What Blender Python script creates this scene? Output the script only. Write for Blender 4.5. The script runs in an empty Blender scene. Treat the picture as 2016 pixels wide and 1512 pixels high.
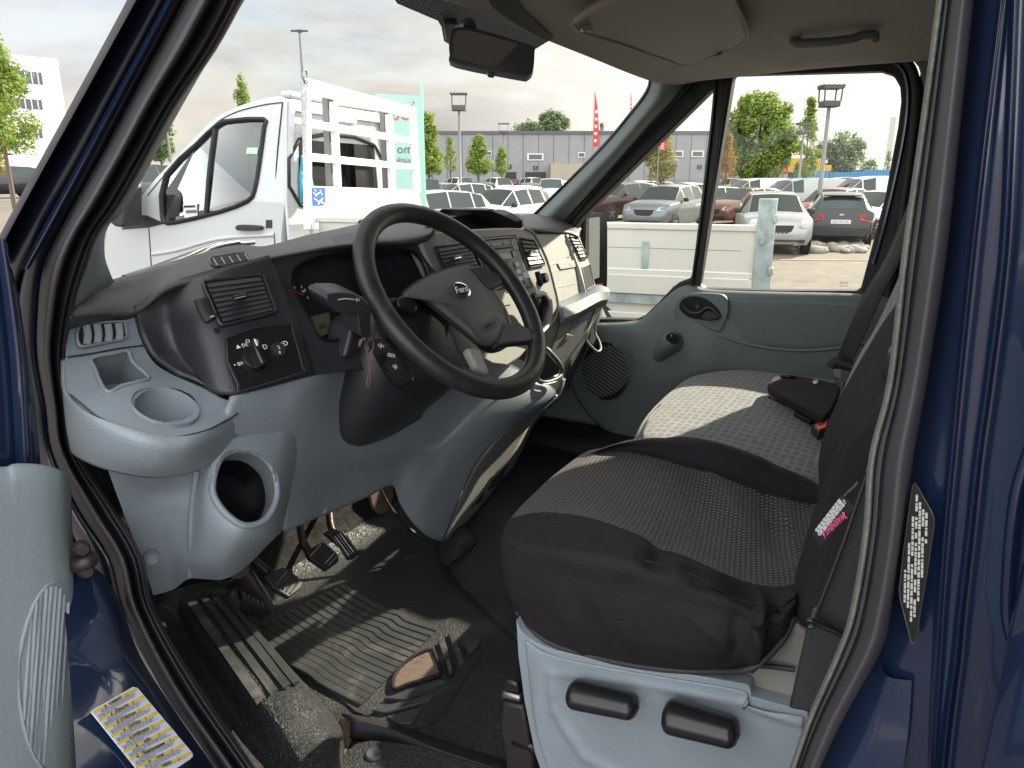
import bpy, bmesh, math, random
from mathutils import Vector, Matrix
from mathutils.geometry import tessellate_polygon
random.seed(7)
S = bpy.context.scene
COL = S.collection
R = math.radians

# ---------------------------------------------------------------- camera
HEAD, PITCH, FPX = R(28), R(15.7), 1450.0
CAM = Vector((-.5, 0, 1.95))
cd = bpy.data.cameras.new('camera'); cam = bpy.data.objects.new('camera', cd); COL.objects.link(cam)
cd.sensor_width = 36; cd.lens = 36*FPX/2016; cd.clip_start = .02; cd.clip_end = 3000
FH = Vector((math.cos(HEAD), math.sin(HEAD), 0)); RT = Vector((math.sin(HEAD), -math.cos(HEAD), 0))
FW = FH*math.cos(PITCH) - Vector((0, 0, math.sin(PITCH))); UP = FH*math.sin(PITCH) + Vector((0, 0, math.cos(PITCH)))
m = Matrix((RT, UP, -FW)).transposed().to_4x4(); m.translation = CAM; cam.matrix_world = m
S.camera = cam

# ---------------------------------------------------------------- world and sun
SUN_DIR = Vector((1, -.35, .60)).normalized()
elev = math.asin(SUN_DIR.z); azim = math.atan2(SUN_DIR.x, SUN_DIR.y)
w = bpy.data.worlds.new('World'); S.world = w; w.use_nodes = True
nt = w.node_tree; nt.nodes.clear()
def N(nt, t, **k):
    n = nt.nodes.new(t)
    for a, b in k.items():
        if a in n.inputs: n.inputs[a].default_value = b
        else: setattr(n, a, b)
    return n
sky = N(nt, 'ShaderNodeTexSky', sky_type='NISHITA', sun_disc=False, sun_elevation=elev, sun_rotation=azim, air_density=1.0, dust_density=1.5, ozone_density=1.0)
tc = N(nt, 'ShaderNodeTexCoord'); mp = N(nt, 'ShaderNodeMapping'); mp.inputs['Scale'].default_value = (1, 1, 3.2)
nz = N(nt, 'ShaderNodeTexNoise', Scale=2.3, Detail=8, Roughness=.58, Distortion=.5)
cr = N(nt, 'ShaderNodeValToRGB'); cr.color_ramp.elements[0].position = .36; cr.color_ramp.elements[1].position = .52
cr.color_ramp.elements[0].color = (.62, .62, .62, 1); cr.color_ramp.elements[1].color = (1, 1, 1, 1)
nz2 = N(nt, 'ShaderNodeTexNoise', Scale=3.6, Detail=9, Roughness=.62, Distortion=.3)
cl = N(nt, 'ShaderNodeValToRGB'); cl.color_ramp.elements[0].color = (2.35, 2.22, 2.15, 1); cl.color_ramp.elements[1].color = (3.7, 3.42, 3.1, 1)
cl.color_ramp.elements[0].position = .33; cl.color_ramp.elements[1].position = .62
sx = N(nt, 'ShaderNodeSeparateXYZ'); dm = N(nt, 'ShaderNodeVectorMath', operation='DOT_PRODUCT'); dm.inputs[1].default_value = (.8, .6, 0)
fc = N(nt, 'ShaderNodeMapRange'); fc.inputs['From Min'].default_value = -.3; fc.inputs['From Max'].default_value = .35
hz = N(nt, 'ShaderNodeMix', data_type='RGBA'); hz.inputs['A'].default_value = (12.5, 12.6, 12.9, 1)  # brighter unseen sky behind the camera, added to lift the cab's shaded interior
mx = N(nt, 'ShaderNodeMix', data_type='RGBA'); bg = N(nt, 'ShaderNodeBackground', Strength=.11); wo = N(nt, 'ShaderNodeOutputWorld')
L = nt.links.new
L(tc.outputs['Generated'], mp.inputs['Vector']); L(mp.outputs[0], nz.inputs['Vector']); L(mp.outputs[0], nz2.inputs['Vector'])
L(nz.outputs['Fac'], cr.inputs['Fac']); L(nz2.outputs['Fac'], cl.inputs['Fac'])
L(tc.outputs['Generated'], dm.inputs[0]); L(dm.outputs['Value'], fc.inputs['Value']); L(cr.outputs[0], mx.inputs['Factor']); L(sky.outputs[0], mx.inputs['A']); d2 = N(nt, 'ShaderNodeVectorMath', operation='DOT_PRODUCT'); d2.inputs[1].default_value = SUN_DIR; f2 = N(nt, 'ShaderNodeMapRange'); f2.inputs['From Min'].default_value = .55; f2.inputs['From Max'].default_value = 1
gl_ = N(nt, 'ShaderNodeMix', data_type='RGBA'); gl_.inputs['B'].default_value = (6.5, 6.3, 6.0, 1); L(tc.outputs['Generated'], d2.inputs[0]); L(d2.outputs['Value'], f2.inputs['Value']); L(f2.outputs[0], gl_.inputs['Factor']); L(cl.outputs[0], gl_.inputs['A'])
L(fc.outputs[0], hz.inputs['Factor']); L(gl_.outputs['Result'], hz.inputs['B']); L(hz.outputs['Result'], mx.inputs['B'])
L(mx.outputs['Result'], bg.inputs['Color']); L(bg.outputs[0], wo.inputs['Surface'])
sd = bpy.data.lights.new('sun', 'SUN'); sd.energy = 5.0; sd.angle = R(.6); sd.color = (1, .90, .75)
so = bpy.data.objects.new('sun', sd); COL.objects.link(so); so.rotation_euler = SUN_DIR.to_track_quat('Z', 'Y').to_euler()
S.view_settings.view_transform = 'Standard'; S.view_settings.look = 'None'; S.view_settings.gamma = 1
S.view_settings.exposure = 1.24; S.view_settings.use_curve_mapping = False
S.render.engine = 'CYCLES'

# ---------------------------------------------------------------- helpers
def V(u, v, x=None, y=None, z=None, t=None, pl=None):
    """the point of the place that stands behind picture position u, v on a given plane of the van"""
    d = FW + RT*((u-1008)/FPX) + UP*((756-v)/FPX)
    if t is not None: return CAM + d*t
    if pl is not None: return CAM + d*((pl[0]-CAM).dot(pl[1])/d.dot(pl[1]))
    i, c = (0, x) if x is not None else ((1, y) if y is not None else (2, z))
    return CAM + d*((c-CAM[i])/d[i])
def G(u, d, z=0):
    t = d*math.cos(PITCH) + (CAM.z-z)*math.sin(PITCH)
    p = CAM + FH*d + RT*((u-1008)/FPX*t); p.z = z
    return p
def LV(pts, **k): return [V(p[0], p[1], **k) for p in pts]

def tag(o, label=None, cat=None, group=None, kind=None):
    if label: o['label'] = label
    if cat: o['category'] = cat
    if group: o['group'] = group
    if kind: o['kind'] = kind
    return o
def empty(name, loc=(0, 0, 0), rz=0, label=None, cat=None, group=None, kind=None):
    o = bpy.data.objects.new(name, None); COL.objects.link(o); o.location = loc; o.rotation_euler = (0, 0, rz)
    o.empty_display_size = .1
    return tag(o, label, cat, group, kind)
def link(name, me, mats, parent, smooth, angle=40):
    o = bpy.data.objects.new(name, me); COL.objects.link(o)
    for mt in (mats if isinstance(mats, (list, tuple)) else [mats]): me.materials.append(mt)
    if smooth:
        for p in me.polygons: p.use_smooth = True
        if angle < 180: me.set_sharp_from_angle(angle=R(angle))
    if parent is not None: o.parent = parent
    return o
def mk(name, verts, faces, mats, parent=None, mi=None, smooth=False, angle=40):
    me = bpy.data.meshes.new(name); me.from_pydata([tuple(v) for v in verts], [], faces)
    if mi: me.polygons.foreach_set('material_index', mi)
    me.update()
    return link(name, me, mats, parent, smooth, angle)
def mod(o, t, **k):
    md = o.modifiers.new(t.lower(), t)
    for a, b in k.items(): setattr(md, a, b)
    return md
def crs(pts, n, closed=False):
    """catmull-rom resample of a list of vectors, n steps a span"""
    out = []; m_ = len(pts)
    if m_ < 3 and not closed:
        return [pts[0].lerp(pts[1], i/n) for i in range(n+1)] if m_ == 2 else list(pts)
    rng = m_ if closed else m_-1
    for i in range(rng):
        if closed: p0, p1, p2, p3 = pts[i-1], pts[i], pts[(i+1) % m_], pts[(i+2) % m_]
        else: p0, p1, p2, p3 = pts[max(i-1, 0)], pts[i], pts[i+1], pts[min(i+2, m_-1)]
        for j in range(n):
            t = j/n
            out.append(.5*((2*p1)+(p2-p0)*t+(2*p0-5*p1+4*p2-p3)*t*t+(3*p1-p0-3*p2+p3)*t**3))
    if not closed: out.append(pts[-1].copy())
    return out
def grid(name, rows, mats, parent=None, n=(3, 3), thick=0, off=-1, smooth=True, angle=50, mf=None, closed=False, dims=None):
    rs = [crs(r_, n[1], closed) for r_ in rows]
    cols = list(zip(*rs)); cols = [crs(list(c), n[0]) for c in cols]
    nr = len(cols[0]); nc = len(cols)
    vs = [cols[c][r_] for r_ in range(nr) for c in range(nc)]
    fs = []; mi = []
    for r_ in range(nr-1):
        for c in range(nc if closed else nc-1):
            c2 = (c+1) % nc
            fs.append((r_*nc+c, r_*nc+c2, (r_+1)*nc+c2, (r_+1)*nc+c))
            if mf: mi.append(mf(r_/n[0], c/n[1]))
    o = mk(name, vs, fs, mats, parent, mi or None, smooth, angle)
    if thick: mod(o, 'SOLIDIFY', thickness=thick, offset=off)
    return o
def slab(name, outer, mats, parent=None, ext=(0, 0, .01), holes=(), bevel=.002, seg=2, smooth=True):
    """polygon with holes, given thickness along the vector ext"""
    ext = Vector(ext); loops = [list(outer)]+[list(h) for h in holes]
    flat = [p for lp in loops for p in lp]; n = len(flat)
    tris = tessellate_polygon(loops)
    c = sum(outer, Vector())/len(outer)
    bm = bmesh.new(); A = [bm.verts.new(p) for p in flat]; B = [bm.verts.new(p+ext) for p in flat]
    for t in tris:
        try: bm.faces.new([A[i] for i in t]); bm.faces.new([B[i] for i in reversed(t)])
        except ValueError: pass
    k = 0
    for lp in loops:
        for i in range(len(lp)):
            j = (i+1) % len(lp)
            try: bm.faces.new((A[k+i], A[k+j], B[k+j], B[k+i]))
            except ValueError: pass
        k += len(lp)
    bmesh.ops.recalc_face_normals(bm, faces=bm.faces)
    bmesh.ops.dissolve_limit(bm, angle_limit=R(1), verts=bm.verts, edges=bm.edges)
    me = bpy.data.meshes.new(name); bm.to_mesh(me); bm.free()
    o = link(name, me, mats, parent, smooth, 35)
    if bevel: mod(o, 'BEVEL', width=bevel, segments=seg, limit_method='ANGLE', angle_limit=R(35), use_clamp_overlap=True)
    return o
def tube(name, pts, rad, mats, parent=None, seg=10, n=4, closed=False, flat=1.0, upv=None, smooth=True):
    pts = [Vector(p) for p in pts]
    P = crs(pts, n, closed) if n > 1 else pts
    m_ = len(P)
    rr = rad if callable(rad) else (lambda s: rad)
    vs = []; fs = []; prev = None
    for i, p in enumerate(P):
        a = P[i-1] if (i > 0 or closed) else p; b = P[(i+1) % m_] if (i < m_-1 or closed) else p
        t = (b-a).normalized()
        if upv is not None: e1 = Vector(upv) - t*t.dot(Vector(upv))
        elif prev is None: e1 = t.cross(Vector((0, 0, 1))); e1 = e1 if e1.length > .1 else t.cross(Vector((1, 0, 0)))
        else: e1 = prev - t*t.dot(prev)
        e1.normalize(); prev = e1; e2 = t.cross(e1)
        s = i/max(1, m_-1)
        for k in range(seg):
            a_ = 2*math.pi*k/seg
            vs.append(p + e1*math.cos(a_)*rr(s) + e2*math.sin(a_)*rr(s)*flat)
    for i in range(m_ if closed else m_-1):
        for k in range(seg):
            k2 = (k+1) % seg; j = (i+1) % m_
            fs.append((i*seg+k, i*seg+k2, j*seg+k2, j*seg+k))
    if not closed:
        fs.append(tuple(reversed(range(seg)))); fs.append(tuple((m_-1)*seg+k for k in range(seg)))
    return mk(name, vs, fs, mats, parent, None, smooth, 60)
def frame(n, up=(0, 0, 1)):
    n = Vector(n).normalized(); x = Vector(up).cross(n)
    if x.length < .01: x = Vector((1, 0, 0))
    x.normalize(); y = n.cross(x)
    return x, y, n
def rbox(name, c, ax, size, mats, parent=None, bevel=.003, seg=2, taper=1.0, smooth=True):
    """box with half-rounded edges; ax = (x, y, z) unit axes, size = full sizes"""
    X, Y, Z = ax; a, b, h = size[0]/2, size[1]/2, size[2]/2
    vs = []
    for sz, k in ((-1, 1), (1, taper)):
        for sx, sy in ((-1, -1), (1, -1), (1, 1), (-1, 1)): vs.append(Vector(c)+X*sx*a*k+Y*sy*b*k+Z*sz*h)
    fs = [(3, 2, 1, 0), (4, 5, 6, 7), (0, 1, 5, 4), (1, 2, 6, 5), (2, 3, 7, 6), (3, 0, 4, 7)]
    o = mk(name, vs, fs, mats, parent, None, smooth, 35)
    if bevel: mod(o, 'BEVEL', width=bevel, segments=seg, use_clamp_overlap=True)
    return o
AX = (Vector((1, 0, 0)), Vector((0, 1, 0)), Vector((0, 0, 1)))
def lathe(name, c, ax, prof, mats, parent=None, seg=24, mi=None, smooth=True, sx=1, sy=1, cap=True):
    """prof: list of (radius, height along z-axis of ax)"""
    X, Y, Z = ax; vs = []; fs = []; mm = []
    for r_, h in prof:
        for k in range(seg):
            a = 2*math.pi*k/seg; vs.append(Vector(c)+X*math.cos(a)*r_*sx+Y*math.sin(a)*r_*sy+Z*h)
    for i in range(len(prof)-1):
        for k in range(seg):
            k2 = (k+1) % seg; fs.append((i*seg+k, i*seg+k2, (i+1)*seg+k2, (i+1)*seg+k)); mm.append(mi[i] if mi else 0)
    if cap:
        fs.append(tuple(reversed(range(seg)))); mm.append(mi[0] if mi else 0)
        fs.append(tuple((len(prof)-1)*seg+k for k in range(seg))); mm.append(mi[-1] if mi else 0)
    return mk(name, vs, fs, mats, parent, mm, smooth, 40)
def text(name, s, o, X, Y, size, mats, parent=None, shear=0, ext=.0004, align='CENTER', bold=0):
    cu = bpy.data.curves.new('t', 'FONT'); cu.body = s; cu.size = size; cu.shear = shear; cu.extrude = ext; cu.offset = bold
    cu.align_x = align; cu.align_y = 'CENTER'; cu.resolution_u = 2
    ob = bpy.data.objects.new('t', cu); COL.objects.link(ob); bpy.context.view_layer.update()
    me = bpy.data.meshes.new_from_object(ob.evaluated_get(bpy.context.evaluated_depsgraph_get()))
    bpy.data.objects.remove(ob)
    Z = X.cross(Y).normalized()
    for v in me.vertices: v.co = Vector(o)+X*v.co.x+Y*v.co.y+Z*v.co.z
    me.materials.clear(); me.name = name
    return link(name, me, mats, parent, False)
class MB:
    """collects boxes, quads and tubes that form one mesh"""
    def __init__(s): s.v = []; s.f = []; s.m = []
    def poly(s, pts, mi=0): k = len(s.v); s.v += [Vector(p) for p in pts]; s.f.append(tuple(range(k, k+len(pts)))); s.m.append(mi)
    def box(s, c, ax, size, mi=0):
        X, Y, Z = ax; k = len(s.v)
        for sz in (-.5, .5):
            for sx, sy in ((-.5, -.5), (.5, -.5), (.5, .5), (-.5, .5)): s.v.append(Vector(c)+X*sx*size[0]+Y*sy*size[1]+Z*sz*size[2])
        for f in ((3, 2, 1, 0), (4, 5, 6, 7), (0, 1, 5, 4), (1, 2, 6, 5), (2, 3, 7, 6), (3, 0, 4, 7)):
            s.f.append(tuple(k+i for i in f)); s.m.append(mi)
    def bar(s, a, b, w_, h_, mi=0, up=(0, 0, 1)):
        a = Vector(a); b = Vector(b); Z = (b-a); l = Z.length; Z.normalize(); X, Y, _ = frame(Z, up)
        s.box((a+b)/2, (X, Y, Z), (w_, h_, l), mi)
    def cyl(s, c, ax, r_, h, seg=16, mi=0, r2=None):
        X, Y, Z = ax; k = len(s.v); r2 = r_ if r2 is None else r2
        for hh, q in ((-h/2, r_), (h/2, r2)):
            for i in range(seg):
                a = 2*math.pi*i/seg; s.v.append(Vector(c)+X*math.cos(a)*q+Y*math.sin(a)*q+Z*hh)
        for i in range(seg):
            j = (i+1) % seg; s.f.append((k+i, k+j, k+seg+j, k+seg+i)); s.m.append(mi)
        s.f.append(tuple(k+i for i in reversed(range(seg)))); s.m.append(mi)
        s.f.append(tuple(k+seg+i for i in range(seg))); s.m.append(mi)
    def build(s, name, mats, parent=None, smooth=False, bevel=0, angle=35):
        o = mk(name, s.v, s.f, mats, parent, s.m, smooth, angle)
        if bevel: mod(o, 'BEVEL', width=bevel, segments=2, limit_method='ANGLE', angle_limit=R(40), use_clamp_overlap=True)
        return o

# ---------------------------------------------------------------- materials
def mat(name, col, rough=.5, metal=0, bump=None, var=None, spec=.5, coat=0, dirt=None, rvar=0, sheen=0):
    """bump=(scale, distance m, detail); var=(scale, amount); dirt=(scale, colour, threshold)"""
    m_ = bpy.data.materials.new(name); m_.use_nodes = True; t = m_.node_tree; b = t.nodes['Principled BSDF']; L = t.links.new
    b.inputs['Sheen Roughness'].default_value = .5; b.inputs['Base Color'].default_value = (*col, 1); b.inputs['Roughness'].default_value = rough
    b.inputs['Metallic'].default_value = metal; b.inputs['Specular IOR Level'].default_value = spec
    b.inputs['Coat Weight'].default_value = coat; b.inputs['Coat Roughness'].default_value = .04
    if sheen: b.inputs['Sheen Weight'].default_value = sheen
    tc = t.nodes.new('ShaderNodeTexCoord'); src = None
    if var:
        nz = N(t, 'ShaderNodeTexNoise', Scale=var[0], Detail=6, Roughness=.6); L(tc.outputs['Object'], nz.inputs['Vector'])
        mr = N(t, 'ShaderNodeMapRange'); mr.inputs['From Min'].default_value = .3; mr.inputs['From Max'].default_value = .7
        mr.inputs['To Min'].default_value = 1-var[1]; mr.inputs['To Max'].default_value = 1+var[1]
        L(nz.outputs['Fac'], mr.inputs['Value'])
        vm = N(t, 'ShaderNodeVectorMath', operation='SCALE'); vm.inputs[0].default_value = col; L(mr.outputs[0], vm.inputs['Scale'])
        src = vm.outputs[0]
    if dirt:
        nz = N(t, 'ShaderNodeTexNoise', Scale=dirt[0], Detail=9, Roughness=.65, Distortion=.4); L(tc.outputs['Object'], nz.inputs['Vector'])
        rp = N(t, 'ShaderNodeValToRGB'); rp.color_ramp.elements[0].position = dirt[2]; rp.color_ramp.elements[1].position = dirt[2]+.12
        L(nz.outputs['Fac'], rp.inputs['Fac'])
        mx = N(t, 'ShaderNodeMix', data_type='RGBA'); mx.inputs['A'].default_value = (*col, 1); mx.inputs['B'].default_value = (*dirt[1], 1)
        if src: L(src, mx.inputs['A'])
        L(rp.outputs[0], mx.inputs['Factor']); src = mx.outputs['Result']
    if src: L(src, b.inputs['Base Color'])
    if rvar:
        nz = N(t, 'ShaderNodeTexNoise', Scale=9, Detail=5); L(tc.outputs['Object'], nz.inputs['Vector'])
        mr = N(t, 'ShaderNodeMapRange'); mr.inputs['To Min'].default_value = rough-rvar; mr.inputs['To Max'].default_value = rough+rvar
        L(nz.outputs['Fac'], mr.inputs['Value']); L(mr.outputs[0], b.inputs['Roughness'])
    if bump:
        nz = N(t, 'ShaderNodeTexNoise', Scale=bump[0], Detail=bump[2] if len(bump) > 2 else 2, Roughness=.5); L(tc.outputs['Object'], nz.inputs['Vector'])
        bp = N(t, 'ShaderNodeBump', Strength=1.0, Distance=bump[1]); L(nz.outputs['Fac'], bp.inputs['Height']); L(bp.outputs[0], b.inputs['Normal'])
    return m_
def glass(name, tint=(1, 1, 1), refl=1.0, rough=.0):
    m_ = bpy.data.materials.new(name); m_.use_nodes = True; t = m_.node_tree; t.nodes.clear(); L = t.links.new
    a = N(t, 'ShaderNodeBsdfTransparent'); a.inputs[0].default_value = (*tint, 1); g = N(t, 'ShaderNodeBsdfGlossy', Roughness=rough)
    f = N(t, 'ShaderNodeFresnel', IOR=1.45); mm = N(t, 'ShaderNodeMath', operation='MULTIPLY'); mm.inputs[1].default_value = refl
    mx = N(t, 'ShaderNodeMixShader'); o = N(t, 'ShaderNodeOutputMaterial')
    L(f.outputs[0], mm.inputs[0]); L(mm.outputs[0], mx.inputs[0]); L(a.outputs[0], mx.inputs[1]); L(g.outputs[0], mx.inputs[2]); L(mx.outputs[0], o.inputs[0])
    return m_
M = {}
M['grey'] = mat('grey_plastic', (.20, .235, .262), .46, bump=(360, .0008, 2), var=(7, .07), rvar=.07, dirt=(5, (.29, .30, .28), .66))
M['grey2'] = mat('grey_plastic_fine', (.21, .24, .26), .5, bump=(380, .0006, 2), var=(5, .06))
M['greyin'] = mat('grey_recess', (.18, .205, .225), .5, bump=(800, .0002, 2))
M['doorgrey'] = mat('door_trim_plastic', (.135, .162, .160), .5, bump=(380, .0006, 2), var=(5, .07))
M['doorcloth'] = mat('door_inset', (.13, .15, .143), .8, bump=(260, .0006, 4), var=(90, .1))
M['openpanel'] = mat('open_door_trim', (.20, .24, .255), .55, bump=(400, .0006, 2), var=(6, .05))
M['black'] = mat('black_plastic', (.027, .028, .033), .40, bump=(400, .0005, 2), var=(12, .2), rvar=.08, dirt=(14, (.06, .06, .058), .64))
M['pad'] = mat('soft_dash_skin', (.032, .032, .038), .46, bump=(330, .0012, 3), var=(8, .12), rvar=.05)
M['blacks'] = mat('black_smooth', (.010, .010, .012), .28)
M['void'] = mat('dark_hollow', (.006, .007, .009), .9)
M['wheel'] = mat('wheel_rubber', (.024, .022, .023), .40, bump=(120, .0006, 6), var=(30, .3), rvar=.12, dirt=(22, (.085, .07, .06), .63))
M['hub'] = mat('wheel_pad_plastic', (.062, .064, .066), .42, bump=(420, .0011, 2), var=(10, .08))
M['stack'] = mat('centre_panel_plastic', (.27, .27, .25), .55, bump=(800, .0003, 2), var=(6, .06))
M['glove'] = mat('glovebox_plastic', (.27, .275, .26), .6, bump=(300, .0009, 4), var=(60, .12))
M['rub'] = mat('seal_rubber', (.013, .012, .015), .55, bump=(60, .0006, 5), var=(15, .25), rvar=.1)
M['rubg'] = mat('seal_rubber_grey', (.050, .046, .052), .6, bump=(90, .0005, 5), var=(20, .15))
M['trimgrey'] = mat('seal_lip', (.16, .16, .145), .7, bump=(220, .002, 3), var=(40, .2))
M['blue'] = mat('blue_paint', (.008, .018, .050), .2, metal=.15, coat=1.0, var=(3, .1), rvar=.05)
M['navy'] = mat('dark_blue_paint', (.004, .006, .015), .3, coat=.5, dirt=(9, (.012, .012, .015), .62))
M['cover'] = mat('seat_cover_cloth', (.0155, .0128, .0150), .8, bump=(14, .012, 5), var=(4, .25), spec=.25, dirt=(40, (.022, .02, .02), .68))
M['cloth'] = mat('headliner_cloth', (.35, .335, .31), .9, bump=(60, .0015, 5), var=(4, .08), dirt=(6, (.28, .26, .225), .62))
M['visor'] = mat('visor_vinyl', (.36, .34, .30), .7, bump=(300, .0005, 3), var=(4, .05))
M['strap'] = mat('belt_webbing', (.022, .021, .024), .6, bump=(500, .0006, 1))
M['chrome'] = mat('chrome', (.75, .75, .76), .12, metal=1)
M['steel'] = mat('dull_steel', (.33, .33, .33), .38, metal=1, var=(30, .3))
M['rust'] = mat('rusty_metal', (.035, .03, .03), .45, metal=.4, dirt=(28, (.17, .055, .03), .57), bump=(120, .0008, 4))
M['white'] = mat('white_print', (.72, .72, .72), .5)
M['paper'] = mat('label_white', (.62, .64, .70), .4)
M['yellow'] = mat('label_yellow', (.68, .50, .04), .45)
M['ink'] = mat('label_ink', (.03, .03, .04), .5)
M['inkb'] = mat('label_small_print', (.10, .11, .19), .5)
M['pink'] = mat('warning_pink', (.80, .13, .26), .5)
M['red'] = mat('red_plastic', (.55, .03, .035), .35)
M['redn'] = mat('gauge_red', (.45, .02, .02), .5)
M['lcd'] = mat('lcd_face', (.13, .125, .085), .3)
M['string'] = mat('string_fibre', (.16, .09, .065), .9)
M['mirrorglass'] = mat('mirror_glass', (.55, .56, .55), .015, metal=1)
M['ws'] = glass('windscreen_glass', (.94, .955, .93), .12)
M['sg'] = glass('side_glass', (.95, .96, .93), .3)
M['amber'] = mat('amber_lens', (.75, .35, .03), .2)

def floor_mat():
    m_ = mat('ribbed_rubber_mat', (.024, .026, .028), .42, var=(5, .3), dirt=(3.2, (.070, .071, .070), .56)); t = m_.node_tree; b = t.nodes['Principled BSDF']; L = t.links.new
    tc = [n for n in t.nodes if n.type == 'TEX_COORD'][0]
    nz = N(t, 'ShaderNodeTexNoise', Scale=130, Detail=3, Roughness=.6, Distortion=1.6); L(tc.outputs['Object'], nz.inputs['Vector'])
    rp = N(t, 'ShaderNodeValToRGB'); rp.color_ramp.elements[0].position = .42; rp.color_ramp.elements[1].position = .58; L(nz.outputs['Fac'], rp.inputs['Fac'])
    bp = N(t, 'ShaderNodeBump', Strength=1, Distance=.0016); L(rp.outputs[0], bp.inputs['Height']); L(bp.outputs[0], b.inputs['Normal'])
    return m_
M['floor'] = floor_mat()
M['rib'] = mat('worn_rubber_rib', (.048, .050, .051), .42, var=(18, .3), bump=(200, .0005, 3), dirt=(8, (.12, .119, .112), .53))
M['felt'] = mat('floor_felt', (.15, .105, .08), .95, bump=(300, .002, 5), var=(60, .25))

def mesh_fabric():
    m_ = mat('knit_mesh_fabric', (.045, .038, .036), .8, sheen=.06); t = m_.node_tree; b = t.nodes['Principled BSDF']; L = t.links.new
    tc = [n for n in t.nodes if n.type == 'TEX_COORD'][0]
    mp = N(t, 'ShaderNodeMapping'); mp.inputs['Rotation'].default_value = (0, 0, R(38)); mp.inputs['Scale'].default_value = (150, 105, 0)
    vo = N(t, 'ShaderNodeTexVoronoi', Scale=1.0, Randomness=.12); L(tc.outputs['Object'], mp.inputs['Vector']); L(mp.outputs[0], vo.inputs['Vector'])
    rp = N(t, 'ShaderNodeValToRGB'); e = rp.color_ramp.elements; e[0].position = .12; e[1].position = .34
    e[0].color = (.22, .20, .185, 1); e[1].color = (.013, .011, .0115, 1); L(vo.outputs['Distance'], rp.inputs['Fac']); L(rp.outputs[0], b.inputs['Base Color'])
    bp = N(t, 'ShaderNodeBump', Strength=.6, Distance=.002, invert=True); L(vo.outputs['Distance'], bp.inputs['Height']); L(bp.outputs[0], b.inputs['Normal'])
    return m_
M['mesh'] = mesh_fabric()
def seat_cloth():
    m_ = mat('patterned_seat_cloth', (.2, .2, .2), .92, sheen=.25); t = m_.node_tree; b = t.nodes['Principled BSDF']; L = t.links.new
    tc = [n for n in t.nodes if n.type == 'TEX_COORD'][0]
    mp = N(t, 'ShaderNodeMapping'); mp.inputs['Scale'].default_value = (36, 62, 0); vo = N(t, 'ShaderNodeTexVoronoi', Scale=1.0, Randomness=.22, distance='CHEBYCHEV')
    L(tc.outputs['Object'], mp.inputs['Vector']); L(mp.outputs[0], vo.inputs['Vector'])
    rp = N(t, 'ShaderNodeValToRGB'); e = rp.color_ramp.elements; e[0].position = .27; e[1].position = .36
    e[0].color = (.09, .098, .108, 1); e[1].color = (.19, .195, .195, 1); L(vo.outputs['Distance'], rp.inputs['Fac'])
    nz = N(t, 'ShaderNodeTexNoise', Scale=14, Detail=8, Roughness=.7); L(tc.outputs['Object'], nz.inputs['Vector'])
    mr = N(t, 'ShaderNodeMapRange'); mr.inputs['To Min'].default_value = .55; mr.inputs['To Max'].default_value = 1.4; L(nz.outputs['Fac'], mr.inputs['Value'])
    vm = N(t, 'ShaderNodeVectorMath', operation='SCALE'); L(rp.outputs[0], vm.inputs[0]); L(mr.outputs[0], vm.inputs['Scale']); L(vm.outputs[0], b.inputs['Base Color'])
    n2 = N(t, 'ShaderNodeTexNoise', Scale=500, Detail=2); L(tc.outputs['Object'], n2.inputs['Vector'])
    bp = N(t, 'ShaderNodeBump', Strength=.7, Distance=.001); L(n2.outputs['Fac'], bp.inputs['Height']); L(bp.outputs[0], b.inputs['Normal'])
    return m_
M['seat'] = seat_cloth()
def frit():
    m_ = bpy.data.materials.new('dotted_glass_band'); m_.use_nodes = True; t = m_.node_tree; b = t.nodes['Principled BSDF']; L = t.links.new
    b.inputs['Base Color'].default_value = (.03, .03, .035, 1)
    tc = N(t, 'ShaderNodeTexCoord'); mp = N(t, 'ShaderNodeMapping'); mp.inputs['Scale'].default_value = (150, 150, 0)
    vo = N(t, 'ShaderNodeTexVoronoi', Scale=1, Randomness=0); L(tc.outputs['Object'], mp.inputs['Vector']); L(mp.outputs[0], vo.inputs['Vector'])
    rp = N(t, 'ShaderNodeValToRGB'); rp.color_ramp.interpolation = 'CONSTANT'; rp.color_ramp.elements[1].position = .27
    rp.color_ramp.elements[0].color = (.45, .45, .45, 1); rp.color_ramp.elements[1].color = (.97, .97, .97, 1)
    L(vo.outputs['Distance'], rp.inputs['Fac']); L(rp.outputs[0], b.inputs['Alpha'])
    return m_
M['frit'] = frit()
# ================================================================ THE VAN (one thing, its cab seen through the open driver's door)
van = empty('van', (.9, 0, 0), 0, 'dark blue van seen from its open driver door, worn grey cab, black seat cover', 'van')
VI = Matrix.Translation((-.9, 0, 0))
_PARTS = []
def own(o, parent=None):
    """put a finished world-space mesh under the van (part) or under a part (sub-part)"""
    o.parent = parent or van
    if parent is None: o.matrix_parent_inverse = VI
    return o
def px(p):
    d = Vector(p)-CAM; z = d.dot(FW)
    return 1008+FPX*d.dot(RT)/z, 756-FPX*d.dot(UP)/z
def inpoly(u, v, poly):
    c = False; j = len(poly)-1
    for i in range(len(poly)):
        (a, b), (e, f) = poly[i][:2], poly[j][:2]
        if (b > v) != (f > v) and u < (e-a)*(v-b)/(f-b)+a: c = not c
        j = i
    return c
def cut(o, preds):
    """open holes in a mesh where a test of the face centre is true"""
    bm = bmesh.new(); bm.from_mesh(o.data)
    kill = [f for f in bm.faces if any(p(f.calc_center_median()) for p in preds)]
    bmesh.ops.delete(bm, geom=kill, context='FACES'); bm.to_mesh(o.data); bm.free()
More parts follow.
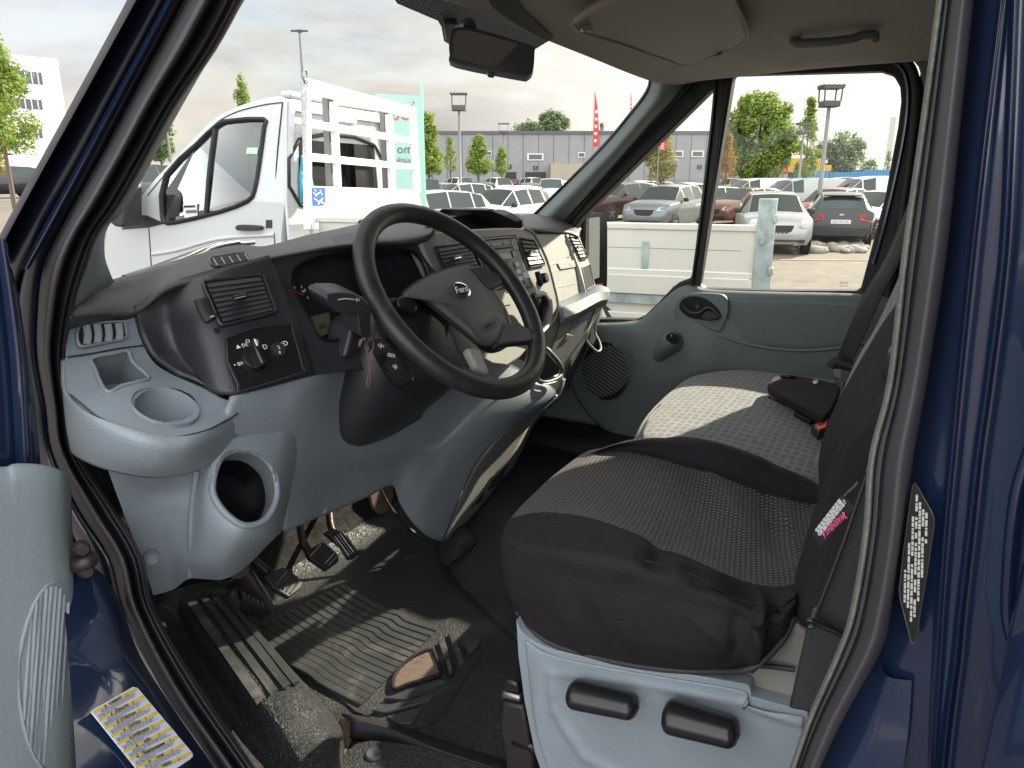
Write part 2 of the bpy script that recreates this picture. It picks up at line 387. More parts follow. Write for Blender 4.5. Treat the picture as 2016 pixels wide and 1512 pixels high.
def plane(a, b, c):
    n = (b-a).cross(c-a).normalized()
    if n.dot(CAM-a) < 0: n = -n
    return (a, n)
def lift(pl, h): return (pl[0]+pl[1]*h, pl[1])
def onp(pts, pl, h=0): return [V(p[0], p[1], pl=lift(pl, h)) for p in pts]
def plate(name, pts, pl, h0, h1, mats, parent, bevel=.0015, holes=(), seg=2):
    """polygon lying on a plane of the van, from height h0 to h1 above it"""
    o = slab(name, onp(pts, pl, h1), mats, None, ext=-pl[1]*(h1-h0), bevel=bevel, holes=[onp(h, pl, h1) for h in holes], seg=seg)
    return own(o, parent)
def Y(rows): return [[V(p[0], p[1], y=p[2]) for p in r_] for r_ in rows]
def Z3(rows): return [[V(p[0], p[1], z=p[2]) for p in r_] for r_ in rows]
def X3(rows): return [[V(p[0], p[1], x=p[2]) for p in r_] for r_ in rows]
def ell(cu, cv, ru, rv, n=20, rot=0):
    return [(cu+ru*math.cos(2*math.pi*i/n)*math.cos(rot)-rv*math.sin(2*math.pi*i/n)*math.sin(rot),
             cv+ru*math.cos(2*math.pi*i/n)*math.sin(rot)+rv*math.sin(2*math.pi*i/n)*math.cos(rot)) for i in range(n)]
def smooth_px(pts, n=5, closed=True):
    q = crs([Vector((a, b, 0)) for a, b in pts], n, closed); return [(p.x, p.y) for p in q]

def con(o, u, v, lift_=.002):
    b = min(o.data.vertices, key=lambda w_: (px(w_.co)[0]-u)**2+(px(w_.co)[1]-v)**2+((w_.co-CAM).length*2)**2)
    return b.co+(CAM-b.co).normalized()*lift_
def surf_line(name, o, pts, r_, mt, lift_=.0005, n=3):
    return tube(name, [con(o, u, v, lift_) for u, v in pts], r_, mt, None, seg=6, n=n)
def ribbon(name, pts, w_, h_, mt):
    # a flat moulded rib with sharp edges lying on the floor
    P = crs(pts, 3); vs = []; fs = []
    for i, p in enumerate(P):
        t = (P[min(i+1, len(P)-1)]-P[max(i-1, 0)]).normalized(); s = t.cross(Vector((0, 0, 1))).normalized()
        vs += [p-s*w_, p-s*w_*.82+Vector((0, 0, h_)), p+s*w_*.82+Vector((0, 0, h_)), p+s*w_]
    for i in range(len(P)-1):
        for k in range(3): fs.append((i*4+k, i*4+k+1, i*4+k+5, i*4+k+4))
    fs += [(0, 1, 2, 3), tuple(len(vs)-4+k for k in (3, 2, 1, 0))]
    return mk(name, vs, fs, mt)
# ---- floor, front bulkhead
fl = [[Vector((x, y, z)) for x in (0.03, .4, .8, 1.2, 1.7)] for y, z in ((-.5, 1.01), (.4, 1.01), (.9, 1.01), (1.12, 1.012), (1.22, 1.08), (1.30, 1.25), (1.34, 1.7))]
own(grid('cab_floor', fl, M['floor'], None, n=(6, 6), thick=.02, off=-1))
# tunnel / raised middle under the console, and mat under the passenger side
own(grid('floor_tunnel', Z3([[(862, 1064, 1.03), (885, 1120, 1.03), (935, 1180, 1.02), (1020, 1260, 1.015)],
    [(905, 1042, 1.055), (940, 1075, 1.055), (1000, 1130, 1.045), (1080, 1200, 1.03)],
    [(960, 985, 1.08), (1000, 1020, 1.08), (1080, 1060, 1.06), (1180, 1120, 1.05)],
    [(1010, 900, 1.08), (1080, 920, 1.08), (1160, 960, 1.07), (1300, 1000, 1.06)],
    [(1050, 840, 1.05), (1120, 850, 1.05), (1220, 880, 1.04), (1350, 900, 1.03)]]), M['floor'], None, n=(5, 5), thick=.02))
own(grid('floor_moulding', Z3([[(862, 1062, 1.05), (885, 1030, 1.07), (905, 1035, 1.07)], [(868, 1098, 1.03), (900, 1068, 1.085), (930, 1058, 1.065)], [(880, 1118, 1.025), (912, 1085, 1.06), (938, 1066, 1.05)]]), M['floor'], None, n=(4, 4), thick=.01))

# ---- ribbed step hump beside the footwell
hump = own(grid('step_hump', Z3([
    [(285, 1165, 1.15), (318, 1225, 1.13), (380, 1330, 1.12), (450, 1430, 1.12), (530, 1560, 1.12), (600, 1680, 1.12)],
    [(330, 1165, 1.16), (352, 1225, 1.115), (400, 1310, 1.10), (462, 1400, 1.10), (545, 1520, 1.09), (620, 1640, 1.09)],
    [(380, 1150, 1.17), (362, 1195, 1.14), (428, 1290, 1.14), (510, 1392, 1.14), (585, 1480, 1.12), (640, 1600, 1.12)],
    [(430, 1145, 1.17), (412, 1178, 1.145), (475, 1262, 1.145), (555, 1360, 1.145), (635, 1440, 1.11), (660, 1560, 1.10)],
    [(470, 1145, 1.16), (462, 1180, 1.125), (532, 1270, 1.125), (610, 1362, 1.11), (668, 1432, 1.06), (672, 1520, 1.06)],
    [(480, 1150, 1.05), (478, 1196, 1.0), (560, 1312, 1.0), (640, 1392, 1.0), (676, 1448, 1.0), (676, 1540, 1.0)]]), M['floor'], None, n=(6, 8), thick=.006))
for i, (a, b, c, d) in enumerate((((366, 1183), (384, 1180), (520, 1368), (505, 1385)), ((396, 1178), (410, 1177), (547, 1356), (532, 1366)), ((420, 1177), (433, 1176), (572, 1345), (557, 1353)), ((443, 1177), (455, 1178), (590, 1340), (577, 1346)))):
    def q(s, t):
        l = (a[0]+(d[0]-a[0])*s, a[1]+(d[1]-a[1])*s); r_ = (b[0]+(c[0]-b[0])*s, b[1]+(c[1]-b[1])*s)
        return V(l[0]+(r_[0]-l[0])*t, l[1]+(r_[1]-l[1])*t, z=1.151-(i == 3)*.008)
    own(grid('tread_strip', [[q(s/6, t) for s in range(7)] for t in (0, .5, 1)], M['rib'], None, n=(1, 1), thick=.004, smooth=False), hump)

# ---- ribbed heel mat
heel = own(slab('heel_mat', [V(u, v, z=1.013) for u, v in ((555, 1285), (640, 1215), (735, 1195), (870, 1232), (960, 1262), (940, 1300), (860, 1420), (800, 1440), (700, 1400), (640, 1350))], M['floor'], None, ext=(0, 0, -.002), bevel=0))
for i in range(15):
    s = i/14
    a = (548+s*(742-548), 1292+s*(1196-1292)); b = (716+s*(862-716), 1385+s*(1240-1385))
    a2 = (a[0]-70, a[1]-42)
    p = [V(a2[0], a2[1], z=1.014), V(a[0], a[1], z=1.014), V(a[0]*.62+b[0]*.38, a[1]*.62+b[1]*.38-3, z=1.0145), V(a[0]*.48+b[0]*.52, a[1]*.48+b[1]*.52+3, z=1.0145), V(*b, z=1.014)]
    own(ribbon('rib', p, .0086, .0035, M['rib']), heel)
def torn(pts, z=1.017, w_=.0035): return own(tube('torn_edge', [V(*p, z=z) for p in pts], w_, M['rub'], None, seg=6, n=3, closed=True), heel)
hole = [(775, 1356), (779, 1325), (807, 1297), (847, 1279), (856, 1289), (866, 1317), (862, 1330), (807, 1346)]
own(slab('exposed_felt', [V(*p, z=1.0175) for p in hole], M['felt'], None, ext=(0, 0, -.001), bevel=0), heel); torn(hole, 1.0185, .0042)
h2 = [(876, 1302), (884, 1296), (892, 1312), (889, 1330), (882, 1326)]
own(slab('exposed_felt', [V(*p, z=1.0175) for p in h2], M['felt'], None, ext=(0, 0, -.001), bevel=0), heel); torn(h2, 1.0185, .003)
for pts in ([(862, 1262), (872, 1258), (890, 1302), (880, 1308)], [(882, 1246), (893, 1244), (914, 1300), (903, 1306)], [(908, 1250), (948, 1263), (924, 1287)],
            [(755, 1374), (860, 1338), (878, 1340), (800, 1376)], [(732, 1398), (770, 1386), (856, 1364), (846, 1378), (760, 1402)], [(760, 1410), (832, 1392), (810, 1424), (790, 1424)]):
    own(slab('raised_rib', [V(*p, z=1.0195) for p in pts], M['rib'], None, ext=(0, 0, -.006), bevel=.001), heel)
own(grid('mat_edge', Z3([[(672, 1410, 1.015), (760, 1425, 1.015), (860, 1460, 1.015), (1000, 1505, 1.015)], [(690, 1420, 1.04), (770, 1440, 1.04), (860, 1478, 1.04), (1000, 1525, 1.04)], [(690, 1452, 1.02), (770, 1462, 1.02), (860, 1500, 1.02), (1000, 1550, 1.02)]]), M['rub'], None, n=(4, 4), thick=.005))
own(slab('access_cover', [V(*p, z=1.045) for p in smooth_px([(700, 1462), (800, 1462), (900, 1490), (1000, 1530), (960, 1640), (660, 1640), (660, 1530)], 3)], M['floor'], None, ext=(0, 0, -.02), bevel=.004))
own(lathe('button', V(736, 1485, z=1.046), AX, [(.014, 0), (.012, .003), (.006, .0015), (.002, .001)], M['rubg'], None, 20))
own(grid('gap_felt', Z3([[(668, 1415, 1.02), (690, 1412, 1.02)], [(672, 1460, 1.02), (694, 1452, 1.02)], [(650, 1520, 1.02), (672, 1500, 1.02)]]), M['felt'], None, n=(2, 2)))

# ---- pedals
def pedal(pts, y, arm, ribs, dirn):
    pl = (V(*pts[0], y=y), Vector((0, -.72, .69)).normalized())
    o = plate('pedal', pts, pl, 0, .012, M['rub'], None, bevel=.002)
    c = (sum(p[0] for p in pts)/len(pts), sum(p[1] for p in pts)/len(pts))
    for i in range(ribs):
        s = (i-(ribs-1)/2)*dirn[2]
        a = (c[0]+dirn[3][0]*s-dirn[0], c[1]+dirn[3][1]*s-dirn[1]); b = (c[0]+dirn[3][0]*s+dirn[0], c[1]+dirn[3][1]*s+dirn[1])
        own(tube('rib', onp([a, b], pl, .0125), .0018, M['steel'], None, seg=6, n=1), o)
    own(tube('arm', [V(*a, y=yy) for a, yy in arm], .009, M['rust'], None, seg=8), o)
pedal([(521, 1134), (557, 1116), (572, 1122), (597, 1146), (593, 1158), (569, 1176), (540, 1158)], .98, [((560, 1150), 1.0), ((520, 1120), 1.02), ((497, 1095), 1.06), ((490, 1040), 1.12)], 6, (11, -14, 8, (.9, .45)))
pedal([(603, 1083), (636, 1067), (652, 1078), (668, 1094), (666, 1106), (644, 1122), (609, 1098)], 1.08, [((625, 1100), 1.09), ((600, 1075), 1.11), ((590, 1030), 1.16), ((585, 980), 1.2)], 6, (10, -11, 8, (.9, .45)))
pedal([(640, 1047), (656, 1039), (684, 1053), (708, 1090), (700, 1097), (688, 1100), (672, 1075)], 1.12, [((665, 1065), 1.13), ((650, 1030), 1.17), ((650, 970), 1.22)], 5, (14, 19, 6, (.8, -.5)))
own(tube('column_shaft', [V(470, 1120, y=1.02), V(500, 1165, y=1.05), V(520, 1195, y=1.1)], .02, M['rust'], None))
for k in range(5): own(tube('boot_fold', [V(470+9*k, 1150+5*k, y=1.05), V(482+9*k, 1172+5*k, y=1.03), V(478+9*k, 1200+4*k, y=1.04)], .006, M['rub'], None, seg=6))
own(tube('cable', [V(745, 955, y=1.1), V(770, 1000, y=1.08), V(800, 1035, y=1.05), V(830, 1060, y=1.02)], .004, M['rust'], None, seg=6))
own(slab('firewall_stain', [V(*p, y=1.19) for p in smooth_px([(730, 960), (765, 945), (775, 975), (760, 1010), (738, 1005)], 3)], M['felt'], None, ext=(0, .01, 0), bevel=.002))
own(grid('bulkhead_side', [[Vector((x_, y_, z)) for x_, y_ in ((1.0, 1.22), (1.5, 1.2), (1.72, 1.1), (1.765, .95), (1.765, .5))] for z in (.95, 1.3, 1.47)], M['doorgrey'], None, n=(3, 3), thick=.01, off=1))
own(grid('near_bulkhead_side', [[Vector((x_, y_, z)) for x_, y_ in ((.035, .93), (.035, 1.05), (.06, 1.25))] for z in (.95, 1.2, 1.45)], M['rub'], None, n=(3, 3), thick=.005, off=1))
own(grid('firewall', [[Vector((x, y, z)) for x in (0.04, .5, 1, 1.7)] for z, y in ((1.0, 1.2), (1.3, 1.24), (1.78, 1.2))], mat('footwell_metal', (.010, .009, .0085), .7, bump=(18, .01, 5), dirt=(7, (.04, .024, .016), .6)), None, n=(8, 8), thick=.01, off=1))

# ---- dashboard: padded top is the part, everything fixed to it are its sub-parts
F_ = [(137, 618, .85), (200, 613, .87), (264, 611, .885), (330, 562, .87), (400, 543, .845), (465, 526, .83), (524, 507, .82), (590, 494, .82), (650, 483, .81), (715, 476, .80), (790, 473, .785), (842, 464, .785), (852, 454, .79)]
B_ = [(158, 574, .92), (224, 549, .95), (290, 532, 1.0), (350, 515, 1.02), (410, 494, 1.03), (470, 482, 1.04), (514, 486, 1.04), (600, 464, 1.08), (665, 450, 1.09), (720, 438, 1.09), (790, 432, 1.0), (835, 442, .88), (850, 449, .82)]
fr = [V(a, b, y=c) for a, b, c in F_]; bk = [V(a, b, y=c) for a, b, c in B_]
mid = [V((f[0]*.55+b[0]*.45), (f[1]*.5+b[1]*.5)-1, y=f[2]*.62+b[2]*.38) for f, b in zip(F_, B_)]
dash = own(grid('dashboard', [[p+Vector((0, .05, -.035)) for p in fr], [p+Vector((0, .004, -.012)) for p in fr], fr, mid, bk, [p+Vector((0, .14, -.05)) for p in bk]], M['pad'], None, n=(4, 4), thick=.006, angle=180))
D = dash
def sub(o): return own(o, D)
# defroster slot in the left wing
def nearv(o, u, v):
    return min(o.data.vertices, key=lambda w_: (px(w_.co)[0]-u)**2+(px(w_.co)[1]-v)**2).co.copy()
pd = lift(plane(nearv(dash, 418, 519), nearv(dash, 490, 506), nearv(dash, 455, 499)), .001)
plate('defroster_vent', smooth_px([(413, 509), (440, 503), (480, 497), (492, 508), (480, 514), (425, 524)], 3), pd, -.001, .001, M['void'], D)
for k in range(5):
    u = 420+k*15.5
    sub(tube('vane', onp([(u, 509-k*2.3), (u+8, 522-k*2.6)], pd, .0015), .0009, M['steel'], None, seg=5, n=1))
sub(tube('vent_frame', onp(smooth_px([(413, 509), (440, 503), (480, 497), (492, 508), (480, 514), (425, 524)], 3), pd, .001), .0012, M['black'], None, seg=6, n=1, closed=True))
plate('top_inlay', [(655, 465), (735, 448), (745, 470), (662, 481)], plane(V(655, 465, y=.86), V(740, 450, y=.86), V(700, 477, y=.815)), .001, .003, M['black'], D, .0008)
# far tray on the dash top
plate('top_ledge', [(735, 425), (800, 415), (865, 410), (940, 407), (972, 411), (976, 419), (963, 426), (880, 420), (800, 440), (745, 445)], (V(900, 410, y=1.06), Vector((0, -1, .25)).normalized()), -.05, .0, M['pad'], D, .004)
plate('top_tray', [(800, 430), (965, 420), (1000, 425), (1036, 447), (925, 453), (826, 468)], (V(930, 430, y=1.0), Vector((0, -1, .2)).normalized()), -.02, 0, M['blacks'], D, .004)
sub(slab('tray_arch', [V(*p, y=.92) for p in smooth_px([(962, 414), (975, 411), (990, 411), (1004, 416), (1020, 427), (1034, 438), (1044, 448), (1030, 450), (1012, 436), (990, 425)], 2)], M['pad'], None, ext=(0, .14, .0), bevel=.006, seg=3))
sub(grid('passenger_top_pad', Y([[(1034, 448, .86), (1062, 452, .86), (1090, 455, .86), (1122, 458, .86), (1140, 466, .85)], [(1030, 442, .88), (1062, 445, .88), (1090, 448, .88), (1124, 452, .88), (1141, 462, .87)],
    [(1024, 426, .97), (1060, 426, .98), (1095, 433, .98), (1125, 444, .96), (1142, 456, .93)], [(1000, 420, 1.15), (1060, 421, 1.12), (1100, 430, 1.1), (1130, 440, 1.05), (1145, 450, 1.0)]]), M['pad'], None, n=(4, 4), thick=.01))
# driver side black fascia with the round side turned to the door
fascia = sub(grid('vent_fascia', Y([[(262, 609, .895), (330, 566, .89), (392, 546, .85), (455, 526, .83), (524, 506, .82)],
    [(272, 655, .875), (335, 632, .865), (396, 620, .818), (465, 600, .803), (558, 573, .797)],
    [(300, 707, .855), (358, 702, .845), (420, 697, .79), (500, 668, .776), (586, 652, .77)],
    [(350, 742, .82), (402, 762, .795), (456, 780, .757), (532, 762, .75), (612, 737, .745)]]), M['black'], None, n=(5, 5), thick=.008))
PF = plane(V(404, 600, y=.823), V(555, 575, y=.797), V(500, 740, y=.755))
PF = lift(PF, .012)
def vent(pts, pl, name='air_vent', slats=8, parent=None, depth=.02, sm=M['black'], tab=True):
    """recessed air vent given by its four corners: frame, dark hollow, curved slats and a thumb tab"""
    tl, tr, br, bl = [Vector((*p, 0)) for p in pts]
    q = lambda s, t: ((tl.lerp(tr, s)).lerp(bl.lerp(br, s), t)).to_2d()
    mb = MB(); o = onp([q(0, 0), q(1, 0), q(1, 1), q(0, 1)], pl, .0025)
    mb.poly(o, 1)
    nrm = pl[1]
    for i in range(slats):
        t = (i+.7)/(slats+.4)
        a, b = onp([q(.03, t), q(.97, t)], pl, .006); mb.bar(a, b, .0075*(1 if slats < 9 else .8), .0022, 0, up=(nrm+Vector((0, 0, .5))).normalized())
    for j in range(5):
        a, b = onp([q((j+.7)/5.4, .04), q((j+.7)/5.4, .96)], pl, .0035); mb.bar(a, b, .0015, .002, 0, up=nrm)
    ob = own(mb.build(name, [sm, M['void']]), parent or D)
    edge = onp([q(-.03, -.03), q(1.03, -.03), q(1.03, 1.03), q(-.03, 1.03)], pl, .005)
    e2 = []
    for i in range(4):
        a, b = edge[i], edge[(i+1) % 4]; e2 += [a.lerp(b, .08), a.lerp(b, .5), a.lerp(b, .92)]
    sub(tube('vent_frame', e2, .0028, sm, None, seg=6, n=3, closed=True))
    if tab:
        a, b = onp([q(.38, .47), q(.62, .45)], pl, .013); sub(tube('vent_tab', [a, b], .0042, M['black'], None, seg=8, n=2))
        a, b = onp([q(.40, .50), q(.60, .48)], pl, .0175); sub(tube('vent_tab_edge', [a, b], .0013, M['chrome'], None, seg=6, n=1))
    return ob
vent([(402, 556), (515, 543), (540, 612), (436, 638)], PF, slats=8)
sub(tube('vent_wheel', onp([(397, 590), (404, 610), (417, 630)], PF, .004), .010, M['rub'], None, seg=12, flat=.5))
sub(tube('wheel_mark', onp([(414, 624), (421, 622)], PF, .012), .0009, M['white'], None, seg=5, n=1))
sub(lathe('sensor_dot', onp([(427, 650)], PF, .002)[0], frame(PF[1]), [(.004, 0), (.003, .002)], M['void'], None, 12))
plate('light_switch_panel', smooth_px([(447, 668), (560, 640), (574, 650), (594, 722), (590, 732), (480, 765), (470, 757)], 2), PF, -.004, .003, M['blacks'], D, .001)
sub(tube('panel_groove', onp(smooth_px([(445, 666), (563, 637), (575, 648), (596, 724), (590, 735), (478, 768), (468, 758)], 2), PF, .004), .0013, M['black'], None, seg=6, n=1, closed=True))
kc = onp([(500, 706)], PF, .003)[0]; fx = frame(PF[1])
rr_ = (V(527, 706, pl=PF)-V(475, 706, pl=PF)).length/2
sub(lathe('light_switch', kc, fx, [(rr_, 0), (rr_*.97, .006), (rr_*.8, .007), (.001, .008)], M['blacks'], None, 32))
kd = (V(520, 735, pl=PF)-V(494, 676, pl=PF)).normalized()
sub(rbox('switch_grip', kc+PF[1]*.013, (kd, PF[1].cross(kd), PF[1]), (rr_*1.95, .009, .016), M['blacks'], None, .003))
sub(rbox('grip_mark', kc+PF[1]*.0215-kd*.014, (kd, PF[1].cross(kd), PF[1]), (.010, .0025, .001), M['white'], None, 0))
sub(lathe('height_wheel', onp([(547, 690)], PF, .003)[0], fx, [(.011, 0), (.010, .005), (.001, .006)], M['black'], None, 20))
tx = (V(560, 660, pl=PF)-V(450, 688, pl=PF)).normalized(); ty = PF[1].cross(tx)
for s, u, v, z in (('▲ DE', 476, 681, .007), ('O', 488, 672, .008), ('E', 507, 673, .007), ('D', 522, 683, .010), ('▾ 0≡', 470, 717, .008), ('¤', 517, 714, .013), ('≡D', 559, 677, .010), ('2', 549, 684, .007), ('0', 551, 694, .006)):
    sub(text('switch_symbol', s, onp([(u, v)], PF, .0105 if u in (549, 551, 517) else .0042)[0], tx, ty, z, M['white'], None, ext=.0002))
# instrument panel with its opening
PC = plane(V(524, 506, y=.82), V(612, 737, y=.745), V(826, 466, y=.80))
chole = smooth_px([(572, 540), (576, 568), (592, 600), (612, 634), (626, 660), (645, 671), (690, 664), (770, 645), (835, 625), (848, 580), (838, 525), (812, 494), (760, 488), (708, 491), (640, 502), (592, 518)], 3)
plate('instrument_surround', [(525, 507), (620, 489), (720, 474), (826, 464), (858, 535), (885, 640), (870, 730), (690, 727), (613, 738)], PC, -.008, 0, M['black'], D, .002, holes=[chole])
PC2 = lift(PC, -.035)
plate('gauge_face', [(560, 520), (700, 478), (840, 480), (870, 640), (700, 690), (620, 690)], PC2, -.01, 0, M['void'], D, 0)
sub(tube('instrument_rim', onp(chole[::3], PC, .001), .0022, M['blacks'], None, seg=6, n=3, closed=True))
for a, b in (((577, 572), (596, 581)), ((614, 566), (632, 577)), ((678, 650), (696, 622))): sub(tube('gauge_needle', onp([a, b], PC2, .004), .0016, M['redn'], None, seg=6, n=1))
mb = MB()
for u, v in ((580, 566), (594, 565), (601, 571), (618, 563), (624, 559), (631, 560), (638, 565), (664, 628), (669, 645), (606, 586), (643, 579), (713, 586), (735, 576), (757, 572)): mb.box(onp([(u, v)], PC2, .002)[0], frame(PC2[1]), (.0012, .004, .0006))
own(mb.build('gauge_ticks', M['white']), D)
sub(text('gauge_number', '20', onp([(671, 633)], PC2, .002)[0], tx, ty, .010, M['white'], None))
sub(text('gauge_number', '90', onp([(597, 574)], PC2, .002)[0], tx, ty, .005, M['white'], None))
plate('mileage_display', [(614, 623), (647, 615), (656, 655), (628, 662)], PC2, 0, .003, M['lcd'], D, 0)
sub(text('display_digits', '282', onp([(634, 642)], PC2, .0045)[0], tx, ty, .010, M['ink'], None))
arc = [(645+75*math.cos(R(a)), 650-52*math.sin(R(a))) for a in range(20, 170, 12)]
# hood inner side right of the instruments
sub(grid('hood_cheek', Y([[(826, 466, .80), (838, 500, .79), (856, 560, .775), (870, 620, .765)], [(800, 474, .83), (818, 510, .83), (835, 560, .83), (845, 620, .82)]]), M['black'], None, n=(3, 4), thick=.004))
# centre panel
PS = plane(V(826, 465, y=.79), V(1049, 460, y=.83), V(1067, 647, y=.755))
stack = plate('centre_panel', smooth_px([(826, 465), (880, 456), (927, 451), (1000, 448), (1030, 450), (1049, 460), (1066, 490), (1079, 523), (1090, 565), (1097, 600), (1092, 628), (1080, 641), (1064, 649), (1045, 680), (1000, 720), (940, 700), (885, 630), (857, 540)], 2), PS, -.03, 0, M['stack'], D, .004)
vent([(857, 488), (922, 478), (946, 528), (880, 540)], PS, slats=7)
vent([(1024, 470), (1050, 474), (1071, 520), (1043, 525)], PS, slats=6)
plate('audio_unit', [(940, 468), (1012, 464), (1046, 563), (1005, 572), (960, 520)], PS, -.004, .003, M['stack'], D, .001)
sub(tube('panel_groove', onp([(934, 470), (1014, 463), (1030, 510), (1047, 565), (1000, 574), (955, 525)], PS, .002), .0012, M['void'], None, seg=5, n=1, closed=True))
for pts, mt in (([(968, 479), (987, 477), (989, 484), (970, 486)], 'grey2'), ([(1006, 472), (1017, 471), (1020, 481), (1009, 483)], 'glove'), ([(1009, 483), (1019, 482), (1022, 491), (1012, 492)], 'grey2'),
                ([(990, 476), (1003, 475), (1005, 481), (992, 482)], 'grey2'), ([(979, 499), (1005, 497), (1009, 509), (985, 512)], 'lcd'), ([(1008, 494), (1013, 493), (1016, 505), (1011, 506)], 'blacks'),
                ([(1012, 517), (1021, 516), (1023, 524), (1014, 525)], 'paper'), ([(1016, 531), (1024, 530), (1027, 538), (1018, 539)], 'paper'), ([(1018, 545), (1029, 543), (1031, 552), (1020, 554)], 'paper'), ([(1030, 537), (1040, 536), (1043, 547), (1033, 549)], 'paper'),
                ([(1032, 550), (1041, 548), (1043, 556), (1034, 558)], 'grey2'), ([(1012, 548), (1018, 547), (1020, 555), (1014, 556)], 'paper')):
    plate('audio_button', pts, PS, .002, .006, M[mt], D, .0008)
for a, b in (((946, 474), (1012, 468)), ((968, 491), (1005, 487)), ((965, 472), (985, 470))): sub(tube('audio_slot', onp([a, b], PS, .0035), .0016, M['void'], None, seg=5, n=1))
sub(lathe('volume_dial', onp([(1003, 528)], PS, .002)[0], frame(PS[1]), [(.016, 0), (.014, .012), (.010, .012), (.009, .009), (.001, .009)], M['stack'], None, 24))
sub(lathe('heater_dial', onp([(1066, 549)], PS, .002)[0], frame(PS[1]), [(.014, 0), (.012, .016), (.001, .017)], M['blacks'], None, 20))
sub(rbox('heater_grip', onp([(1061, 549)], PS, .016)[0], frame(PS[1]), (.006, .036, .014), M['blacks'], None, .003))
for a, b in (((966, 574), (990, 568)), ((980, 604), (1004, 600))): sub(tube('panel_groove', onp([a, b], PS, .001), .0012, M['void'], None, seg=5, n=1))
sub(tube('edge_lip', onp([(1030, 449), (1049, 459), (1067, 490), (1080, 523), (1091, 565), (1098, 600), (1093, 628), (1080, 642)], PS, .0), .004, M['stack'], None, seg=6))
# glovebox and right vent column
PG = plane(V(1049, 460, y=.86), V(1116, 461, y=.865), V(1153, 577, y=.80))
plate('glovebox_lid', smooth_px([(1048, 461), (1080, 460), (1116, 461), (1124, 482), (1138, 520), (1153, 577), (1128, 589), (1096, 600), (1090, 565), (1078, 523), (1066, 490)], 1), PG, -.02, 0, M['glove'], D, .003)
plate('glovebox_handle', [(1098, 518), (1130, 512), (1136, 522), (1133, 526), (1104, 531)], PG, 0, .004, M['glove'], D, .0015)
plate('lock_hole', [(1119, 518), (1128, 516), (1130, 522), (1122, 524)], PG, .003, .0045, M['grey2'], D, .0006)
for a, b in (((1080, 521), (1098, 518)), ((1092, 567), (1140, 556)), ((1086, 535), (1100, 532))): sub(tube('panel_groove', onp([a, b], PG, .0008), .0009, M['black'], None, seg=5, n=1))
PR = plane(V(1120, 465, y=.86), V(1140, 467, y=.88), V(1165, 570, y=.80))
plate('side_column', [(1115, 461), (1128, 459), (1141, 466), (1158, 510), (1173, 563), (1170, 570), (1154, 578), (1140, 528)], PR, -.03, 0, M['glove'], D, .003)
vent([(1122, 467), (1137, 469), (1155, 507), (1143, 510)], PR, slats=6)
plate('side_recess', [(1147, 528), (1160, 522), (1169, 560), (1156, 568)], PR, -.001, .0015, M['void'], D, 0)
sub(tube('recess_rim', onp([(1146, 527), (1161, 520), (1170, 562), (1155, 570)], PR, .002), .002, M['glove'], None, seg=6, n=1, closed=True))
# passenger shelf and lower boxes
sub(grid('passenger_shelf', Y([[(1094, 598, .80), (1130, 585, .80), (1172, 565, .80), (1196, 570, .79)], [(1100, 610, .76), (1135, 597, .76), (1176, 578, .76), (1198, 577, .76)],
    [(1103, 627, .75), (1138, 613, .75), (1177, 592, .75), (1196, 588, .76)], [(1100, 640, .765), (1135, 625, .765), (1175, 602, .765), (1190, 600, .78)]]), M['grey'], None, n=(1, 4), thick=.006, angle=25))
PL = plane(V(1102, 632, y=.765), V(1174, 600, y=.765), V(1105, 720, y=.83))
plate('lower_locker', [(1066, 646), (1092, 630), (1102, 630), (1177, 598), (1192, 588), (1184, 606), (1166, 634), (1155, 655), (1112, 720), (1085, 725), (1060, 700)], PL, -.02, 0, M['glove'], D, .003,)
plate('locker_pocket', [(1131, 624), (1147, 617), (1139, 644), (1129, 658), (1120, 658)], PL, -.001, .0015, M['greyin'], D, 0)
plate('pocket_edge', [(1113, 671), (1129, 661), (1120, 658), (1117, 660)], PL, 0, .004, M['glove'], D, .001)
for a, b in (((1103, 632), (1174, 600)), ((1174, 600), (1157, 647)), ((1103, 632), (1086, 686))): sub(tube('panel_groove', onp([a, b], PL, .001), .0014, M['black'], None, seg=5, n=1))
sub(tube('bottle_ring', [V(u, v, y=yy) for u, v, yy in ((1190, 594, .78), (1184, 606, .79), (1166, 634, .80), (1155, 655, .80), (1155, 670, .80), (1166, 684, .79), (1177, 692, .78), (1183, 686, .79), (1179, 670, .81), (1172, 655, .83), (1174, 630, .83), (1183, 606, .81))], .0035, M['glove'], None, seg=8, closed=True))
plate('ring_hollow', [(1184, 610), (1167, 640), (1158, 656), (1158, 668), (1176, 690), (1181, 684), (1171, 655)], (V(1170, 650, y=.84), Vector((0, -1, 0))), -.02, 0, M['void'], D, 0)
sub(grid('locker_underside', Y([[(1186, 606, .80), (1157, 655, .82), (1112, 722, .84)], [(1192, 620, .95), (1165, 690, .97), (1120, 770, .97)], [(1195, 625, 1.2), (1170, 720, 1.2), (1130, 800, 1.2)]]), M['doorgrey'], None, n=(3, 3), thick=.004))
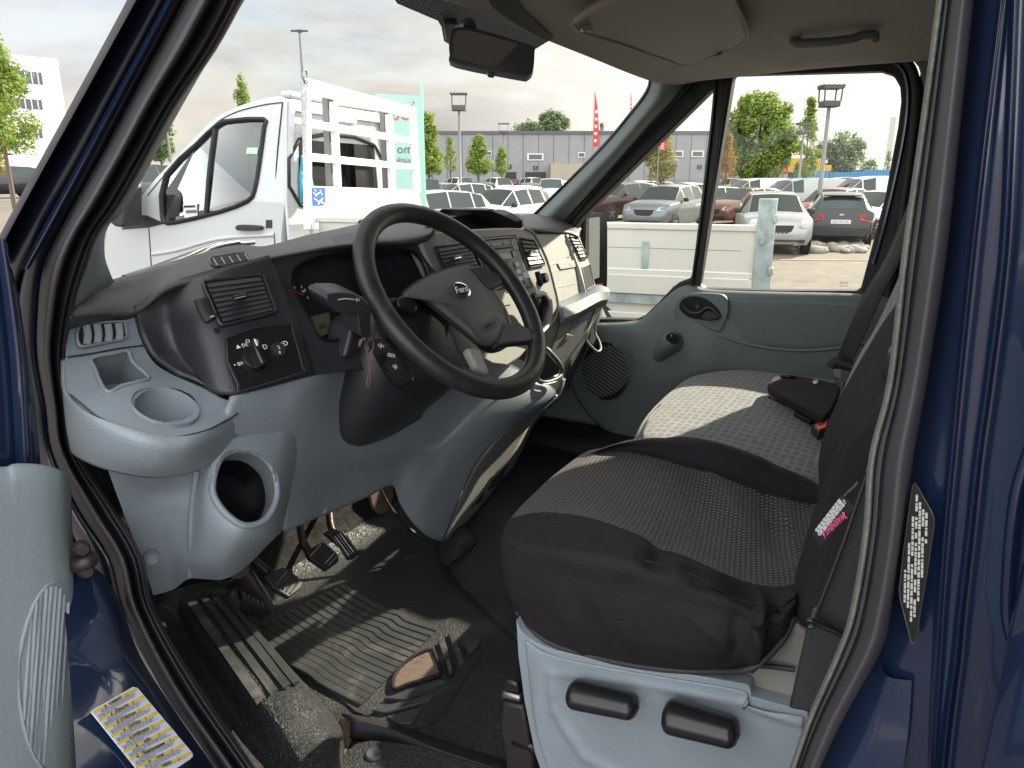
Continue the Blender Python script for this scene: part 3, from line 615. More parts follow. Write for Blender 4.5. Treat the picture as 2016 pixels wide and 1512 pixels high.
# lower trim right across, with the foot cavity notch
low = sub(grid('lower_trim', Y([
    [(452, 780, .752), (540, 757, .752), (612, 738, .75), (690, 720, .79), (800, 715, .81), (900, 715, .81), (1000, 705, .80), (1060, 730, .79), (1100, 738, .79)],
    [(445, 840, .752), (530, 835, .755), (605, 800, .76), (690, 800, .81), (800, 800, .82), (900, 800, .82), (980, 785, .78), (1050, 782, .75), (1088, 776, .75)],
    [(560, 915, .78), (585, 910, .785), (650, 895, .81), (720, 880, .825), (800, 880, .84), (850, 885, .84), (900, 872, .82), (950, 858, .80), (1000, 838, .785)],
    [(558, 980, .80), (585, 970, .81), (650, 945, .84), (715, 922, .86), (785, 915, .875), (815, 950, .875), (850, 945, .855), (890, 932, .84), (930, 915, .825)],
    [(552, 1042, .82), (585, 1030, .83), (650, 1003, .87), (718, 975, .89), (768, 951, .90), (788, 990, .91), (815, 1030, .905), (838, 1052, .905), (868, 1063, .905)]]), M['grey'], None, n=(6, 5), thick=.008))
sub(grid('console_side_face', Y([[(1088, 776, .75), (1092, 777, .765), (1096, 776, .80)], [(1000, 838, .785), (1022, 834, .83), (1044, 830, .88)], [(930, 915, .825), (968, 909, .87), (1005, 903, .92)],
    [(895, 990, .865), (925, 988, .90), (950, 985, .94)], [(868, 1063, .905), (888, 1055, .94), (907, 1043, .97)]]), M['glove'], None, n=(4, 3), thick=.006))
sub(grid('console_side', Y([[(907, 1043, .975), (950, 985, .945), (1005, 903, .925), (1044, 830, .885), (1096, 776, .805), (1104, 745, .79)], [(935, 1012, 1.08), (968, 975, 1.05), (1016, 905, .99), (1052, 832, .94), (1100, 778, .90), (1112, 745, .88)],
    [(936, 1005, 1.2), (970, 970, 1.15), (1016, 900, 1.15), (1052, 832, 1.15), (1100, 778, 1.1), (1112, 745, 1.1)]]), M['grey2'], None, n=(2, 4), thick=.004))
for pts in ([(918, 1006), (930, 962), (958, 947), (946, 985)], [(958, 966), (975, 930), (1000, 906), (984, 952)]):
    yy = .95 if pts[0][0] < 940 else .925
    sub(slab('side_slot', [V(u+3, v, y=yy-.045) for u, v in pts], M['void'], None, ext=(0, .003, 0), bevel=0))
sub(surf_line('trim_seam', low, [(568, 752), (592, 778), (590, 840), (586, 900), (580, 960), (575, 1010)], .0013, M['void']))
sub(surf_line('trim_seam', low, [(770, 948), (800, 900), (830, 850), (860, 800)], .0010, M['greyin']))
sub(surf_line('trim_seam', low, [(612, 745), (640, 742), (668, 738)], .0012, M['void']))
sub(surf_line('trim_scratch', low, [(692, 882), (680, 898), (655, 920)], .0009, M['paper']))
# gear lever and leather cup
sub(slab('gear_housing', [V(*p, y=.84) for p in ((925, 640), (1064, 640), (1098, 628), (1110, 700), (1110, 752), (1090, 775), (1000, 780), (925, 745))], M['grey2'], None, ext=(0, .02, 0), bevel=.002))
sub(lathe('gear_knob', V(1060, 603, y=.72), frame(Vector((-.12, -.25, 1))), [(.002, .034), (.014, .033), (.022, .024), (.0245, .010), (.023, -.006), (.019, -.022), (.016, -.05), (.014, -.075), (.012, -.11)], M['blacks'], None, 24))
sub(text('gear_marks', '1 3 5\n2 4 R', V(1058, 580, y=.70), RT, Vector((0, .5, .8)).normalized(), .007, M['white'], None))
sub(tube('gear_boot_frame', [V(u, v, y=yy) for u, v, yy in ((1064, 656, .74), (1078, 640, .75), (1084, 612, .76), (1082, 590, .77))], .006, M['stack'], None, seg=6))
sub(tube('leather_cup', [V(u, v, y=yy) for u, v, yy in ((1072, 685, .75), (1088, 700, .73), (1103, 720, .725), (1106, 736, .725), (1092, 748, .725), (1070, 753, .735), (1058, 745, .75), (1062, 715, .76))], .0055, M['hub'], None, seg=8, closed=True))
plate('cup_hollow', [(1072, 690), (1100, 722), (1102, 735), (1070, 748), (1062, 720)], (V(1080, 720, y=.765), Vector((0, -1, .2)).normalized()), -.01, 0, M['void'], D, 0)
sub(tube('cup_edge', [V(u, v, y=.722) for u, v in ((1076, 684), (1090, 697), (1105, 716), (1109, 735), (1094, 751), (1068, 757))], .0018, M['paper'], None, seg=5))

# ---- left console: vent plate, pocket and cup holder shelf
ped = ell(326, 797, 62, 34, 28, .03)
pok = smooth_px([(181, 705), (225, 696), (252, 692), (262, 715), (292, 742), (275, 752), (240, 760), (215, 772), (200, 758), (186, 728)], 3)
SH = [[(262, 610, .892), (274, 660, .872), (300, 710, .85), (335, 735, .83), (372, 752, .805), (405, 767, .787), (435, 783, .765), (474, 796, .748)],
      [(200, 616, .888), (212, 668, .872), (232, 715, .85), (275, 762, .81), (320, 795, .782), (365, 814, .758), (408, 818, .747), (476, 802, .7475)],
      [(134, 627, .882), (129, 705, .868), (134, 770, .845), (185, 817, .79), (268, 852, .742), (338, 864, .722), (400, 850, .722), (478, 808, .747)]]
shelf = sub(grid('side_console', Y(SH), M['grey'], None, n=(40, 30), angle=60))
cut(shelf, [lambda p: inpoly(*px(p), ped), lambda p: inpoly(*px(p), pok)])
def nearv(o, u, v):
    return min(o.data.vertices, key=lambda w_: (px(w_.co)[0]-u)**2+(px(w_.co)[1]-v)**2).co.copy()
PSH = lift(plane(nearv(shelf, 255, 790), nearv(shelf, 395, 800), nearv(shelf, 322, 842)), .004)
cc = V(326, 797, pl=PSH); ca = (V(388, 797, pl=PSH)-V(264, 797, pl=PSH))/2
cX = ca.normalized(); cY = PSH[1].cross(cX); cr_ = ca.length
cyr = (V(326, 763, pl=PSH)-V(326, 831, pl=PSH)).length/2
sub(lathe('cup_holder', cc, (cX, cY, PSH[1]), [(cr_*1.06, -.004), (cr_*1.04, .0004), (cr_, .0002), (cr_*.96, -.006), (cr_*.86, -.050), (cr_*.80, -.055), (.001, -.055)], M['grey'], None, 48, sy=cyr/cr_, cap=False))
rim = [V(*p, pl=PSH) for p in pok[::3]]
def yon(u, v):
    # depth of the console surface nearest to this spot
    best = min(shelf.data.vertices, key=lambda w_: (px(w_.co)[0]-u)**2+(px(w_.co)[1]-v)**2); return best.co.copy()
pr = [yon(*p) for p in pok[::3]]
sub(tube('pocket_rim', pr, .0028, M['grey'], None, seg=8, n=3, closed=True))
cen = sum(pr, Vector())/len(pr)
prd = [p.lerp(cen, .25)+Vector((.012, .045, -.045)) for p in pr]
sub(grid('pocket_liner', [pr, [a.lerp(b, .5)+Vector((0, 0, -.004)) for a, b in zip(pr, prd)], prd, [p.lerp(cen+Vector((.012, .045, -.045)), .98) for p in prd]], M['greyin'], None, n=(2, 2), closed=True))
sub(grid('console_band', Y([[(129, 705, .868), (134, 770, .845), (185, 817, .79), (268, 852, .742), (338, 864, .722), (400, 850, .722), (500, 800, .78)],
    [(131, 720, .868), (137, 790, .843), (190, 835, .785), (270, 868, .737), (337, 880, .718), (400, 866, .72), (500, 822, .78)],
    [(140, 800, .866), (143, 850, .845), (195, 880, .79), (270, 905, .748), (335, 910, .730), (400, 892, .735), (500, 845, .785)],
    [(150, 880, .865), (152, 892, .845), (200, 915, .80), (275, 931, .765), (335, 932, .75), (395, 918, .752), (500, 870, .79)]]), M['grey'], None, n=(5, 5), thick=.005))
sub(tube('shelf_seam', [yon(u, v)+Vector((0, -.001, 0)) for u, v in ((135, 780), (165, 800), (200, 826))]+[yon(u, v)+Vector((0, -.003, .001)) for u, v in ((262, 850), (335, 862), (400, 849), (440, 832), (466, 816))], .0011, M['black'], None, seg=5))
sub(tube('shelf_seam', [yon(u, v)+Vector((0, -.002, .001)) for u, v in ((131, 704), (180, 697), (240, 686), (284, 680))], .0011, M['black'], None, seg=5))
PVp = plane(yon(150, 660), yon(245, 650), yon(200, 690))
vp = smooth_px([(153, 650), (160, 640), (190, 636), (238, 633), (246, 640), (249, 658), (243, 667), (170, 681), (157, 680), (152, 668)], 2)
plate('side_vent', vp, PVp, 0, .003, M['void'], D, .001)
sub(tube('vent_frame', onp(vp, PVp, .004), .002, M['grey'], None, seg=6, n=1, closed=True))
for k in range(4):
    u = 172+k*21; sub(tube('vane', onp([(u-2, 640-k), (u+1, 658-k), (u-1, 677-k*2.4)], PVp, .006), .0042, M['grey2'], None, seg=8, n=2, flat=.35))
# kick panel and door-side bin
L2 = [[(205, 903, .81), (285, 925, .785), (385, 915, .765), (430, 880, .752), (500, 845, .75), (545, 845, .752), (592, 800, .756)],
      [(225, 960, .82), (300, 965, .81), (376, 958, .785), (415, 930, .748), (482, 915, .735), (545, 910, .735), (590, 890, .775)],
      [(240, 1000, .83), (305, 1005, .82), (374, 1000, .79), (408, 985, .745), (480, 1000, .715), (545, 985, .72), (572, 970, .79)],
      [(262, 1060, .845), (325, 1060, .83), (372, 1058, .80), (408, 1050, .75), (475, 1052, .708), (535, 1048, .725), (556, 1040, .80)],
      [(284, 1118, .86), (335, 1118, .845), (368, 1105, .81), (402, 1105, .775), (452, 1104, .745), (505, 1085, .76), (545, 1055, .81)],
      [(302, 1172, .875), (342, 1160, .86), (370, 1140, .83), (402, 1140, .81), (442, 1140, .79), (484, 1116, .79), (532, 1068, .82)]]
kick = sub(grid('kick_panel', Y(L2), M['grey'], None, n=(14, 14), angle=70))
bh = smooth_px([(418, 965), (424, 925), (440, 895), (465, 886), (500, 890), (528, 910), (541, 935), (545, 975), (534, 1010), (512, 1030), (480, 1034), (450, 1018), (430, 995)], 3)
cut(kick, [lambda p: inpoly(*px(p), bh)])
def kon(u, v):
    return min(kick.data.vertices, key=lambda w_: (px(w_.co)[0]-u)**2+(px(w_.co)[1]-v)**2).co.copy()
bpl = plane(kon(420, 960), kon(545, 975), kon(480, 1036))
br_ = [V(*p, pl=bpl).lerp(kon(*p), .5) for p in bh[::3]]
sub(tube('bin_rim', br_, .0045, M['grey'], None, seg=8, n=4, closed=True))
bc = sum(br_, Vector())/len(br_)
bi = [p.lerp(bc, .05)+Vector((.03, .09, -.06)) for p in br_]
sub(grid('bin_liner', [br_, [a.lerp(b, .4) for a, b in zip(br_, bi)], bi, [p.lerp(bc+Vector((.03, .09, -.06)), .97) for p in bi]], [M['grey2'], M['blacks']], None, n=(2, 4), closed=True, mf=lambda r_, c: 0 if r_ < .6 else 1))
sub(lathe('trim_screw', V(298, 1098, y=.84), frame(Vector((-.4, -.9, .1))), [(.010, 0), (.009, .003), (.006, .001), (.0055, .004), (.001, .004)], M['greyin'], None, 20))
sub(tube('kick_ridge', [kon(u, v)+Vector((0, -.001, 0)) for u, v in ((385, 925), (378, 1000), (374, 1060), (372, 1135))], .004, M['grey'], None, seg=8))

for pts in ([(298, 878), (302, 890), (310, 906)], [(240, 1010), (250, 1030)], [(420, 870), (432, 880)], [(450, 1060), (462, 1080)], [(330, 1040), (322, 1062)]): sub(surf_line('scuff', kick, pts, .0006, M['openpanel'], .0002)) if pts[0][1] > 900 else None
for pts in ([(640, 900), (622, 918)], [(800, 905), (790, 925)], [(560, 960), (556, 985)], [(700, 800), (712, 820)]): sub(surf_line('scuff', low, pts, .0006, M['openpanel'], .0002))
# ---- steering column
col = own(grid('steering_column', Y([
    [(700, 650, .79), (722, 612, .76), (760, 592, .74), (810, 600, .73), (870, 650, .74)],
    [(686, 690, .80), (715, 680, .745), (765, 670, .715), (830, 670, .71), (890, 690, .74)],
    [(674, 745, .805), (705, 745, .75), (760, 745, .715), (830, 735, .71), (902, 735, .745)],
    [(660, 800, .81), (690, 810, .77), (745, 805, .74), (805, 790, .735), (868, 770, .77)],
    [(661, 842, .815), (683, 852, .79), (725, 850, .775), (775, 832, .775), (830, 800, .79)],
    [(672, 860, .83), (690, 868, .82), (725, 864, .81), (770, 846, .81), (825, 815, .82)]]), M['black'], None, n=(5, 5), thick=.01))
own(tube('column_seam', [V(u, v, y=yy) for u, v, yy in ((678, 742, .79), (700, 722, .757), (725, 692, .727), (745, 665, .715))], .0012, M['void'], None, seg=5), col)
PK = plane(V(740, 700, y=.715), V(800, 700, y=.70), V(780, 750, y=.705))
own(tube('recess_groove', onp(smooth_px([(735, 682), (765, 668), (785, 690), (812, 740), (808, 752), (788, 764), (770, 752), (745, 712)], 2), PK, .004), .0018, M['blacks'], None, seg=6, n=1, closed=True), col)
own(slab('audio_remote', [V(*p, pl=lift(PK, .016)) for p in smooth_px([(734, 682), (742, 673), (758, 670), (783, 700), (796, 727), (790, 732), (774, 735), (766, 728), (752, 706)], 2)], M['black'], None, ext=-PK[1]*.014, bevel=.003), col)
own(lathe('remote_wheel', V(750, 706, pl=lift(PK, .018)), frame(PK[1]), [(.008, 0), (.0075, .004), (.004, .005), (.001, .005)], M['blacks'], None, 16), col)
for s, u, v in (('◁)+', 750, 681), ('SEEK', 771, 700), ('◁)-', 778, 722)):
    X = (V(u+10, v+2, pl=PK)-V(u, v, pl=PK)).normalized(); own(text('remote_symbol', s, V(u, v, pl=lift(PK, .0165)), X, PK[1].cross(X), .008, M['white'], None), col)
own(lathe('ignition_lock', V(735, 660, y=.745), frame(Vector((.35, -.8, .2))), [(.013, 0), (.012, .012), (.008, .013), (.001, .012)], M['greyin'], None, 18), col)
# stalks
st = own(slab('indicator_stalk', [V(*p, y=.70) for p in smooth_px([(643, 590), (650, 579), (672, 576), (696, 577), (717, 588), (729, 605), (731, 630), (728, 662), (713, 664), (707, 640), (704, 620), (690, 617), (664, 616)], 2)], M['black'], None, ext=(0, .034, .012), bevel=.009, seg=4))
own(slab('stalk_root', [V(*p, y=.735) for p in ((695, 628), (712, 612), (728, 640), (726, 668), (700, 700), (678, 705), (690, 660))], M['black'], None, ext=(0, .05, -.01), bevel=.006, seg=3), st)
own(tube('stalk_mark', [V(666, 590, y=.6985), V(680, 588, y=.6985), V(697, 590, y=.6985)], .0008, M['white'], None, seg=5), st)
own(text('stalk_symbol', '⇦', V(704, 591, y=.698), Vector((1, 0, 0)), Vector((0, 0, 1)), .012, M['white'], None), st)

# ---- steering wheel
WC = V(899, 586, t=1.285); wn = Vector((-.055, -.757, .651)).normalized()
PW = (WC, wn); we1 = Vector((0, 0, 1)).cross(wn).normalized(); we2 = wn.cross(we1)
WR = .186
rimpts = [WC+WR*(math.cos(2*math.pi*k/40)*we1+math.sin(2*math.pi*k/40)*we2) for k in range(40)]
wheel = own(tube('steering_wheel', rimpts, .0185, M['wheel'], None, seg=18, n=3, closed=True, flat=.86))
pad = [(790, 582), (820, 556), (868, 534), (912, 526), (936, 531), (951, 549), (970, 570), (989, 602), (1000, 638), (996, 662), (981, 677), (961, 683), (944, 679), (929, 666), (879, 625), (836, 592), (810, 583)]
# the pad bulges: rings scaled towards its middle and raised
pc = Vector((905, 602)); rings = []
PWl = lambda h: lift(PW, h)
for k, h in ((1.04, -.035), (1.03, -.02), (1.0, .0), (.95, .007), (.75, .013), (.45, .018), (.02, .020)):
    rings.append([V(pc.x+(p[0]-pc.x)*k, pc.y+(p[1]-pc.y)*k, pl=PWl(h-.004)) for p in pad])
own(grid('airbag_pad', rings, M['hub'], None, n=(3, 3), closed=True, angle=180), wheel)
own(grid('hub_ring', [[V(pc.x+(p[0]-pc.x)*k+dx, pc.y+(p[1]-pc.y)*k+dy, pl=PWl(h)) for p in pad] for k, h, dx, dy in ((1.0, -.05, 8, 12), (1.06, -.03, 4, 8), (1.05, -.012, 0, 4), (.9, -.008, 0, 0))], M['blacks'], None, n=(2, 3), closed=True, angle=180), wheel)
for pts, mt, h in (([(990, 632), (1020, 636), (1052, 648), (1052, 672), (1010, 676), (975, 682)], 'black', .008), ([(925, 527), (948, 520), (985, 540), (992, 556), (965, 572), (950, 560)], 'black', .006),
                  ([(918, 684), (945, 684), (966, 735), (938, 722)], 'stack', .002), ([(802, 575), (828, 600), (820, 615), (785, 600), (782, 585)], 'blacks', .004)):
    own(slab('spoke', onp(pts, PW, h), M[mt], None, ext=-wn*.016, bevel=.005, seg=3), wheel)
eX = (V(925, 567, pl=PW)-V(889, 573, pl=PW)).normalized(); eY = wn.cross(eX)
ec = V(907, 571, pl=PWl(.0165))
own(lathe('emblem', ec, (eX, eY, wn), [(.0245, -.003), (.0245, .001), (.0205, .0018), (.0192, .0008), (.001, .0008)], [M['hub'], M['chrome'], mat('emblem_blue', (.012, .02, .05), .25)], None, 40, mi=[0, 1, 1, 2], sy=.66), wheel)
own(text('emblem_word', 'Ford', ec+wn*.0014, eX, eY, .0188, M['white'], None, shear=.35, ext=.0004, bold=.00005), wheel)
aX = (V(977, 632, pl=PW)-V(955, 646, pl=PW)).normalized(); aY = wn.cross(aX); ac = V(967, 638, pl=PWl(.0135))
own(text('airbag_word', 'AIRBAG', ac, aX, aY, .0098, M['ink'], None, ext=.0004, bold=.0001), wheel)
own(tube('word_frame', [ac+aX*a+aY*b for a, b in ((-.026, -.005), (-.018, -.0075), (.018, -.0075), (.026, -.005), (.026, .005), (.018, .0075), (-.018, .0075), (-.026, .005))], .0006, M['ink'], None, seg=5, n=1, closed=True), wheel)
# ---- driver seat
seatb = own(slab('driver_seat', [V(*p, x=.215) for p in smooth_px([(1016, 1220), (1026, 1243), (1050, 1262), (1090, 1280), (1190, 1300), (1300, 1318), (1388, 1334)], 2, False)+[(1472, 1348), (1478, 1357), (1480, 1372), (1590, 1402), (1600, 1500), (1580, 1640), (1100, 1640), (1072, 1540), (1052, 1480), (1032, 1380), (1020, 1290)]], M['grey'], None, ext=(.05, 0, 0), bevel=.010, seg=4))
own(grid('base_fold_unused', X3([[(1100, 1340, .213), (1085, 1330, .213), (1088, 1360, .2135), (1110, 1430, .213), (1165, 1500, .213), (1230, 1560, .213)], [(1115, 1340, .2135), (1100, 1345, .21), (1105, 1375, .21), (1128, 1435, .21), (1180, 1495, .21), (1245, 1550, .21)]]), M['grey'], None, n=(2, 3)), seatb) if False else None
def lever(a, b, r0, nm):
    A, B = V(*a, x=.185), V(*b, x=.185)
    def rr(s): e = max(0, (abs(2*s-1)-.72)/.28); return r0*max(.06, math.sqrt(max(0, 1-e*e)))*(.93+.07*math.cos(3*s))
    own(tube(nm, [A.lerp(B, k/24) for k in range(25)], rr, M['blacks'], None, seg=20, n=1, flat=.75, upv=(1, 0, 0)), seatb)
lever((1118, 1362), (1258, 1394), .0215, 'height_lever'); lever((1304, 1404), (1458, 1446), .0235, 'tilt_lever')
bp_ = own(grid('base_panel', X3([[(1034, 1262, .2125), (1090, 1292, .2125), (1200, 1316, .2125), (1330, 1338, .2125), (1462, 1362, .2125), (1475, 1388, .2125), (1582, 1412, .2125)],
    [(1046, 1360, .2125), (1100, 1372, .2125), (1200, 1390, .2125), (1330, 1410, .2125), (1440, 1430, .2125), (1480, 1440, .2125), (1580, 1455, .2125)],
    [(1060, 1440, .2125), (1110, 1450, .2125), (1210, 1465, .2125), (1330, 1480, .2125), (1440, 1495, .2125), (1480, 1500, .2125), (1580, 1515, .2125)],
    [(1085, 1540, .2125), (1130, 1550, .2125), (1220, 1570, .2125), (1330, 1580, .2125), (1440, 1600, .2125), (1480, 1605, .2125), (1570, 1620, .2125)]]), M['grey'], None, n=(16, 12), thick=.003, off=1, angle=180), seatb)
FOLDS_BASE = [((1085, 1325), (1092, 1400), 9, .005), ((1092, 1400), (1150, 1490), 9, .005), ((1150, 1490), (1260, 1550), 9, .005), ((1085, 1325), (1250, 1345), 8, .003), ((1250, 1345), (1460, 1385), 8, .003), ((1060, 1290), (1060, 1500), 14, .004), ((1460, 1385), (1575, 1425), 8, .004)]
# seat frame and foam edge behind the cover
own(slab('foam_edge', [V(*p, x=.235) for p in ((1250, 1290), (1390, 1315), (1480, 1300), (1560, 1225), (1600, 1250), (1600, 1392), (1480, 1372), (1388, 1334), (1260, 1325))], mat('seat_side_fabric', (.20, .195, .175), .9, bump=(400, .0008, 2), var=(20, .1)), None, ext=(.05, 0, 0), bevel=.004), seatb)
own(tube('elastic_cord', [V(u, v, x=.226) for u, v in ((1485, 1310), (1520, 1312), (1565, 1318))], .003, M['strap'], None, seg=6), seatb)
for pts, mt in (([(988, 1338), (1018, 1345), (1022, 1366), (988, 1358)], 'blacks'), ([(985, 1362), (1024, 1372), (1024, 1386), (985, 1376)], 'steel'), ([(988, 1382), (1030, 1392), (1040, 1450), (1052, 1540), (1000, 1540), (984, 1430)], 'rust'), ([(1000, 1450), (1050, 1470), (1055, 1490), (1003, 1470)], 'blacks')):
    own(slab('seat_rail', [V(*p, x=.235) for p in pts], M[mt], None, ext=(.04, 0, 0), bevel=.004), seatb)
# cushion cover: rows from the hem on the near side over the top to the far side
SC = [[(1040, 1175, .30, 'x'), (1018, 1205, .235, 'x'), (1075, 1262, .222, 'x'), (1180, 1296, .218, 'x'), (1290, 1316, .216, 'x'), (1400, 1322, .215, 'x'), (1478, 1312, .215, 'x'), (1540, 1262, .222, 'x'), (1562, 1215, .235, 'x')],
      [(1020, 1120, .33, 'x'), (994, 1150, .235, 'x'), (1060, 1190, .202, 'x'), (1175, 1230, .193, 'x'), (1290, 1260, .190, 'x'), (1395, 1278, .190, 'x'), (1478, 1262, .195, 'x'), (1535, 1225, .205, 'x'), (1566, 1190, .225, 'x')],
      [(1010, 1060, .36, 'x'), (986, 1085, .245, 'x'), (1055, 1120, .200, 'x'), (1165, 1150, .188, 'x'), (1285, 1180, .186, 'x'), (1400, 1215, .190, 'x'), (1480, 1228, .198, 'x'), (1532, 1205, .21, 'x'), (1566, 1176, .232, 'x')],
      [(1012, 1035, .37, 'x'), (991, 1052, .255, 'x'), (1060, 1064, .214, 'x'), (1160, 1076, .202, 'x'), (1270, 1100, .200, 'x'), (1385, 1146, .208, 'x'), (1470, 1180, .218, 'x'), (1530, 1186, .225, 'x'), (1567, 1168, .24, 'x')],
      [(1020, 1015, 1.45, 'z'), (1004, 1024, 1.487, 'z'), (1062, 1014, 1.50, 'z'), (1150, 1022, 1.505, 'z'), (1255, 1056, 1.50, 'z'), (1370, 1108, 1.495, 'z'), (1460, 1148, 1.485, 'z'), (1525, 1160, 1.48, 'z'), (1568, 1152, 1.475, 'z')],
      [(1035, 990, 1.44, 'z'), (1040, 988, 1.475, 'z'), (1098, 978, 1.480, 'z'), (1195, 998, 1.475, 'z'), (1300, 1040, 1.468, 'z'), (1400, 1088, 1.466, 'z'), (1480, 1110, 1.462, 'z'), (1535, 1116, 1.462, 'z'), (1578, 1112, 1.463, 'z')],
      [(1080, 945, 1.43, 'z'), (1100, 938, 1.458, 'z'), (1165, 930, 1.455, 'z'), (1260, 950, 1.450, 'z'), (1360, 985, 1.446, 'z'), (1440, 1018, 1.444, 'z'), (1510, 1040, 1.442, 'z'), (1560, 1048, 1.444, 'z'), (1598, 1048, 1.446, 'z')],
      [(1130, 905, 1.425, 'z'), (1155, 900, 1.450, 'z'), (1215, 888, 1.450, 'z'), (1310, 906, 1.450, 'z'), (1405, 935, 1.447, 'z'), (1480, 962, 1.445, 'z'), (1540, 980, 1.443, 'z'), (1590, 992, 1.443, 'z'), (1622, 992, 1.445, 'z')],
      [(1150, 893, 1.43, 'z'), (1180, 884, 1.457, 'z'), (1235, 870, 1.468, 'z'), (1310, 868, 1.472, 'z'), (1400, 880, 1.475, 'z'), (1480, 904, 1.472, 'z'), (1545, 930, 1.468, 'z'), (1590, 950, 1.463, 'z'), (1620, 965, 1.46, 'z')],
      [(1165, 890, 1.40, 'z'), (1195, 880, 1.43, 'z'), (1240, 866, 1.44, 'z'), (1310, 862, 1.44, 'z'), (1400, 872, 1.44, 'z'), (1480, 896, 1.44, 'z'), (1545, 922, 1.44, 'z'), (1590, 942, 1.44, 'z'), (1620, 960, 1.44, 'z')]]
rows = [[V(a, b, **{k: c}) for a, b, c, k in r_] for r_ in SC]
rows = [[r_[0]+(Vector((.06, .02, -.01)) if i < 4 else Vector((0, .022, -.045)))]+r_ for i, r_ in enumerate(rows)]
cov = own(grid('cushion_cover', rows, [M['cover'], M['mesh']], None, n=(7, 7), angle=180, mf=lambda r_, c: 1 if (4.1 <= r_ < 6.95 and c > .9+(.9 if r_ < 4.4 else 0)) else 0), seatb)
# folds of the loose cloth, as real relief
def fold(o, a, b, w_, h, k=1.0):
    """raise (or sink) a soft crease between two picture positions along the surface normal"""
    me = o.data; ax, ay = a; bx, by = b; l2 = (bx-ax)**2+(by-ay)**2
    nr = [v.normal.copy() for v in me.vertices]
    for v, n_ in zip(me.vertices, nr):
        u, q = px(v.co); t = ((u-ax)*(bx-ax)+(q-ay)*(by-ay))/l2; tt = min(max(t, 0), 1)
        d = math.hypot(u-ax-tt*(bx-ax), q-ay-tt*(by-ay))
        if d < w_*3:
            s = 1 if n_.dot(CAM-v.co) > 0 else -1
            v.co += n_*s*h*math.exp(-(d/w_)**2)*(1-.5*abs(2*tt-1))
    me.update()
for a, b, w_, h in (((1300, 1075), (1290, 1105), 26, -.010), ((1215, 1060), (1330, 1120), 14, .005), ((1330, 1115), (1500, 1175), 12, .007), ((1370, 1150), (1545, 1195), 9, -.006), ((1395, 1170), (1520, 1230), 10, .006),
                    ((1500, 1195), (1480, 1310), 12, .012), ((1530, 1190), (1520, 1270), 9, -.008), ((1455, 1200), (1440, 1300), 12, -.006), ((1400, 940), (1480, 1060), 20, .008), ((1340, 930), (1400, 1050), 24, -.007), ((1500, 980), (1545, 1090), 18, -.008),
                    ((1540, 1000), (1570, 1080), 12, .006), ((1270, 880), (1500, 945), 10, -.004), ((1330, 860), (1500, 910), 12, .006), ((1100, 1180), (1150, 1290), 14, .004), ((1160, 1200), (1210, 1300), 10, -.003), ((1350, 1200), (1480, 1305), 12, .006)):
    fold(cov, a, b, w_*.9, h*1.5)
for a, b, w_, h in FOLDS_BASE: fold(bp_, a, b, w_, h)
own(tube('cover_seam', [con(cov, u, v, .0008) for u, v in ((995, 1054), (1060, 1066), (1160, 1078), (1265, 1100), (1370, 1142), (1450, 1175), (1510, 1190))], .0011, M['cover'], None, seg=5, n=2), seatb)
own(tube('elastic_hem', [con(cov, u, v, .0005) for u, v in ((1018, 1205), (1075, 1262), (1180, 1296), (1290, 1316), (1400, 1322), (1478, 1312), (1540, 1262), (1562, 1215))], .0034, M['strap'], None, seg=7, n=4), seatb)
# backrest cover
BC = [[(1770, 590, .60), (1800, 600, .42), (1822, 620, .28), (1840, 630, .22), (1870, 640, .2)],
      [(1728, 652, .62), (1765, 690, .40), (1795, 730, .26), (1815, 745, .215), (1860, 750, .2)],
      [(1672, 748, .62), (1715, 790, .38), (1757, 850, .25), (1785, 860, .21), (1840, 870, .2)],
      [(1636, 817, .62), (1675, 870, .37), (1722, 930, .245), (1755, 950, .205), (1820, 960, .2)],
      [(1616, 880, .61), (1645, 950, .36), (1692, 1010, .24), (1722, 1050, .20), (1790, 1060, .2)],
      [(1611, 928, .60), (1622, 1010, .35), (1655, 1080, .24), (1690, 1130, .20), (1760, 1150, .2)],
      [(1617, 965, .56), (1590, 1062, .34), (1605, 1140, .24), (1640, 1190, .205), (1720, 1210, .2)],
      [(1610, 985, .50), (1568, 1125, .32), (1570, 1180, .24), (1600, 1222, .21), (1680, 1250, .205)],
      [(1600, 1010, .48), (1562, 1170, .32), (1566, 1206, .25), (1588, 1238, .22), (1650, 1290, .215)]]
back = own(grid('backrest_cover', X3(BC), M['cover'], None, n=(5, 6), angle=180), seatb)
for a, b, w_, h in (((1745, 800), (1640, 985), 13, .012), ((1740, 860), (1655, 1000), 12, -.008), ((1610, 1100), (1590, 1190), 12, .004)): fold(back, a, b, w_, h)
own(tube('cover_seam', [con(back, u, v, .001) for u, v in ((1742, 850), (1715, 905), (1680, 955), (1655, 985))], .0013, M['trimgrey'], None, seg=5, n=2), seatb)
own(slab('seat_release', [V(*p, x=.19) for p in smooth_px([(1742, 720), (1748, 697), (1760, 692), (1765, 750), (1745, 752), (1737, 742)], 2)], M['blacks'], None, ext=(.02, 0, 0), bevel=.004), seatb)
PT = plane(V(1658, 975, x=.205), V(1680, 1010, x=.19), V(1605, 1050, x=.24))
own(slab('warning_tag', onp([(1657, 973), (1683, 1000), (1616, 1078), (1598, 1050)], PT, .012), M['ink'], None, ext=-PT[1]*.0008, bevel=0), seatb)
wx = (V(1618, 1050, pl=PT)-V(1664, 1006, pl=PT)).normalized(); wy = PT[1].cross(wx)
wl = lift(PT, .0132)
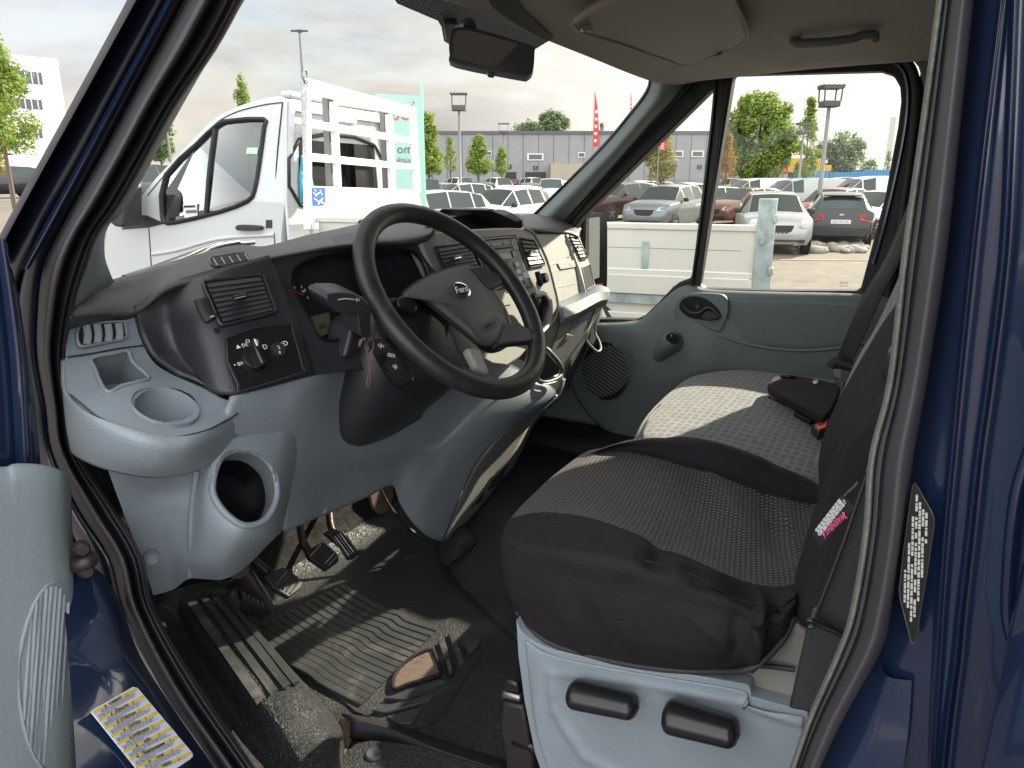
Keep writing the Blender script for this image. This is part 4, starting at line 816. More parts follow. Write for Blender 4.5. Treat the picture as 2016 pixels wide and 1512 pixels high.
own(text('tag_word', 'WARNING', V(1646, 1033, pl=wl), -wx, -wy, .0082, M['pink'], None, ext=.0001, bold=.0003) if False else text('tag_word', 'WARNING', V(1643, 1031, pl=wl), wx, wy, .0088, M['pink'], None, ext=.0001, bold=.0002), seatb)
mb = MB()
for (a, b) in (((1668, 1021), (1659, 1010)), ((1625, 1060), (1620, 1048))):
    mb = MB()
    A, B = onp([a, b], PT, .0135); mb.bar(A, B, .0014, .0002, 0, up=PT[1]); d_ = (B-A).normalized(); e_ = PT[1].cross(d_)
    mb.poly([B+d_*.002, B-d_*.003+e_*.003, B-d_*.003-e_*.003]); own(mb.build('tag_arrow', M['pink']), seatb)
mb = MB()
for i in range(7):
    s = i/6*.42+.06; a = (1657+(1683-1657)*s, 973+(1000-973)*s); b = (1598+(1616-1598)*s, 1050+(1078-1050)*s)
    p_, q_ = [Vector((*z_, 0)) for z_ in (a, b)]; k = .10
    while k < .88:
        l = random.uniform(.05, .12); A, B = onp([p_.lerp(q_, k).to_2d(), p_.lerp(q_, min(k+l, .9)).to_2d()], PT, .0134); mb.bar(A, B, .0011, .0002, 0, up=PT[1]); k += l+.02
own(mb.build('tag_small_print', M['white']), seatb)
own(text('tag_word', 'L', V(1662, 988, pl=wl), wx, wy, .006, M['white'], None), seatb)

# ---- seat belts
bl1 = own(grid('driver_belt', X3([[(1748, 880, .16), (1722, 900, .15), (1705, 935, .15), (1655, 1080, .155), (1598, 1226, .165)], [(1790, 880, .13), (1780, 930, .12), (1760, 1000, .125), (1720, 1120, .135), (1664, 1256, .145)]]), M['strap'], None, n=(3, 3), thick=.002))
own(tube('belt_stitching', [V(u, v, x=xx-.002) for u, v, xx in ((1722, 900, .15), (1706, 935, .15), (1656, 1080, .155), (1600, 1224, .165))], .0011, M['rubg'], None, seg=5), bl1)
own(slab('belt_anchor', [V(*p, x=.15) for p in ((1590, 1228), (1600, 1222), (1664, 1252), (1668, 1262), (1652, 1412), (1552, 1396))], M['black'], None, ext=(.03, 0, 0), bevel=.003), bl1)
own(tube('anchor_clip', [V(u, v, x=.146) for u, v in ((1600, 1234), (1590, 1232), (1589, 1224), (1597, 1221), (1612, 1230), (1662, 1252))], .0022, M['blacks'], None, seg=6), bl1)
bl2 = own(grid('passenger_belt', X3([[(1796, 380, 1.5), (1745, 505, 1.52), (1702, 576, 1.54), (1672, 645, 1.55), (1646, 708, 1.55)], [(1812, 420, 1.45), (1775, 505, 1.46), (1734, 584, 1.48), (1705, 650, 1.49), (1672, 718, 1.5)]]), M['strap'], None, n=(3, 3), thick=.003))
own(tube('belt_bunch', [V(u, v, x=1.5) for u, v in ((1636, 722), (1645, 712), (1660, 716), (1678, 722))], .014, M['strap'], None, seg=10), bl2)
own(slab('belt_tongue', [V(*p, x=1.49) for p in ((1640, 726), (1656, 728), (1654, 755), (1645, 757))], M['steel'], None, ext=(.003, 0, 0), bevel=.001, holes=[[V(*p, x=1.49) for p in ((1644, 742), (1652, 743), (1651, 751), (1646, 751))]]), bl2)

# ---- passenger seat
PSn = [[(1360, 743, 1.40), (1440, 729, 1.41), (1540, 736, 1.41), (1660, 752, 1.40)], [(1322, 775, 1.412), (1420, 772, 1.428), (1530, 790, 1.425), (1650, 812, 1.41)],
       [(1288, 812, 1.42), (1395, 818, 1.435), (1505, 842, 1.43), (1632, 872, 1.412)], [(1270, 848, 1.428), (1385, 858, 1.438), (1490, 886, 1.43), (1625, 918, 1.415)],
       [(1268, 872, 1.42), (1382, 890, 1.43), (1490, 925, 1.425), (1625, 965, 1.41)], [(1262, 900, 1.36), (1382, 925, 1.37), (1490, 950, 1.37), (1625, 990, 1.37)]]
pr_ = Z3(PSn); pr_ = [[r_[0]+Vector((0, .02, -.16)), r_[0]+Vector((0, .028, -.05))]+r_ for r_ in pr_]
pr_ = [[p+Vector((.03, -.005, -.15)) for p in pr_[0]], [p+Vector((.02, 0, -.04)) for p in pr_[0]]]+pr_
pseat = own(grid('passenger_seat', pr_, M['seat'], None, n=(6, 6), angle=180))
for a, b, w_, h in (((1567, 815), (1541, 908), 7, -.006), ((1330, 822), (1560, 905), 6, -.003), ((1300, 870), (1500, 915), 5, -.003), ((1350, 770), (1560, 812), 8, -.003)): fold(pseat, a, b, w_, h)
own(tube('seat_piping', [V(u, v, z=zz) for u, v, zz in ((1268, 868, 1.425), (1266, 852, 1.428), (1278, 826, 1.424), (1300, 797, 1.418))], .003, M['rubg'], None, seg=6), pseat)
own(grid('seat_back', X3([[(1790, 500, 1.35), (1808, 510, .78), (1850, 520, .76)], [(1728, 636, 1.35), (1746, 646, .78), (1800, 660, .76)], [(1690, 702, 1.35), (1706, 712, .78), (1770, 725, .76)],
    [(1656, 776, 1.35), (1671, 788, .78), (1740, 800, .76)], [(1634, 828, 1.30), (1646, 842, .78), (1720, 860, .76)]]), [M['seat'], M['cover']], None, n=(4, 4), mf=lambda r_, c: 0 if c < 1 else 1), pseat)
own(tube('back_piping', [V(u, v, x=.775) for u, v in ((1808, 510), (1746, 646), (1706, 712), (1671, 788), (1646, 842))], .003, M['rubg'], None, seg=6), pseat)
bk_ = own(slab('belt_buckle', [V(*p, z=1.45) for p in ((1598, 836), (1615, 822), (1634, 822), (1628, 842), (1612, 850))], M['blacks'], None, ext=(0, 0, -.02), bevel=.002))
own(slab('buckle_button', [V(*p, z=1.454) for p in ((1604, 836), (1616, 825), (1632, 824), (1626, 840), (1612, 846))], M['red'], None, ext=(0, 0, -.006), bevel=.001), bk_)
own(tube('buckle_stalk', [V(u, v, z=1.437) for u, v in ((1568, 815), (1582, 822), (1600, 832))], .008, M['blacks'], None, seg=8), bk_)

# ---- passenger door
DX = 1.74
F1 = [(1443, 148), (1600, 143), (1735, 140), (1760, 148), (1772, 170), (1774, 200), (1768, 250), (1742, 390), (1695, 566), (1690, 573), (1540, 573), (1384, 569), (1376, 560)]
F2 = [(1405, 172), (1404, 190), (1362, 540), (1358, 548), (1336, 556), (1318, 572), (1292, 600), (1268, 622), (1250, 630), (1170, 628), (1150, 560), (1128, 452), (1144, 430), (1270, 305)]
frame_o = [(1366, 150), (1395, 132), (1430, 119), (1500, 110), (1600, 106), (1735, 100), (1768, 104), (1792, 122), (1808, 160), (1812, 210), (1800, 300), (1780, 430), (1760, 600), (1540, 600), (1400, 596), (1340, 580), (1300, 640), (1240, 660), (1120, 650), (1080, 560), (1098, 448), (1130, 412), (1250, 270)]
pdoor = own(slab('passenger_door', [V(*p, x=DX) for p in frame_o], M['rub'], None, ext=(.05, 0, 0), bevel=.006, holes=[[V(*p, x=DX) for p in F1], [V(*p, x=DX) for p in F2]]))
own(slab('side_window', [V(*p, x=DX+.03) for p in [(1425, 130), (1780, 125), (1790, 300), (1705, 590), (1370, 585)]], M['sg'], None, ext=(.004, 0, 0), bevel=0), pdoor)
own(slab('quarter_window', [V(*p, x=DX+.03) for p in [(1412, 150), (1362, 565), (1330, 580), (1270, 640), (1140, 640), (1100, 450)]], M['sg'], None, ext=(.004, 0, 0), bevel=0), pdoor)
own(tube('door_seal', [V(u, v, x=DX-.012) for u, v in ((1085, 470), (1130, 417), (1245, 283), (1340, 185), (1376, 150), (1430, 124), (1500, 114), (1600, 110), (1735, 104), (1770, 110), (1795, 135), (1804, 180), (1798, 270), (1776, 420), (1745, 600))], .011, M['rub'], None, seg=10), pdoor)
own(tube('paint_edge', [V(u, v, x=DX-.003) for u, v in ((1440, 140), (1520, 128), (1620, 124), (1735, 119), (1765, 126), (1783, 150), (1788, 200), (1776, 290), (1745, 430), (1720, 520))], .006, M['blue'], None, seg=8), pdoor)
own(tube('glass_run', [V(u, v, x=DX-.004) for u, v in ((1430, 150), (1421, 220), (1398, 390), (1376, 560))], .006, M['rub'], None, seg=8), pdoor)
own(tube('glass_run', [V(u, v, x=DX-.006) for u, v in ((1411, 140), (1402, 240), (1380, 430), (1362, 565))], .005, M['blacks'], None, seg=8), pdoor)
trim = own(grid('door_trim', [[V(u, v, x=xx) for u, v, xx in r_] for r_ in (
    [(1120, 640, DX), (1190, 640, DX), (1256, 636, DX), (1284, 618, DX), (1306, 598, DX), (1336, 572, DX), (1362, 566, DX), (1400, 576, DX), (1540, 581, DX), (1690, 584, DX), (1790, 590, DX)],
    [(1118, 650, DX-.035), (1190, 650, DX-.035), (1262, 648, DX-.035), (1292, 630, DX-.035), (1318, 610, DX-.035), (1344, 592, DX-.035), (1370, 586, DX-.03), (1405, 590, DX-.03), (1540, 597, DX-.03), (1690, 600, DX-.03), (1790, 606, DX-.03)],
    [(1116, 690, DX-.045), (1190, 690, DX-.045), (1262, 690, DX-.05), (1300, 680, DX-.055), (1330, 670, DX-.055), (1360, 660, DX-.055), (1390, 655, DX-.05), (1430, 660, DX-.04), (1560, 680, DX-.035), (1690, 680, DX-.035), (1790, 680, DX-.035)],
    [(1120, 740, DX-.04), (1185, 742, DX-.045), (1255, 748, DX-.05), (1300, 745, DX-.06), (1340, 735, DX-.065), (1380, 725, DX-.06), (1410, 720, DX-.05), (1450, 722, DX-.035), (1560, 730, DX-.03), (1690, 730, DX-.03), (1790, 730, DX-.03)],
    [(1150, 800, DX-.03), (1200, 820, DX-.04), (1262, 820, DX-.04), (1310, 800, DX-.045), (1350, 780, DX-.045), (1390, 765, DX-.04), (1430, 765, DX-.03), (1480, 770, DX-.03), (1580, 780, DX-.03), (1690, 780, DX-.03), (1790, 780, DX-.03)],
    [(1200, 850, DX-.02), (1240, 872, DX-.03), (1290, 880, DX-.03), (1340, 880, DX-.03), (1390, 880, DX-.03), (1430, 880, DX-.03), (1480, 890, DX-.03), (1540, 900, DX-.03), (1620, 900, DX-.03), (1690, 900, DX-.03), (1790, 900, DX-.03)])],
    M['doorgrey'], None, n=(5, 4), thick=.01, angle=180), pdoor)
def TX_(u, v): return min(trim.data.vertices, key=lambda w_: (px(w_.co)[0]-u)**2+(px(w_.co)[1]-v)**2).co.x
own(grid('trim_inset', [[V(u, v, x=xx) for u, v, xx in r_] for r_ in (
    [(1426, 584, DX-.036), (1480, 588, DX-.036), (1580, 592, DX-.036), (1690, 595, DX-.036), (1760, 598, DX-.036)], [(1434, 606, DX-.045), (1480, 610, DX-.046), (1580, 612, DX-.046), (1690, 615, DX-.046), (1760, 616, DX-.046)],
    [(1428, 640, DX-.047), (1480, 650, DX-.048), (1580, 655, DX-.048), (1690, 650, DX-.048), (1760, 645, DX-.048)], [(1416, 655, DX-.046), (1480, 674, DX-.047), (1575, 685, DX-.047), (1680, 675, DX-.046), (1760, 655, DX-.045)],
    [(1414, 660, DX-.036), (1480, 679, DX-.036), (1575, 690, DX-.036), (1680, 680, DX-.036), (1760, 660, DX-.036)])], M['doorcloth'], None, n=(3, 4), angle=70), pdoor)
own(tube('inset_ridge', [V(u, v, x=DX-.05) for u, v in ((1340, 640), (1380, 652), (1414, 660), (1480, 679), (1575, 690), (1680, 680), (1760, 655))], .005, M['doorgrey'], None, seg=8), pdoor)
hd = own(slab('pull_bezel', [V(*p, x=DX-.058) for p in smooth_px([(1326, 612), (1338, 585), (1365, 578), (1400, 578), (1426, 583), (1434, 605), (1427, 635), (1415, 654), (1390, 646), (1350, 636), (1332, 628)], 3)], M['doorgrey'], None, ext=(.02, 0, 0), bevel=.003), pdoor)
own(slab('pull_hollow', [V(*p, x=DX-.0595) for p in smooth_px([(1337, 606), (1346, 588), (1370, 583), (1392, 590), (1412, 606), (1420, 622), (1412, 630), (1385, 630), (1355, 624)], 3)], M['blacks'], None, ext=(.002, 0, 0), bevel=0), pdoor)
own(tube('door_handle', [V(u, v, x=DX-.068) for u, v in ((1345, 602), (1358, 614), (1376, 616), (1392, 606), (1404, 610), (1416, 624))], .008, M['black'], None, seg=10, flat=.7), pdoor)
own(slab('lock_button', [V(*p, x=DX-.072) for p in smooth_px([(1380, 622), (1392, 612), (1410, 618), (1418, 626), (1400, 631), (1384, 630)], 2)], M['black'], None, ext=(.01, 0, 0), bevel=.003), pdoor)
own(lathe('screw_cap', V(1374, 602, x=DX-.061), frame(Vector((-1, 0, 0))), [(.008, 0), (.007, .002), (.003, .001), (.001, .001)], M['black'], None, 16), pdoor)
own(grid('switch_pod', [[V(u, v, x=xx) for u, v, xx in r_] for r_ in (
    [(1300, 660, DX-.05), (1318, 652, DX-.06), (1338, 656, DX-.06), (1348, 672, DX-.05)], [(1298, 664, DX-.07), (1314, 656, DX-.10), (1334, 660, DX-.10), (1346, 676, DX-.07)],
    [(1289, 682, DX-.07), (1303, 680, DX-.11), (1322, 684, DX-.11), (1340, 690, DX-.07)], [(1283, 700, DX-.06), (1292, 704, DX-.085), (1305, 706, DX-.085), (1322, 702, DX-.06)], [(1282, 712, DX-.045), (1290, 716, DX-.05), (1298, 717, DX-.05), (1308, 712, DX-.045)])], M['doorgrey'], None, n=(4, 4), angle=180), pdoor)
own(slab('mirror_switch', [V(*p, x=DX-.115) for p in smooth_px([(1310, 662), (1320, 655), (1332, 660), (1336, 672), (1324, 678), (1313, 672)], 2)], M['blacks'], None, ext=(.012, 0, 0), bevel=.003), pdoor)
own(lathe('switch_dot', V(1322, 661, x=DX-.117), frame(Vector((-1, 0, 0))), [(.002, 0), (.0015, .001)], M['white'], None, 8), pdoor)
# speaker grille: round dark field with slanted ribs
sp = own(slab('speaker_grille', [V(*p, x=TX_(*p)-.016) for p in ell(1192, 731, 46, 57, 36, -.15)], M['void'], None, ext=(.006, 0, 0), bevel=0), pdoor)
own(tube('grille_ring', [V(*p, x=TX_(*p)-.014) for p in ell(1192, 731, 48, 59, 24, -.15)], .0035, M['doorgrey'], None, seg=6, n=2, closed=True), pdoor)
mb = MB()
for i in range(-9, 10):
    k = i/9.6; c = (1192-22*k*1.9, 731+45*k); hl = math.sqrt(max(0, 1-k*k))
    a_, b_ = (c[0]-38*hl, c[1]-26*hl), (c[0]+38*hl, c[1]+26*hl); mb.bar(V(*a_, x=TX_(*a_)-.019), V(*b_, x=TX_(*b_)-.019), .0062, .003, 0, up=(-1, 0, 0))
own(mb.build('grille_ribs', M['doorgrey']), pdoor)
own(text('window_mark', 'ooo', V(1662, 556, x=DX+.028), Vector((0, -1, 0)), Vector((0, 0, 1)), .014, M['greyin'], None), pdoor)
own(text('window_mark', '===', V(1660, 563, x=DX+.028), Vector((0, -1, 0)), Vector((0, 0, 1)), .012, M['greyin'], None), pdoor)
# door mirror outside
dm = own(slab('door_mirror', [V(*p, x=1.98) for p in smooth_px([(1136, 440), (1150, 424), (1186, 418), (1195, 428), (1196, 500), (1195, 566), (1186, 590), (1150, 592), (1136, 560)], 3)], M['black'], None, ext=(.02, .14, 0), bevel=.008))
mpl = (V(1165, 490, x=1.955), Vector((-.62, -.78, .02)).normalized())
own(slab('mirror_glass', [V(*p, pl=mpl) for p in smooth_px([(1142, 442), (1152, 432), (1182, 427), (1189, 434), (1190, 500), (1188, 540), (1180, 546), (1142, 546)], 3)], M['mirrorglass'], None, ext=(.003, .003, 0), bevel=0), dm)
own(slab('mirror_indicator', [V(*p, x=1.975) for p in ((1172, 560), (1186, 558), (1184, 568), (1170, 568))], M['amber'], None, ext=(.004, 0, 0), bevel=.001), dm)

# ---- windscreen with its dotted band, front pillars, header, headliner
wsb = [V(205, 548, x=.06), V(350, 516, y=1.08), V(600, 466, y=1.22), V(800, 430, y=1.27), V(970, 416, y=1.22), V(1078, 420, y=1.10), V(1100, 445, x=1.70)]
wst = [Vector((.03, .60, 2.20)), Vector((.22, .72, 2.245)), Vector((.50, .80, 2.27)), Vector((.87, .83, 2.28)), Vector((1.2, .76, 2.25)), Vector((1.42, .66, 2.22)), Vector((1.71, .56, 2.17))]
wsg = own(grid('windscreen', [wsb, [a.lerp(b, .5)+Vector((0, .03, .02)) for a, b in zip(wsb, wst)], wst], M['ws'], None, n=(4, 4), ))
PWS = plane(V(785, 0, y=.84), V(1086, 76, y=.70), V(870, 80, y=.88))
own(slab('dotted_band', onp([(760, -30), (782, 6), (862, 40), (869, 52), (874, 80), (884, 86), (925, 70), (1052, 97), (1090, 74), (1030, 20), (1000, -40)], PWS), M['frit'], None, ext=PWS[1]*.001, bevel=0), wsg)
own(slab('sensor_cover', onp([(872, 45), (900, 48), (905, 70), (895, 84), (877, 80)], lift(PWS, .012)), M['black'], None, ext=-PWS[1]*.012, bevel=.003), wsg)
mr_ = own(slab('rear_view_mirror', [V(*p, t=1.20) for p in smooth_px([(884, 78), (890, 58), (905, 53), (940, 57), (1044, 88), (1052, 98), (1050, 135), (1040, 149), (1020, 149), (895, 124), (885, 108)], 3)], M['black'], None, ext=FW*.03+UP*.004, bevel=.006, seg=3))
mn = (RT*.10-FW+UP*-.10).normalized()
own(slab('mirror_glass', [V(*p, pl=(V(970, 100, t=1.197), mn)) for p in smooth_px([(892, 80), (897, 64), (908, 60), (940, 64), (1036, 92), (1044, 100), (1043, 132), (1034, 142), (1018, 141), (902, 117), (893, 105)], 3)], M['mirrorglass'], None, ext=FW*.002, bevel=0), mr_)
own(slab('dip_lever', [V(*p, t=1.2) for p in ((957, 138), (974, 141), (972, 150), (960, 148))], M['black'], None, ext=FW*.01, bevel=.002), mr_)
own(tube('mirror_stem', [V(925, 60, t=1.225), V(922, 50, t=1.25), V(905, 60, t=1.28)], .012, M['black'], None, seg=10), mr_)
hl = []
fy = [(-.03, .66, 2.20), (.2, .74, 2.245), (.45, .80, 2.26)]
front = [Vector(p) for p in fy]+[V(905, -14, z=2.262), V(1000, 27, z=2.252), V(1086, 63, z=2.24), V(1170, 98, z=2.228), V(1230, 124, z=2.22), V(1284, 146, z=2.212), V(1330, 156, x=1.66), V(1375, 148, x=1.70), V(1432, 120, x=1.72)]
head = []
for s, dz in ((0, -.012), (.04, 0), (.12, .012), (.45, .045), (.8, .055), (1.4, .05), (2.6, .04)):
    r_ = []
    for i, p in enumerate(front):
        yb = p.y-s*.75 if p.y-s*.75 > -1.3 else -1.3
        zz = p.z+dz*(1 if p.x < 1.5 else (.75 if p.x < 1.66 else .35))
        r_.append(Vector((min(p.x+.0*s, 1.72) if s == 0 else min(p.x+(1.73-p.x)*0, 1.73), yb, zz)))
    head.append(r_)
edge = [(1500, 110), (1600, 104), (1735, 97), (1800, 110)]
roofl = own(grid('headliner', head, M['cloth'], None, n=(5, 4), thick=.01, off=1, angle=180))
own(grid('headliner_side', [[V(u, v, x=DX+.0) for u, v in ((1370, 154), (1430, 122), (1500, 112), (1600, 108), (1735, 102), (1860, 100), (2000, 100))],
    [V(u, v, x=DX-.03) for u, v in ((1366, 148), (1428, 112), (1500, 100), (1600, 94), (1735, 86), (1860, 82), (2000, 80))],
    [Vector((1.60, y_, z_)) for y_, z_ in ((.62, 2.222), (.50, 2.262), (.38, 2.275), (.25, 2.28), (.10, 2.28), (-.06, 2.28), (-.2, 2.28))]], M['cloth'], None, n=(4, 3), angle=180), roofl)
vz = 2.262
vis = own(grid('sun_visor', [[V(u, v, z=zz) for u, v, zz in r_] for r_ in (
    [(1128, 46, 2.222), (1160, 25, 2.232), (1205, 2, 2.243), (1260, -30, 2.255)], [(1148, 64, 2.214), (1220, 40, 2.232), (1310, 0, 2.25), (1380, -30, 2.26)],
    [(1230, 90, 2.214), (1300, 70, 2.228), (1400, 30, 2.246), (1440, -8, 2.256)], [(1320, 118, 2.212), (1358, 120, 2.213), (1440, 88, 2.228), (1466, 60, 2.236)], [(1330, 124, 2.214), (1352, 126, 2.214), (1450, 90, 2.228), (1472, 62, 2.238)])], M['visor'], None, n=(4, 4), thick=.012, off=1, angle=180))
own(tube('visor_edge', [V(u, v, z=zz) for u, v, zz in ((1128, 46, 2.222), (1150, 65, 2.214), (1230, 91, 2.212), (1320, 121, 2.212), (1352, 127, 2.213), (1450, 92, 2.228), (1473, 63, 2.238), (1440, -8, 2.256))], .0035, M['visor'], None, seg=8), vis)
own(tube('visor_clip', [V(1142, 60, z=2.22), V(1152, 56, z=2.212), V(1162, 60, z=2.214)], .005, M['greyin'], None, seg=8), vis)
gh = own(tube('grab_handle', [V(u, v, x=xx) for u, v, xx in ((1566, 74, 1.41), (1568, 84, 1.40), (1590, 85, 1.39), (1640, 82, 1.385), (1680, 76, 1.39), (1695, 70, 1.395), (1720, 68, 1.40), (1722, 74, 1.41))], .0125, M['doorgrey'], None, seg=12, flat=.75))
# passenger-side front pillar
own(grid('windscreen_pillar', [[V(u, v, x=xx) for u, v, xx in r_] for r_ in (
    [(1284, 146, 1.62), (1276, 180, 1.64), (1240, 228, 1.65), (1190, 287, 1.66), (1120, 358, 1.67), (1048, 430, 1.68), (1010, 480, 1.68)],
    [(1306, 140, 1.62), (1296, 190, 1.62), (1258, 240, 1.63), (1206, 300, 1.64), (1140, 368, 1.65), (1066, 442, 1.66), (1030, 490, 1.66)],
    [(1340, 140, 1.66), (1318, 196, 1.66), (1280, 240, 1.67), (1224, 304, 1.68), (1160, 376, 1.69), (1090, 450, 1.70), (1050, 500, 1.70)],
    [(1372, 146, 1.73), (1336, 184, 1.73), (1292, 232, 1.73), (1240, 290, 1.73), (1176, 362, 1.73), (1120, 428, 1.73), (1080, 480, 1.73)])], M['doorgrey'], None, n=(4, 4), thick=.004, angle=180))
own(tube('windscreen_edge', [V(u, v, x=xx) for u, v, xx in ((1086, 72, 1.1), (1170, 104, 1.3), (1272, 143, 1.60), (1280, 156, 1.63), (1272, 182, 1.64), (1238, 228, 1.65), (1188, 287, 1.66), (1118, 358, 1.67), (1044, 430, 1.68))], .005, M['blacks'], None, seg=6))
own(slab('rear_pillar_trim', [V(*p, x=1.71) for p in smooth_px([(1788, 108), (1792, 82), (1812, 70), (1900, 66), (1900, 300), (1830, 300), (1822, 190), (1808, 130)], 2)], M['doorgrey'], None, ext=(.02, 0, 0), bevel=.005))
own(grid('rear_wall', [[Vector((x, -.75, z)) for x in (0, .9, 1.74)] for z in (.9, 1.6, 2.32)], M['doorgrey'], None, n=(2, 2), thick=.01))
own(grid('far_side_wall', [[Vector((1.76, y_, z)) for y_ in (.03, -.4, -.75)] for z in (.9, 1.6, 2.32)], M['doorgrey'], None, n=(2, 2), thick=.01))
own(grid('outer_roof', [[Vector((x, y_, z)) for x, z in ((-.05, 2.30), (.1, 2.36), (.9, 2.40), (1.7, 2.36), (1.85, 2.30))] for y_ in (.74, .3, -1.2)], M['blue'], None, n=(3, 3), thick=.01))
own(grid('side_sill_far', [[Vector((x, y_, z)) for x, z in ((1.62, 1.0), (1.64, 1.10), (1.72, 1.14))] for y_ in (1.1, .5, -.5)], M['rub'], None, n=(3, 3)))

# ---- near B pillar: trim lip, rubber seal and the blue paint of the jamb
lv = [-60, 0, 250, 500, 750, 900, 1050, 1205, 1290, 1430, 1580]
Ls = [1852, 1845, 1812, 1777, 1748, 1712, 1700, 1674, 1645, 1584, 1535]
Rs = [1922, 1914, 1888, 1861, 1822, 1795, 1777, 1752, 1728, 1651, 1585]
def strip(name, cols, mt, **k): return own(grid(name, [[V(u, v, x=xx) for (u, xx) in c] for v, c in zip(lv, cols)], mt, None, n=(6, 4), angle=180, **k))
strip('pillar_lip', [[(l-2, .05), (l, .015), (l+5, .006), (l+12, .008), (l+16, .02)] for l in Ls], M['trimgrey'])
strip('door_seal', [[(l+13, .02), (l+16, .006), (l+(r_-l)*.30, .002), (l+(r_-l)*.36, .008), (l+(r_-l)*.42, .001), (l+(r_-l)*.55, -.010), (l+(r_-l)*.72, -.018), (l+(r_-l)*.9, -.012), (r_, .004), (r_+4, .02)] for l, r_ in zip(Ls, Rs)], M['rubg'])
r1 = [1974, 1970, 1940, 1912, 1886, 1872, 1858, 1847, 1842, 1834, 1828]
r2 = [2001, 1998, 1988, 1975, 1945, 1924, 1908, 1890, 1882, 1864, 1848]
strip('door_jamb', [[(r_-6, .018), (r_+6, .014), (r_+(a-r_)*.45, .004), (a-14, .000), (a-5, -.002), (a-1, -.008), (a+3, -.009), (a+8, -.002), ((a+b)/2, -.004), (b-7, -.006), (b-2, -.015), (b+2, -.0155), (b+8, -.008), (b+30, -.010), (b+75, -.016), (b+140, -.03), (b+220, -.05), (b+300, -.06)] for r_, a, b in zip(Rs, r1, r2)], M['blue'])
own(tube('panel_gap', [V(u, v, x=-.020) for u, v in ((2040, 860), (2006, 960), (1992, 1060), (1985, 1170), (1988, 1230), (2002, 1272), (2030, 1290))], .004, M['blue'], None, seg=8))
own(grid('inner_jamb_curve', X3([[(1560, 1530, .02), (1640, 1440, .012), (1700, 1340, .010), (1735, 1292, .010)], [(1640, 1580, -.01), (1700, 1480, -.008), (1730, 1400, -.004), (1745, 1330, -.002)], [(1760, 1600, -.012), (1780, 1500, -.010), (1790, 1420, -.006), (1795, 1340, -.003)]]), M['blue'], None, n=(4, 4)))
# data plate on the jamb
PP = plane(V(1800, 960, x=-.006), V(1836, 1020, x=-.0075), V(1797, 1262, x=-.0055))
pp = [(1801, 951), (1806, 957), (1832, 1004), (1838, 1018), (1839, 1034), (1828, 1110), (1804, 1258), (1799, 1267), (1794, 1264), (1772, 1180), (1770, 1160), (1778, 1090), (1796, 958)]
plt = own(slab('data_plate', onp(pp, PP, .0012), M['blacks'], None, ext=-PP[1]*.0012, bevel=.0003))
own(tube('plate_border', onp(pp, PP, .0014), .0004, M['steel'], None, seg=5, n=1, closed=True), plt)
mb = MB()
inner = [(1804, 972), (1828, 1012), (1830, 1035), (1820, 1105), (1798, 1245), (1778, 1178), (1777, 1160), (1786, 1090)]
for i in range(9):
    u0 = 1776+i*6.6
    v = 965
    while v < 1255:
        l = random.uniform(3, 13); uc = u0-(v-1110)*.02
        if inpoly(uc, v, inner) and inpoly(uc-.5, v+l, inner) and random.random() < .86: A, B = onp([(uc, v), (uc-l*.03, v+l)], PP, .0016); mb.bar(A, B, .0013, .0002, 0, up=PP[1])
        v += l+random.uniform(1, 3.5)
own(mb.build('plate_characters', mat('plate_print', (.42, .42, .39), .5)), plt)

# ---- near front pillar, hinge post and sill
lv = [-60, 0, 100, 200, 300, 400, 460, 525, 600, 700, 800, 890, 1000, 1098, 1200, 1352, 1495, 1600]
SL = [392, 365, 312, 258, 206, 150, 118, 88, 78, 76, 93, 106, 157, 219, 247, 318, 417, 490]
SR = [505, 477, 422, 352, 295, 238, 194, 170, 146, 129, 136, 150, 222, 278, 302, 390, 488, 560]
def strip(name, cols, mt, n=(4, 3), **k): return own(grid(name, [[V(u, v, x=xx) for (u, xx) in c] for v, c in zip(lv, cols)], mt, None, n=n, angle=180, **k))
strip('front_door_seal', [[(l-3, .0), (l+3, -.016), (l+(r_-l)*.28, -.022), (l+(r_-l)*.44, -.012), (l+(r_-l)*.50, .004), (l+(r_-l)*.56, -.004), (l+(r_-l)*.74, -.006), (l+(r_-l)*.80, .003), (l+(r_-l)*.88, -.002), (r_, .01), (r_+3, .03)] for l, r_ in zip(SL, SR)], M['rub'])
strip('seal_lip', [[(l+(r_-l)*.24, -.0225), (l+(r_-l)*.34, -.0235), (l+(r_-l)*.42, -.019)] for l, r_ in zip(SL, SR)], M['rubg'])
A0 = [282, 250, 196, 142, 88, 33, 1, -34, -60, -60, -60, -40, 20, 40, 60, 20, -20, -60]
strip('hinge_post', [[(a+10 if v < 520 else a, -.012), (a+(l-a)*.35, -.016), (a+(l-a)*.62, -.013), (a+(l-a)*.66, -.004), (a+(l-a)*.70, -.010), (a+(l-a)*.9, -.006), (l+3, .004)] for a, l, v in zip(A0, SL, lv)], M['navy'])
own(grid('pillar_edge_trim', X3([[(282-4, -60, -.03), (250, 0, -.03), (142, 200, -.03), (33, 400, -.03), (-34, 525, -.03)], [(300, -60, -.032), (268, 0, -.032), (158, 200, -.032), (48, 400, -.032), (-18, 525, -.032)], [(302, -60, .0), (270, 0, .0), (160, 200, .0), (50, 400, .0), (-16, 525, .0)]]), M['rubg'], None, n=(2, 6)))
own(grid('rain_channel', X3([[(355, -60, -.02), (326, 0, -.02), (232, 175, -.02), (110, 400, -.02), (40, 530, -.02)], [(366, -60, -.026), (337, 0, -.026), (243, 175, -.026), (121, 400, -.026), (50, 530, -.026)], [(376, -60, -.014), (347, 0, -.014), (252, 175, -.014), (130, 400, -.014), (58, 530, -.014)]]), M['blue'], None, n=(3, 6)))
